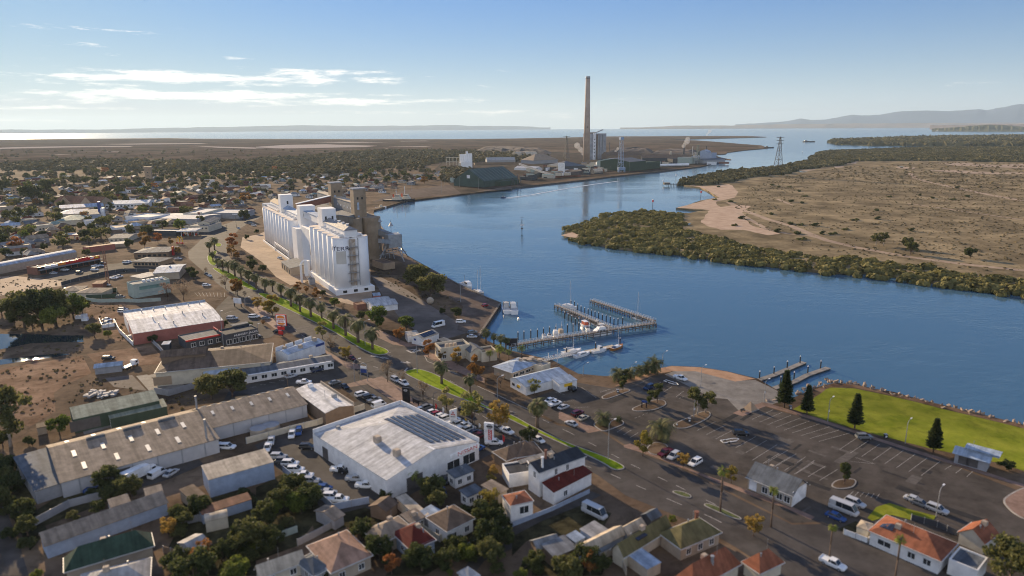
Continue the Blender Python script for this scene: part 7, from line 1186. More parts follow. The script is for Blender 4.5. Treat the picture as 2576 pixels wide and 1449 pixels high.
def trailer(label,k,x,y,rz):
 g=ZG(k,x,y);o=thing('boat_trailer',label,'trailer',(g.x,g.y,0),rz);mb=MB();mb.box(-2.2,2.2,-.9,-.75,.4,.55);mb.box(-2.2,2.2,.75,.9,.4,.55);mb.box(-2.2,-2.05,-.9,.9,.4,.55);mb.tube((2.2,-.8,.5),(3.6,0,.5),.08,4);mb.tube((2.2,.8,.5),(3.6,0,.5),.08,4);mb.build('frame',M_signwhite,o)
 wm=MB();wm.tube((0,-.1,0),(0,.1,0),.3,10);wm=wm.mesh('wheel',M_tyre)
 for s in(-1,1):link_mesh('wheel',wm,o,(-.4,s*1.0,.3))
trailer('empty boat trailer behind the white ute near the beach','a7',2140,1300,UA);trailer('small white trailer standing before the black car in the big car park','b4',1705,615,.3)
# ------------------------------------------------------------ gardens and back yards of the near streets
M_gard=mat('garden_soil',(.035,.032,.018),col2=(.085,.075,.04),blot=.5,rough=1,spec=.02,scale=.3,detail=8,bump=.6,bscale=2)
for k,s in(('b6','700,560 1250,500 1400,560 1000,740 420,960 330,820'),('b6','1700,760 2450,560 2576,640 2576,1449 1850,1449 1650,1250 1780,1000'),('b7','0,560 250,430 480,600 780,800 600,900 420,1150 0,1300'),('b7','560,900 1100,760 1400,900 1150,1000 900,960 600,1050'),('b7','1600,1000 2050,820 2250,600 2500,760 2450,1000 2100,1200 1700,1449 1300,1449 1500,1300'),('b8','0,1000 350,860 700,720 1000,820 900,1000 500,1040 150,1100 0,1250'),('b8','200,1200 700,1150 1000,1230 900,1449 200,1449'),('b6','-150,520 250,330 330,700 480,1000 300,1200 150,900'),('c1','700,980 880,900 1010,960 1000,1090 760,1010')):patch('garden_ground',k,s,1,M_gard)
patch('lane','b8','0,950 420,760 800,600 900,640 700,740 300,900 0,1060',4,M_asph);patch('lane','b7','2050,1449 2180,1250 2500,1080 2576,1060 2576,1180 2300,1300 2180,1449',4,M_asph2);patch('lane','b6','-100,600 20,680 200,1150 290,1449 0,1449 -200,900',4,M_asph2);patch('yard_paving','b7','600,700 830,640 960,720 700,830',5,M_asph2);patch('yard_paving','b6','1000,520 1250,430 1800,330 2000,280 2050,330 1700,480 1300,600',5,M_asph)
patch('lawn','c1','1090,760 1220,720 1450,790 1690,850 1640,930 1440,890 1250,840 1050,900 1000,870',6,M_grass)
def gardens():
 r=random.Random(33);it=[];refs={'the tan hipped house':G(860,1390),'the dark red hipped roof':G(1005,1350),'the olive green house':G(1600,1370),'the green hipped house':G(200,1400),'the tall blue-walled shed':G(590,1210),'the orange parapet house':G(1290,1260),'the long low shed':G(300,1300),'the brown hipped house':G(1130,1310)}
 regs=[('b6',700,1450,560,900,6),('b6',1700,2560,650,1440,26),('b7',20,560,560,1250,16),('b7',1000,2500,1000,1440,22),('b7',1300,1900,560,800,6),('b8',100,900,1180,1449,10),('b6',0,300,350,1200,12),('b7',2000,2560,480,1000,9)]
 obs=[(o.location.x,o.location.y,6.0)for o in S.objects if o.parent is None and o.type=='EMPTY' and o.get('category')in('building','house')and o.location.y<260]
 for k,x0,x1,y0,y1,n in regs:
  c=0
  for _ in range(n*20):
   if c>=n:break
   p=ZG(k,r.uniform(x0,x1),r.uniform(y0,y1))
   if any((p.x-a)**2+(p.y-b)**2<q*q for a,b,q in obs):continue
   obs.append((p.x,p.y,2.0));it.append(p);c+=1
 dat=[]
 for p in it:l=min(refs.items(),key=lambda t:(t[1]-p).length);dat.append((l,p,r.choices(('dark','olive','green','autumn','gold'),(10,5,2,1,1))[0]))
 dat.sort(key=lambda t:(t[1]-t[0][1]).length);cn={}
 for(ln,lp),p,kd in dat:
  big=r.random()<.4;w=dict(dark='dark',green='leafy green',olive='olive',autumn='rusty',gold='golden')[kd];nm='tree' if big else 'shrub';i=cn.get((ln,kd,nm),0);cn[ln,kd,nm]=i+1
  tree('garden_'+nm,kd+str(r.randrange(2)),p,r.uniform(4.5,7)if big else r.uniform(1.6,3.4),f'{w} garden {nm}, {nth(i)} nearest its kind to {ln}','garden trees and shrubs of the near streets',10.0,1.0 if big else 1.3,nm)
gardens()
for i,(k,s,h,m,l)in enumerate((('b7','420,1150 600,1060 780,960',1.7,'grey','grey paling fence behind the tan hipped house'),('b7','1080,1010 1240,1130 1380,1250',1.7,'brown','brown paling fence between the tan house and the dark red roof'),('b7','1580,900 1700,1010 1850,1110 1960,1000',1.6,'cream','cream metal fence below the brown hipped house'),('b7','0,1180 200,1090 420,1010',1.7,'sage','sage metal fence in the lower left gardens'),('b6','1780,960 2000,900 2300,960',1.7,'grey','grey paling fence by the cream curved little shed'),('b6','1650,1220 1800,1260 2100,1440',1.7,'brown','brown paling fence beside the white two-slope shed'),('b8','250,1210 620,1090 700,1150',1.7,'brown','brown paling fence under the grey skillion roof'),('b8','880,1300 1000,1240 1080,1300 1150,1449',1.7,'beige','beige paling fence around the blue shade roof'),('c1','760,1030 1000,1120 1050,1070',1.3,'white','low white wall before the orange-roofed house'),('c1','1440,890 1700,960 1900,1050',1.5,'dark','dark hedge-like fence behind the orange-roofed house'),('b6','330,960 700,760 1080,660',2.0,'grey','grey metal fence along the far side of the long low shed'))):wall_run('fence',l,k,s,h,WM[m])
# ------------------------------------------------------------ jetties, piles, boats
M_timber=mat('jetty_timber',(.07,.055,.045),col2=(.20,.165,.135),rough=.9,scale=1.2);M_rail=mat('white_rail',(.66,.66,.66),rough=.6);M_pile=mat('tarred_pile',(.03,.03,.035),rough=.8);M_float=mat('pontoon_deck',(.42,.36,.28),rough=.9,scale=.8);M_hull=mat('boat_white',(.74,.74,.73),rough=.3,spec=.5,var=.05)
M_navy=mat('boat_navy',(.03,.05,.12),rough=.4);M_varnish=mat('boat_varnish',(.36,.15,.04),rough=.35);M_canvas=mat('boat_canvas',(.5,.5,.49),rough=.8);M_orange=mat('boat_red_cabin',(.45,.09,.04),rough=.5);M_greyhull=mat('boat_grey',(.3,.31,.33),rough=.5)
def jetty(label,k,s,w,hd,rail=True,gate=False):
 p=pts(k,s,hd);c=sum(p,Vector())/len(p);o=thing('jetty',label,'jetty',(c.x,c.y,0));mb=MB()
 for a,b in zip(p[:-1],p[1:]):mb.bar(a-c+Vector((0,0,-c.z*0)),b-c,w,.3)if False else mb.bar((a.x-c.x,a.y-c.y,hd),(b.x-c.x,b.y-c.y,hd),w,.35)
 mb.build('deck',M_timber,o);pm=MB();pm.cyl((0,0),.2,-5,hd+.1,7);pm=pm.mesh('pile',M_timber);rm=MB()
 for a,b in zip(p[:-1],p[1:]):
  d=(b-a);L=d.length;d.normalize();n=Vector((-d.y,d.x,0));m=max(2,int(L/3.4))
  for i in range(m+1):
   q=a.lerp(b,i/m)
   for s_ in(-1,1):link_mesh('pile',pm,o,(q.x+n.x*s_*w*.42-c.x,q.y+n.y*s_*w*.42-c.y,0))
  if rail:
   for s_ in(-1,1):
    off=n*s_*w*.48;A=Vector((a.x-c.x,a.y-c.y,0))+off;B=Vector((b.x-c.x,b.y-c.y,0))+off
    for zz in(.65,1.15):rm.bar(A+Vector((0,0,hd+zz)),B+Vector((0,0,hd+zz)),.06,.07)
    for i in range(int(L/1.7)+1):q=A.lerp(B,min(1,i*1.7/L));rm.box(q.x-.06,q.x+.06,q.y-.06,q.y+.06,hd,hd+1.2)
  bm_=MB()
  for s_ in(-1,1):bm_.bar(Vector((a.x-c.x,a.y-c.y,hd-.9))+n*s_*w*.42,Vector((b.x-c.x,b.y-c.y,hd-.9))+n*s_*w*.42,.2,.3)
  bm_.build('bearer',M_timber,o)
 if rail:rm.build('railing',M_rail,o)
 return o
jetty('main timber jetty with white railings from the gate to the outer corner','c2','352,1004 760,932 1300,852 1650,792 2188,716',2.4,.5);jetty('outer timber arm with white railings at the river end of the main jetty','c2','2178,690 1380,428',2.2,.5);jetty('middle timber arm with moored boats between the two other arms','c2','1620,770 930,488',2.2,.5)
g=ZG('c2',372,1000,.5);o=thing('jetty_gate','dark security gate panel at the land end of the main jetty','gate',(g.x,g.y,.6),UA+.9);mb=MB();mb.box(-2.2,2.2,-.08,.08,0,3.0);mb.build('panel',M_pile,o);mb=MB();mb.box(-2.4,-2.2,-.12,.12,-.3,3.3);mb.box(2.2,2.4,-.12,.12,-.3,3.3);mb.build('post',M_steel,o)
def pontoon(label,k,s,w,m,hd=-1.05):
 p=pts(k,s,hd);c=sum(p,Vector())/len(p);o=thing('pontoon',label,'pontoon',(c.x,c.y,0));mb=MB();fl=MB()
 for a,b in zip(p[:-1],p[1:]):mb.bar((a.x-c.x,a.y-c.y,hd),(b.x-c.x,b.y-c.y,hd),w,.25);fl.bar((a.x-c.x,a.y-c.y,hd-.45),(b.x-c.x,b.y-c.y,hd-.45),w*.85,.6)
 mb.build('deck',m,o);fl.build('float',M_pile,o);return o
pontoon('sand-coloured floating pontoon with four moored boats','c2','1170,1112 1300,1082 1665,1003',2.6,M_float);pontoon('longer floating boat ramp pontoon, farther from the lawn','a8','640,528 740,498 885,452 1018,396 1190,322',2.2,M_conc);pontoon('shorter floating boat ramp pontoon, nearer to the lawn','a8','880,588 960,560 1090,520 1230,448 1435,378',2.2,M_conc)
pa,pb=ZG('c2',770,1195,.6),ZG('c2',1165,1112,-.8);c=(pa+pb)/2;o=thing('gangway','truss gangway sloping down to the sand-coloured pontoon','gangway',(c.x,c.y,0));mb=MB();mb.bar(pa-Vector((c.x,c.y,0)),pb-Vector((c.x,c.y,0)),1.4,.2);mb.build('deck',M_steel,o);d=(pb-pa);L=d.length;n=Vector((-d.y,d.x,0)).normalized()*.7;mb=MB()
for s_ in(-1,1):
 A=pa-Vector((c.x,c.y,0))+n*s_;B=pb-Vector((c.x,c.y,0))+n*s_;up=Vector((0,0,1.2));mb.bar(A+up,B+up,.12,.12);m=14
 for i in range(m):q=A.lerp(B,i/m);r_=A.lerp(B,(i+1)/m);mb.tube(q,r_+up,.05,3);mb.tube(q,q+up,.05,3)
mb.build('truss',M_rail,o)
for xy in((835,1225,1130),(948,1275,1080)):g=ZG('c2',xy[0],xy[1],WZ);h=hgt(*z('c2',xy[0],xy[1]),z('c2',0,xy[2])[1])+1;o=thing('tide_pole','thin pale pole in the water by the gangway, '+('taller one' if xy[0]>900 else 'shorter one'),'pole',(g.x,g.y,WZ-2));mb=MB();mb.cyl((0,0),.12,0,h+2,6);mb.build('shaft',M_rail,o);mb=MB();mb.cyl((0,0),.2,h+1.9,h+2.1,6);mb.build('cap',M_rail,o)
pile_m=MB();pile_m.cyl((0,0),.24,-3,3.2,8);pile_m=pile_m.mesh('pile_shaft',M_pile);cap_m=MB();cap_m.cyl((0,0),.27,3.2,3.7,8,.1);caps=[cap_m.mesh('pile_cap',M_rail)]
def pile(k,x,y,label,group,s=1.0):
 g=ZG(k,x,y,WZ);o=thing('mooring_pile',label,'pile',(g.x,g.y,WZ),0,group);o.scale=(1,1,s);link_mesh('pile_shaft',pile_m,o);link_mesh('pile_cap',caps[0],o);return o
for i,(x,y)in enumerate(((450,935),(525,925),(612,910),(697,900),(773,885),(850,868),(928,860),(1003,848),(1075,838),(1147,828),(1220,812))):pile('c2',x,y,f'black mooring pile behind the main jetty, {nth(i)} from the gate','mooring piles behind the main jetty',1.15)
for i,(x,y)in enumerate(((1040,658),(1085,682),(1130,706),(1175,742),(1220,740))):pile('c2',x,y,f'black mooring pile left of the middle arm, {nth(i)} from its outer end','mooring piles left of the middle arm')
for i,(x,y)in enumerate(((1120,505),(1165,520),(1206,555),(1248,580),(1295,600),(1338,618),(1382,632),(1425,650),(1472,662),(1518,690),(1567,700),(1618,718),(1665,742),(1716,745),(1775,730))):pile('c2',x,y,f'black mooring pile between the middle and outer arms, {nth(i)} from the open river','mooring piles between the arms')
for i,(x,y)in enumerate(((740,500),(885,455),(1018,396),(1148,345),(952,556),(1087,508),(1225,448),(1355,392))):pile('a8',x,y,f'capped pile beside the {"longer" if i < 4 else "shorter"} boat ramp pontoon, {nth(i % 4)} from the ramp','piles of the boat ramp pontoons')
for x,y,l in((1432,1060,'thick black pile behind the pontoon beside the small cabin boat'),(1065,1125,'thick black pile at the landing of the pontoon'),(1742,1000,'thick black pile at the end of the pontoon')):pile('c2',x,y,l,'piles of the moored boat pontoon')
def hull_mesh(mb,L,B,F,sheer=.25,stern=.85,z0=0.0,n=9,deep=.5):
 rings=[]
 for i in range(n+1):
  t=i/n;w=B/2*(stern+(1-stern)*min(1,t*3)if t<.5 else max(.02,(1-((t-.5)/.5)**2.2)));top=F*(1+sheer*(2*t-1)**2*(1.6 if t>.5 else .5));x=-L/2+L*t
  rings.append([(x,-w*.55,z0-deep*(1-t**6)),(x,-w*.92,z0+.15),(x,-w,z0+top),(x,w,z0+top),(x,w*.92,z0+.15),(x,w*.55,z0-deep*(1-t**6))])
 return mb.loft(rings)
def boat(name,label,k,x,y,rz,L,B,F,hull=None,deck=None,parts_=(),group=None):
 g=ZG(k,x,y,WZ);o=thing(name,label,'boat',(g.x,g.y,WZ),rz,group);mb=MB();hull_mesh(mb,L,B,F);mb.build('hull',hull or M_hull,o);mb=MB();n=8;out=[]
 for i in range(n+1):t=.04+.9*i/n;w=B/2*.86*((.85+.15*min(1,t*3))if t<.5 else max(.03,1-((t-.5)/.5)**2.2));out.append((-L/2+L*t,w))
 mb.prism([(x_,-w)for x_,w in out]+[(x_,w)for x_,w in out[::-1]],F*1.02,F*1.10);mb.build('deck',deck or M_canvas,o)
 for nm,bx,m in parts_:
  mb=MB();x0,x1,w,z0,z1,rake=bx;mb.loft([[(x0,-w,z0),(x0+rake*.3,-w*.88,z1),(x0+rake*.3,w*.88,z1),(x0,w,z0)],[(x1,-w*.9,z0),(x1-rake,-w*.8,z1),(x1-rake,w*.8,z1),(x1,w*.9,z0)]]);mb.build(nm,m,o)
 return o
def mast(o,x,z0,h,boom=0,m=None):
 mb=MB();mb.tube((x,0,z0),(x,0,z0+h),.09,6,.06);mb.build('mast',m or M_rail,o)
 if boom:mb=MB();mb.tube((x,0,z0+1.3),(x-boom,0,z0+1.4),.17,6);mb.build('boom',M_canvas,o)
 mb=MB()
 for p in((boom*-.9 if boom else-3,0,z0),(3.2,0,z0),(x,1.1,z0),(x,-1.1,z0)):mb.tube((x,0,z0+h*.97),(x+p[0]if abs(p[0])>2 else x,p[1],z0+.2),.02,3)
 mb.build('rigging',M_steel,o)
J=math.atan2(*(lambda a,b:(b.y-a.y,b.x-a.x))(ZG('c2',352,1004),ZG('c2',2188,716)));JA=math.atan2(*(lambda a,b:(b.y-a.y,b.x-a.x))(ZG('c2',2178,690),ZG('c2',1380,428)))
o=boat('motor_cruiser','large white flybridge cruiser moored on the near side of the main jetty','c2',1478,868,J+math.pi,11.5,3.8,1.5,parts_=(('cabin',(-3.2,2.8,1.55,1.6,3.1,1.4),M_hull),('window_band',(-2.6,2.35,1.6,2.05,2.75,.9),M_glass),('flybridge',(-2.6,1.0,1.25,3.1,3.9,.5),M_hull),('canopy',(-2.2,.4,1.2,5.0,5.15,.1),M_canvas)))
mb=MB();[mb.tube((xx,yy,3.8),(xx,yy,5.05),.05,4)for xx in(-2.1,.2)for yy in(-1,1)];mb.build('canopy_frame',M_rail,o)
o=boat('yacht','white sailing yacht with furled sail at the landing of the pontoon','c2',1132,1098,J+.1,9.5,3.0,1.1,parts_=(('cabin',(-1.5,2.2,1.0,1.1,1.7,.6),M_hull),('awning',(-3.6,-.4,1.2,2.4,2.5,.1),M_canvas)));mast(o,.8,1.2,11.5,4)
boat('motor_boat','white launch with a row of dark side windows, nearest to the clubhouse','c2',1265,1132,J+.25,8.6,2.7,1.0,parts_=(('cabin',(-2.2,2.0,1.0,1.0,1.75,.7),M_hull),('window_band',(-1.9,1.6,1.04,1.2,1.5,.5),M_glass)))
boat('motor_boat','small white cabin boat with a wheelhouse, alongside the middle of the pontoon','c2',1482,1082,J+.1,7.4,2.6,1.0,parts_=(('wheelhouse',(-.6,1.2,.95,1.0,2.7,.5),M_hull),('window_band',(-.5,1.12,.97,1.9,2.4,.2),M_glass),('fore_cabin',(1.1,2.6,.8,1.0,1.5,.5),M_hull)))
o=boat('yacht','varnished wooden yacht with a white deck at the end of the pontoon','c2',1708,1040,J+.35,8.2,2.5,1.0,M_varnish,M_hull,parts_=(('cabin',(-1.6,1.2,.85,1.0,1.6,.4),M_hull),('cockpit_cover',(-3.2,-1.6,.8,1.0,1.5,.2),M_navy)));mast(o,.6,1.1,8.5)
o=boat('yacht','small white yacht with a bare mast against the outer arm','c2',1968,672,JA+math.pi,8.0,2.6,1.1,parts_=(('cabin',(-1.2,1.8,.9,1.1,1.7,.5),M_hull),));mast(o,-.2,1.2,12.5)
o=boat('yacht','white yacht with a very tall thin mast at the outer end of the middle arm','c2',1112,525,JA+math.pi+.15,9.4,3.0,1.2,parts_=(('cabin',(-2.4,1.6,1.1,1.2,2.0,.6),M_hull),));mast(o,0,1.2,13.5)
boat('dinghy_cruiser','grey open boat on the left side of the middle arm','c2',1160,632,JA+math.pi,7.2,2.3,.9,M_greyhull,M_greyhull,parts_=(('coaming',(-1.6,.8,.8,.9,1.3,.3),M_canvas),));boat('fishing_boat','white boat with a square red cabin in the crook of the jetty','c2',1308,770,JA+math.pi-.2,7.2,2.6,1.2,parts_=(('cabin',(-2.4,1.0,1.05,1.1,2.9,.2),M_orange),('cabin_roof',(-2.5,1.1,1.15,2.9,3.0,.1),M_hull)))
boat('fishing_boat','white open fishing boat with a wheelhouse aft, tied to the middle arm','c2',1408,735,JA,8.0,2.5,1.2,M_hull,M_float,parts_=(('wheelhouse',(-3.0,-1.4,.9,1.1,2.8,.3),M_canvas),))
for i,(x,y,l)in enumerate(((780,890,'small white runabout behind the main jetty, nearest to the gate'),(850,885,'small white runabout behind the main jetty, second from the gate'),(1330,795,'pale tender between the red-cabin boat and the main jetty'))):boat('runabout',l,'c2',x,y,J+1.2,5.2,2.0,.8,parts_=(('windscreen',(-.4,.6,.7,.8,1.35,.5),M_glass if i else M_canvas),))
for i,(x,y,l)in enumerate(((925,872,'cream cabin boat with a short mast behind the main jetty'),(992,858,'tan cabin boat beside the cream one behind the main jetty'))):o=boat('cabin_boat',l,'c2',x,y,J+1.3,6.4,2.4,1.0,M_hull,M_float,parts_=(('cabin',(-1.4,1.4,1.0,1.0,2.5,.4),M_hull if i==0 else WM['beige']),));mast(o,-1,1.1,5)
for i,(x,y,l)in enumerate(((300,560,'white trawler with stern gantry tied up at the wharf corner'),(390,565,'white fishing cruiser on the outside of the wharf corner trawler'))):
 o=boat('trawler',l,'c2',x,y,math.pi/2+.1,13,4.4,1.7,parts_=(('wheelhouse',(-.5,4.0,1.6,1.7,4.2,.8),M_hull if i else M_canvas),('window_band',(-.3,3.6,1.64,3.0,3.7,.5),M_glass)));mb=MB();mb.tube((-4,-1.8,1.7),(-4,-1.6,5.8),.12,4);mb.tube((-4,1.8,1.7),(-4,1.6,5.8),.12,4);mb.tube((-4,-1.7,5.8),(-4,1.7,5.8),.12,4);mb.tube((-4,0,5.8),(2,0,4.4),.08,4);mb.build('gantry',M_steel,o)
WA=math.atan2(*(lambda a,b:(b.y-a.y,b.x-a.x))(G(1012,637),G(1219,747)))
o=boat('trawler','white work boat moored along the wharf upstream of the corner','a7',98,338,WA,15,4.4,1.6,parts_=(('wheelhouse',(-1,4.4,1.6,1.6,4.0,.8),M_hull),('window_band',(-.8,4,1.64,2.9,3.6,.5),M_glass),('hatch',(-5.5,-2.5,1.2,1.7,2.4,.2),M_canvas)));mb=MB();mb.tube((-3,0,1.7),(-3,0,7),.12,4);mb.build('mast',M_steel,o)
o=boat('ketch','bare two-masted ketch moored along the wharf','a7',225,395,WA,12,3.2,1.2,M_greyhull,parts_=(('cabin',(-2,1.6,1.0,1.2,1.8,.4),M_hull),));mast(o,1.5,1.2,15);mast(o,-2.5,1.2,12)
for i,(x,y,l)in enumerate(((1400,1012,'cream harbour tug, the left of two moored side by side'),(1485,1005,'cream harbour tug, the right of two moored side by side'))):
 o=boat('tug',l,'a2',x,y,-.25,30,9,3.0,M_pile,M_float,parts_=(('deckhouse',(-3,9,3.4,3,6,1),WM['cream']),('wheelhouse',(1,7,2.6,6,9.2,.8),WM['cream']),('window_band',(1.1,6.6,2.64,7.6,8.7,.6),M_glass)));mb=MB();mb.tube((2,0,9),(2,0,19),.3,5);mb.tube((2,-2,13),(2,2,13),.2,4);mb.build('mast',M_rail,o);mb=MB();mb.tube((-2,0,6),(-2,0,10),1,8);mb.build('funnel',M_orange,o)
o=boat('fishing_boat','small cream workboat at the stone ramp below the tugs','a2',1255,1075,.3,13,4,1.6,M_hull,M_float,parts_=(('wheelhouse',(-1,2.5,1.4,1.6,4.2,.6),WM['cream']),));boat('speed_boat','speedboat leaving a long white wake in mid-river','a2',2488,968,math.pi+.25,7,2.4,1.1,M_navy,parts_=(('windscreen',(-.4,1.2,.9,1.1,2.0,.5),M_glass),));boat('barge','dark low dredger far out in the channel','a4',412,407,0,60,14,4,M_pile,M_pile,parts_=(('deckhouse',(-24,-10,5,4,10,1),M_steel),));boat('barge','dark low barge far out near the tip of the smelter spit','a4',8,466,0,40,10,3,M_pile,M_pile,parts_=(('deckhouse',(-12,-4,4,3,7,1),M_dksteel),));boat('motor_boat','tiny boat off the wooded headland','a4',1705,300,0,40,10,4,M_greyhull,parts_=(('cabin',(-8,6,4,4,9,2),M_hull),))
g=ZG('c2',458,668,WZ);o=thing('buoy','small white and dark buoy floating off the wharf corner','buoy',(g.x,g.y,WZ));mb=MB();mb.loft([[(r*math.cos(a*.785),r*math.sin(a*.785),zz)for a in range(8)]for r,zz in((.1,-.3),(.6,0),(.6,.5),(.2,.9))]);mb.build('float',M_hull,o);mb=MB();mb.tube((0,0,.8),(0,0,1.8),.12,5);mb.build('topmark',M_pile,o)
def beacon(label,k,x,y,yt,kind):
 g=ZG(k,x,y,WZ);h=hgt(*z(k,x,y),z(k,0,yt)[1])-WZ;o=thing('channel_beacon',label,'beacon',(g.x,g.y,WZ));mb=MB();mb.cyl((0,0),.3,-3,h*.85,8);mb.build('pile',M_pile,o)
 if kind=='tri':mb=MB();mb.prism([(-1.6,-.1),(1.6,-.1),(1.6,.1),(-1.6,.1)],h*.98,h);mb.loft([[(-1.7,-.1,h),(-1.7,.1,h)],[(1.7,-.1,h),(1.7,.1,h)],[(0,-.1,h-2.4),(0,.1,h-2.4)]]);mb.build('topmark',M_navy,o);mb=MB();mb.box(-1.5,1.5,-1.2,1.2,h*.42,h*.45);mb.box(-1.5,1.5,-1.25,-1.15,h*.45,h*.55);mb.build('platform',M_rail,o);mb=MB();mb.cyl((0,0),1.0,h*.2,h*.26,8);mb.build('fender',M_pile,o)
 else:mb=MB();mb.cyl((0,0),.9,h*.62,h*.92,8);mb.build('topmark',M_signred if kind=='red' else M_signwhite,o);mb=MB();mb.cyl((0,0),.6,h*.92,h,8,.2);mb.build('lantern',M_signwhite,o)
 return o
beacon('tall channel beacon with a triangle topmark and small platform','a3',100,1312,1178,'tri');beacon('red and white channel beacon off the mangrove point','a3',1416,1058,995,'red');beacon('red channel beacon inside the little sandy bay','a3',1900,962,905,'red');beacon('pale channel beacon left of the old jetty stump','a3',1520,835,793,'white');beacon('pale channel beacon upstream of the old jetty stump','a3',1650,775,735,'white');beacon('far thin channel beacon by the smelter spit','a4',344,525,500,'white')
p=pts('a3','1560,832 1600,826 1690,830',.8);c=sum(p,Vector())/3;o=thing('old_jetty','broken old jetty stump on dark piles at the mangrove tip','jetty',(c.x,c.y,0));mb=MB();mb.bar(p[0]-Vector((c.x,c.y,0)),p[2]-Vector((c.x,c.y,0)),3,.5);mb.build('deck',M_pile,o);mb=MB();mb.box(p[0].x-c.x-5,p[0].x-c.x+4,p[0].y-c.y-4,p[0].y-c.y+4,.5,3.4);mb.build('head',M_timber,o)
for i in range(9):q=p[0].lerp(p[2],i/8);mb=MB();mb.cyl((q.x-c.x,q.y-c.y),.35,-4,2.2,6);mb.build('pile',M_pile,o)
def facing(label,k,s,top=.25):
 p=pts(k,s);c=sum(p,Vector())/len(p);o=thing('wharf_wall',label,'wall',(c.x,c.y,0));mb=MB()
 for a,b in zip(p[:-1],p[1:]):mb.bar((a.x-c.x,a.y-c.y,-1.4),(b.x-c.x,b.y-c.y,-1.4),.9,3.2);
 mb.build('sheeting',mat('wharf_timber',(.05,.042,.036),col2=(.12,.10,.085),rough=.95,scale=.6),o);mb=MB()
 for a,b in zip(p[:-1],p[1:]):mb.bar((a.x-c.x,a.y-c.y,.2),(b.x-c.x,b.y-c.y,.2),1.1,.35)
 mb.build('capping',M_timber,o)
facing('dark timber wharf wall at the gravel wharf corner','v','1203,846 1259,763 1219,747 1150,714 1040,654 1012,637 950,560 939,538');facing('long dark wharf wall of the smelter quay','a3','-276,902 0,866 700,790 1060,746 1500,700 1900,652')
# ------------------------------------------------------------ lamps, poles, signs
def lamp(label,k,x,y,yt,arm=2.2,ang=None,double=False,m=None,plate=False,group='street lamps'):
 vx,vy=z(k,x,y);g=G(vx,vy);h=hgt(vx,vy,z(k,0,yt)[1]);o=thing('street_lamp',label,'lamp',(g.x,g.y,0),VA if ang is None else ang,group);m=m or M_steel;mb=MB();mb.tube((0,0,0),(0,0,h-.8),.13,6,.08);mb.build('pole',m,o)
 for s in((1,-1)if double else(1,)):
  if arm:
   mb=MB();mb.tube((0,0,h-.8),(s*arm*.3,0,h-.15),.07,5);mb.tube((s*arm*.3,0,h-.15),(s*arm,0,h),.06,5);mb.build('arm',m,o)
  mb=MB();mb.box(s*arm-.15,s*arm+.75*s if s>0 else s*arm+.15,-.18,.18,h-.05,h+.1)if s>0 else mb.box(s*arm-.75,s*arm+.15,-.18,.18,h-.05,h+.1);mb.build('lamp_head',M_rail if m is M_steel else m,o)
 if plate:mb=MB();mb.box(-.35,.35,-.16,-.12,h*.42,h*.52);mb.build('sign_plate',M_signwhite,o)
 return o
for r_ in(('curved street lamp by the big round green tree','b2',1375,412,160),('curved street lamp on the tip of the second median','b2',1900,690,400),('curved street lamp on the side street corner','b2',1270,775,555),('curved street lamp at the lower end of the median by the car park','b4',497,792,410),('curved street lamp in front of the white hall','a7',405,1445,1240),('lamp with a white plate at the boat ramp pine','a8',785,728,505),('lamp at the beach edge of the concrete ramp','a8',150,575,365),('lamp with a white plate on the biggest car park island','a8',80,880,690),('lamp with a white plate on the lawn near the middle pine','b5',600,408,175),('lamp on the lawn between the middle pine and the shelter pine','b5',1380,628,395),('tall lamp at the parked cars behind the orange-roofed house','c1',1690,855,560),('lone timber lamp pole on the wharf track','a6',2335,1252,1068),('lamp between the beach palms and the sand','a7',2065,1145,990),('short lamp on the river path behind the white hall','a7',1268,1225,1110),('curved street lamp in the palm row beside the near silo','a6',885,1330,1212),('curved street lamp near the burger sign on the kerb','a6',165,1300,1205),('curved street lamp by the bare kerb trees','a5',2470,1030,950),('thin lamp by the beach lookout','a7',1755,1190,1105)):
 lamp(*r_,plate='white plate' in r_[0])
for i,(x,y,t)in enumerate(((2065,1075,890),(2260,1105,980),(2478,1285,1075))):lamp(f'black dealership lamp post, {nth(i)} from the dark pylon sign','b2',x,y,t,.6,VA,m=M_dksteel,group='black dealership lamp posts')
for i,(x,y,t)in enumerate(((220,370,205),(302,335,190),(-50,420,60))):lamp(f'thin lamp post in the burger restaurant car park, {nth(i)} from its sign side','b2',x,y,t,.4,VA,group='restaurant car park lamps')
for i,(x,y,t)in enumerate(((1378,900,800),(1565,900,760),(1868,925,790),(1895,838,665),(2048,862,755),(2240,880,765))):lamp(f'tall pale lamp mast on the far wharf, {nth(i)} from the tugs','a2',x,y,t,1.5,group='lamp masts of the far wharf')
for i,(x,y,t)in enumerate(((308,770,650),(760,735,630),(985,715,650),(1178,712,590))):lamp(f'tall pale lamp mast on the smelter quay, {nth(i)} from the green ore shed','a3',x,y,t,1.5,group='lamp masts of the smelter quay')
def post_sign(name,label,k,x,y,h,w,ph,m,txt=None,tm=None,tsize=.8,rz=None,posts=1,th=.35):
 g=ZG(k,x,y);o=thing(name,label,'sign',(g.x,g.y,0),0.0 if rz is None else rz)
 for i in range(posts):xx=0 if posts==1 else(i/(posts-1)-.5)*w*.9;mb=MB();mb.box(xx-.16,xx+.16,-.16,.16,0,h-ph);mb.build('post',M_signblack,o)
 mb=MB();mb.box(-w/2,w/2,-th/2,th/2,h-ph,h);mb.build('board',m,o)
 if txt:letter(o,txt,tsize,tm,(0,-th/2-.03,h-ph/2),-math.pi/2)
 return o
vx,vy=z('b2',545,315);hb=hgt(vx,vy,z('b2',0,95)[1]);o=post_sign('burger_sign','tall burger restaurant pylon sign with a bun emblem reading HUNGRY JACKS','b2',545,315,hb,5.2,5.0,M_signred,rz=-.3,th=.6)
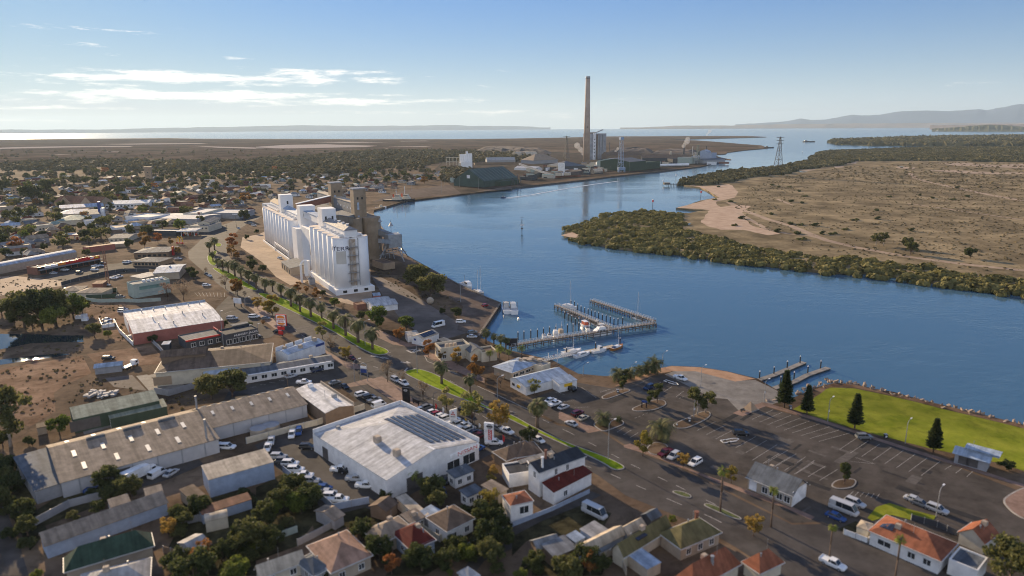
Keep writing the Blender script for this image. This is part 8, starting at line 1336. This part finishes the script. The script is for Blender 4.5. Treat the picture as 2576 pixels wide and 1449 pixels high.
def disc(o,nm,sx,z0,z1,zc,m,y):
 mb=MB();n=18;p=[]
 for i in range(n+1):t=math.pi*i/n;p.append((sx*math.cos(t),z1*math.sin(t)))
 p+=[(-sx,-z0),(sx,-z0)];mb.add([(a,y,zc+b)for a,b in p]+[(a,y+.05,zc+b)for a,b in p],[tuple(range(len(p))),tuple(range(2*len(p)-1,len(p)-1,-1))]+[(i,(i+1)%len(p),len(p)+(i+1)%len(p),len(p)+i)for i in range(len(p))]);return mb.build(nm,m,o)
mb=MB();mb.box(-2.35,2.35,-.36,-.31,hb-4.8,hb-.2);mb.build('face',M_signwhite,o);disc(o,'bun_top',2.0,.1,1.15,hb-1.55,M_signorange,-.42);q_=disc(o,'bun_bottom',2.0,.1,.8,0,M_signorange,-.42);q_.location=(0,0,hb-3.85);q_.scale=(1,1,-1);letter(o,'HUNGRY\nJACKS',.95,M_signred,(0,-.40,hb-2.68),-math.pi/2,sx=1.1)
mb=MB();mb.box(-2.2,1.2,-.25,.25,hb-7.0,hb-5.6);mb.box(-2.0,.2,-.25,.25,hb-9.2,hb-7.6);mb.build('lower_board',M_signred,o)
g=ZG('a5',1812,415);o=thing('arches_sign','yellow double-arch sign on a red base by the bend','sign',(g.x,g.y,0),-.2);Hs=hgt(*z('a5',1812,415),z('a5',0,335)[1]);mb=MB()
for s in(-1,1):
 pr=None
 for i in range(15):t=math.pi*i/14;pt=Vector((s*Hs*.2+Hs*.2*math.cos(t),0,Hs*.28+Hs*.70*math.sin(t)));(mb.tube(pr,pt,Hs*.045,6)if pr else None);pr=pt
mb.build('arches',M_signyellow,o);mb=MB();mb.box(-Hs*.5,Hs*.5,-.4,.4,Hs*.12,Hs*.28);mb.build('name_board',M_signred,o)
for s in(-1,1):mb=MB();mb.box(s*Hs*.3-.2,s*Hs*.3+.2,-.2,.2,0,Hs*.13);mb.build('post',M_signblack,o)
letter(o,"McDonald's",Hs*.1,M_signwhite,(0,-.44,Hs*.2),-math.pi/2)
vx,vy=z('b3',1242,445);hm=hgt(vx,vy,z('b3',0,268)[1]);g=G(vx,vy);o=thing('blade_sign','tall white blade sign with a red three-diamond emblem','sign',(g.x,g.y,0),-.25);mb=MB();mb.add([(-1.1,-.2,0),(1.1,-.2,0),(1.2,-.2,hm),(-1.2,-.2,hm*.83),(-1.1,.2,0),(1.1,.2,0),(1.2,.2,hm),(-1.2,.2,hm*.83)],[(0,1,2,3),(7,6,5,4),(0,4,5,1),(1,5,6,2),(2,6,7,3),(3,7,4,0)]);mb.build('board',M_signwhite,o);mb=MB()
zc=hm*.66
for a in(90,210,330):
 d=Vector((math.cos(math.radians(a)),0,math.sin(math.radians(a))));n=Vector((-d.z,0,d.x));q=[Vector((0,-.24,zc)),Vector((0,-.24,zc))+d*.42+n*.26,Vector((0,-.24,zc))+d*.84,Vector((0,-.24,zc))+d*.42-n*.26];mb.quad(*q)
mb.build('emblem',M_signred,o);letter(o,'MITSUBISHI',.32,M_signblack,(0,-.24,zc-.95),-math.pi/2);mb=MB();mb.box(.9,1.14,-.23,.23,0,hm*.2);mb.build('red_edge',M_signred,o)
vx,vy=z('b3',1600,620);hn=hgt(vx,vy,z('b3',0,420)[1]);g=G(vx,vy);o=thing('pylon_sign','tall white pylon sign with a red NISSAN panel and round emblem','sign',(g.x,g.y,0),-.3);mb=MB();mb.box(-1.4,1.4,-.35,.35,0,hn);mb.build('board',M_signwhite,o);mb=MB();mb.box(-.15,1.0,-.40,-.35,hn*.1,hn*.68);mb.build('red_panel',M_signred,o);q_=letter(o,'NISSAN',1.0,M_signwhite,(.42,-.43,hn*.4),-math.pi/2);q_.rotation_euler=(math.pi/2,-math.pi/2,0);mb=MB();mb.tube((.3,-.37,hn*.84),(.3,-.42,hn*.84),.85,16);mb.build('emblem_ring',M_steel,o);mb=MB();mb.box(-.65,1.25,-.46,-.42,hn*.84-.18,hn*.84+.18);mb.build('emblem_bar',M_signblack,o)
vx,vy=z('b2',1790,982);hk=hgt(vx,vy,z('b2',0,832)[1]);o=post_sign('pylon_sign','dark grey pylon sign with a small white emblem at the paved corner','b2',1790,982,hk,2.6,hk,M_signblack,rz=-.3,th=.5);mb=MB()
for a in range(10):t0=2*math.pi*a/10;t1=2*math.pi*(a+1)/10;mb.tube((.62*math.cos(t0),-.3,hk-.9+.34*math.sin(t0)),(.62*math.cos(t1),-.3,hk-.9+.34*math.sin(t1)),.05,4)
mb.tube((-.6,-.3,hk-.9),(.6,-.3,hk-.9),.05,4);mb.build('emblem',M_signwhite,o)
vx,vy=z('b2',1365,762);o=thing('gateway_sign','arched metal gateway sign with a lit white plate at the side street','sign',tuple(G(vx,vy)),-.35);mb=MB()
for s in(-1,1):mb.tube((s*1.4,0,0),(s*1.4,0,5.6),.1,6)
pr=None
for i in range(9):t=math.pi*i/8;pt=Vector((1.4*math.cos(t),0,5.6+1.1*math.sin(t)));(mb.tube(pr,pt,.1,6)if pr else None);pr=pt
mb.build('frame',M_steel,o);mb=MB();mb.box(-1.2,1.2,-.1,.1,4.6,5.5);mb.build('plate',M_signwhite,o);mb=MB();mb.box(-1.2,1.2,-.1,.1,3.0,4.3);mb.build('lower_plate',M_signblue,o)
post_sign('billboard','grey two-tier board on posts beside the kerb above the white-roofed warehouse','a5',2395,1042,4.6,4.6,2.8,M_signwhite,rz=-.3,posts=2);post_sign('info_sign','little blue sign on two posts on the car park island','b4',858,275,2.6,1.6,.5,M_signblue,rz=-.3,posts=2);post_sign('banner_board','dark low board beside the dark pylon sign','b2',1885,1000,1.8,3.2,1.2,M_signblack,rz=-.8,posts=2)
for i,(k,x,y,t,m,l)in enumerate((('b2',2080,1060,990,M_signred,'pink-red feather flag in the dealership row'),('b3',1130,330,262,M_signwhite,'white feather flag behind the dealership cars'),('b3',1355,415,375,M_signyellow,'yellow feather flag near the blade sign'),('b3',1385,470,395,M_signwhite,'white feather flag near the blade sign'),('b3',1735,635,540,M_signred,'orange-red feather flag by the white ute on show'),('b3',1495,480,425,M_signwhite,'small white feather flag before the red pylon sign'))):
 vx,vy=z(k,x,y);h=hgt(vx,vy,z(k,0,t)[1]);g=G(vx,vy);o=thing('feather_flag',l,'flag',(g.x,g.y,0),-.3,'feather flags at the dealership');mb=MB();mb.tube((0,0,0),(0,0,h),.04,5);mb.build('pole',M_steel,o);mb=MB();mb.loft([[(0,-.02,h*.2),(0,.02,h*.2),(.5,.02,h*.25),(.5,-.02,h*.25)],[(0,-.02,h*.7),(0,.02,h*.7),(.75,.02,h*.72),(.75,-.02,h*.72)],[(0,-.02,h),(0,.02,h),(.2,.02,h*.99),(.2,-.02,h*.99)]]);mb.build('banner',m,o)
vx,vy=z('a8',650,795);hp=hgt(vx,vy,z('a8',0,716)[1]);g=G(vx,vy);o=thing('monument','brown stone pyramid monument on the paved corner of the boat ramp','monument',(g.x,g.y,0),.6);mb=MB();mb.loft([[(-1.7,-1.7,0),(1.7,-1.7,0),(1.7,1.7,0),(-1.7,1.7,0)],[(-.05,-.05,hp),(.05,-.05,hp),(.05,.05,hp),(-.05,.05,hp)]]);mb.build('pyramid',WM['stone'],o);mb=MB();mb.box(-2.0,2.0,-2.0,2.0,0,.12);mb.build('base',M_conc,o)
def bench(label,k,x,y,rz):
 g=ZG(k,x,y);o=thing('park_bench',label,'bench',(g.x,g.y,0),rz);mb=MB();mb.box(-.9,.9,-.25,.25,.42,.5);mb.build('seat',M_timber,o);mb=MB();mb.box(-.9,.9,.22,.3,.5,.95);mb.build('backrest',M_timber,o)
 for s in(-.7,.7):mb=MB();mb.box(s-.06,s+.06,-.22,.22,0,.42);mb.build('leg',M_dksteel,o)
bench('low dark bench beside the stone pyramid','a8',575,818,.5);bench('bench on the river path near the beach palms','a7',1720,1262,.3)
def bin_(label,k,x,y):
 g=ZG(k,x,y);o=thing('litter_bin',label,'bin',(g.x,g.y,0));mb=MB();mb.box(-.4,.4,-.4,.4,0,1.2);mb.build('body',M_pile,o);mb=MB();mb.box(-.45,.45,-.45,.45,1.2,1.32);mb.build('lid',M_steel,o);mb=MB();mb.box(-.25,.25,-.43,-.4,.4,.9);mb.build('sign_plate',M_signwhite,o)
bin_('dark litter bin by the second pine','a8',1052,798);bin_('dark litter bin under the lamp on the biggest car park island','a8',35,925);bin_('dark litter bin on the narrow car park island','b4',592,120);bin_('dark litter bin in the shaded lawn edge beyond the grey parked car','b5',1182,575)
for i,(x,y)in enumerate(((795,1165),(850,1150),(858,1185))):
 g=ZG('a5',x,y);o=thing('water_tank',f'white cube tank on the dirt behind the pond clump, {("left", "far right", "near right")[i]} one','tank',(g.x,g.y,0),.2);mb=MB();mb.box(-1.3,1.3,-1,1,.2,1.7);mb.build('tank',M_signwhite,o);mb=MB();mb.box(-1.4,1.4,-1.1,1.1,0,.2);mb.build('pallet',M_timber,o)
for i,(x,y)in enumerate(((310,1310),(430,1275))):
 g=ZG('b2',x,y);o=thing('rainwater_tank',f'round beige rainwater tank against the tan warehouse, {("nearer", "farther")[i]} one','tank',(g.x,g.y,0));mb=MB();mb.cyl((0,0),2.6,0,2.4,18);mb.build('tank',WM['beige'],o);mb=MB();mb.cyl((0,0),2.6,2.4,2.9,18,.4);mb.build('lid',WM['grey'],o)
g=ZG('a6',2030,1270);o=thing('globe','pale round ball buoy lying on the wharf lawn','buoy',(g.x,g.y,0));import bmesh as _b
bm=_b.new();_b.ops.create_uvsphere(bm,u_segments=14,v_segments=8,radius=1.9);[setattr(v,'co',v.co+Vector((0,0,1.8)))for v in bm.verts];me=bpy.data.meshes.new('shell');bm.to_mesh(me);bm.free();me.materials.append(WM['beige']);link_mesh('shell',me,o)
r_=random.Random(3);mb=MB();c=ZG('b1',1000,775)
for i in range(46):mb.cbox((r_.gauss(0,2.6),r_.gauss(0,1.6),r_.uniform(.1,.9)),(r_.uniform(.5,2),r_.uniform(.4,1.4),r_.uniform(.3,.9)),r_.uniform(0,3))
setp(mb.build('rubble',mat('broken_concrete',(.28,.27,.27),col2=(.45,.44,.43)),None,(c.x,c.y,0)),kind='stuff')
def pole(label,k,x,y,yt):
 vx,vy=z(k,x,y);g=G(vx,vy);h=hgt(vx,vy,z(k,0,yt)[1]);o=thing('power_pole',label,'pole',(g.x,g.y,0),VA,'timber power poles');mb=MB();mb.tube((0,0,0),(0,0,h),.17,6,.12);mb.build('shaft',M_bark,o);mb=MB();mb.box(-1.2,1.2,-.06,.06,h-.7,h-.55);mb.build('crossarm',M_bark,o)
for r in(('timber power pole at the low white wing','b2',597,830,690),('timber power pole at the left car park edge','a5',225,450,290),('timber power pole by the brown fuel canopy','a5',1312,300,170),('tall thin timber pole in front of the blue hall','a1',745,1165,1060),('timber power pole by the far road lamps','a5',2285,300,215),('timber power pole on the far bend','a5',2380,250,130)):pole(*r)
lattice('radio_mast','thin red-brown lattice radio mast in front of the shop car park',ZG('a5',1090,815),hgt(*z('a5',1090,815),z('a5',0,440)[1]),1.6,mat('mast_red',(.25,.13,.09)),.6)
# ------------------------------------------------------------ people
def person(label,k,x,y,rz,shirt,trousers,hz=0.0,stride=.16):
 g=ZG(k,x,y,hz);o=thing('person',label,'person',(g.x,g.y,hz),rz);H=1.74
 V=[(0,0,.93),(0,0,1.15),(0,0,1.42),(0,0,1.52),(0,.02,1.66),(-.10,0,.90),(-.11,stride,.49),(-.11,stride*.9-.05,.07),(-.11,stride+.12,.03),(.10,0,.90),(.11,-stride*.6,.49),(.11,-stride*1.7,.08),(.11,-stride*1.7+.15,.03),(-.19,0,1.40),(-.25,-.06,1.13),(-.24,.06,.90),(-.24,.10,.80),(.19,0,1.40),(.25,.05,1.13),(.24,.16,.92),(.24,.21,.83)]
 E=[(0,1),(1,2),(2,3),(3,4),(0,5),(5,6),(6,7),(7,8),(0,9),(9,10),(10,11),(11,12),(2,13),(13,14),(14,15),(15,16),(2,17),(17,18),(18,19),(19,20)]
 R=[.15,.14,.15,.06,.10,.095,.065,.045,.04,.095,.065,.045,.04,.065,.048,.036,.035,.065,.048,.036,.035]
 me=bpy.data.meshes.new('body');me.from_pydata(V,E,[]);ob=link_mesh('body',me);md=ob.modifiers.new('skin','SKIN');me.skin_vertices[0].data[0].use_root=True
 for v,r in zip(me.skin_vertices[0].data,R):v.radius=(r,r)
 ob.modifiers.new('sub','SUBSURF').levels=1;dg=bpy.context.evaluated_depsgraph_get();m2=bpy.data.meshes.new_from_object(ob.evaluated_get(dg));bpy.data.objects.remove(ob);m2.name='body';m2.materials.clear()
 for m in(mat('skin',(.36,.22,.15),rough=.6),shirt,trousers,mat('shoe',(.03,.03,.03))):m2.materials.append(m)
 for p in m2.polygons:zc=p.center.z;p.use_smooth=True;p.material_index=0 if zc>1.5 or(zc<.88 and abs(p.center.x)>.2)else 1 if zc>.97 else 2 if zc>.1 else 3
 link_mesh('body',m2,o);bm=_b.new();_b.ops.create_uvsphere(bm,u_segments=10,v_segments=6,radius=.115)
 for v in bm.verts:v.co.z=max(v.co.z,-.01)*.9+1.68;v.co.y-=.01
 me=bpy.data.meshes.new('hair');bm.to_mesh(me);bm.free();me.materials.append(mat('hair',(.05,.035,.025)));link_mesh('hair',me,o);return o
person('person in a pale top and dark trousers walking off the car park island','b4',1187,474,2.2,mat('pale_shirt',(.6,.62,.6)),mat('dark_trousers',(.03,.035,.04)));person('person in blue standing on the gangway','c2',906,1155,.4,mat('blue_shirt',(.05,.09,.3)),mat('navy_trousers',(.03,.04,.09)),.35,.06)
# ------------------------------------------------------------ haze over everything
def haze():
 mb=MB();mb.box(-53500,53500,-53500,53500,-260,960);m=bpy.data.materials.new('haze_air');m.use_nodes=True;nt=m.node_tree;nt.nodes.clear()
 o=nt.nodes.new('ShaderNodeOutputMaterial');v=nt.nodes.new('ShaderNodeVolumePrincipled');v.inputs['Color'].default_value=(.64,.83,1,1);v.inputs['Density'].default_value=HAZE;v.inputs['Anisotropy'].default_value=.2
 nt.links.new(v.outputs[0],o.inputs['Volume']);setp(mb.build('haze',m),kind='stuff')
HAZE=3.3e-5
haze()
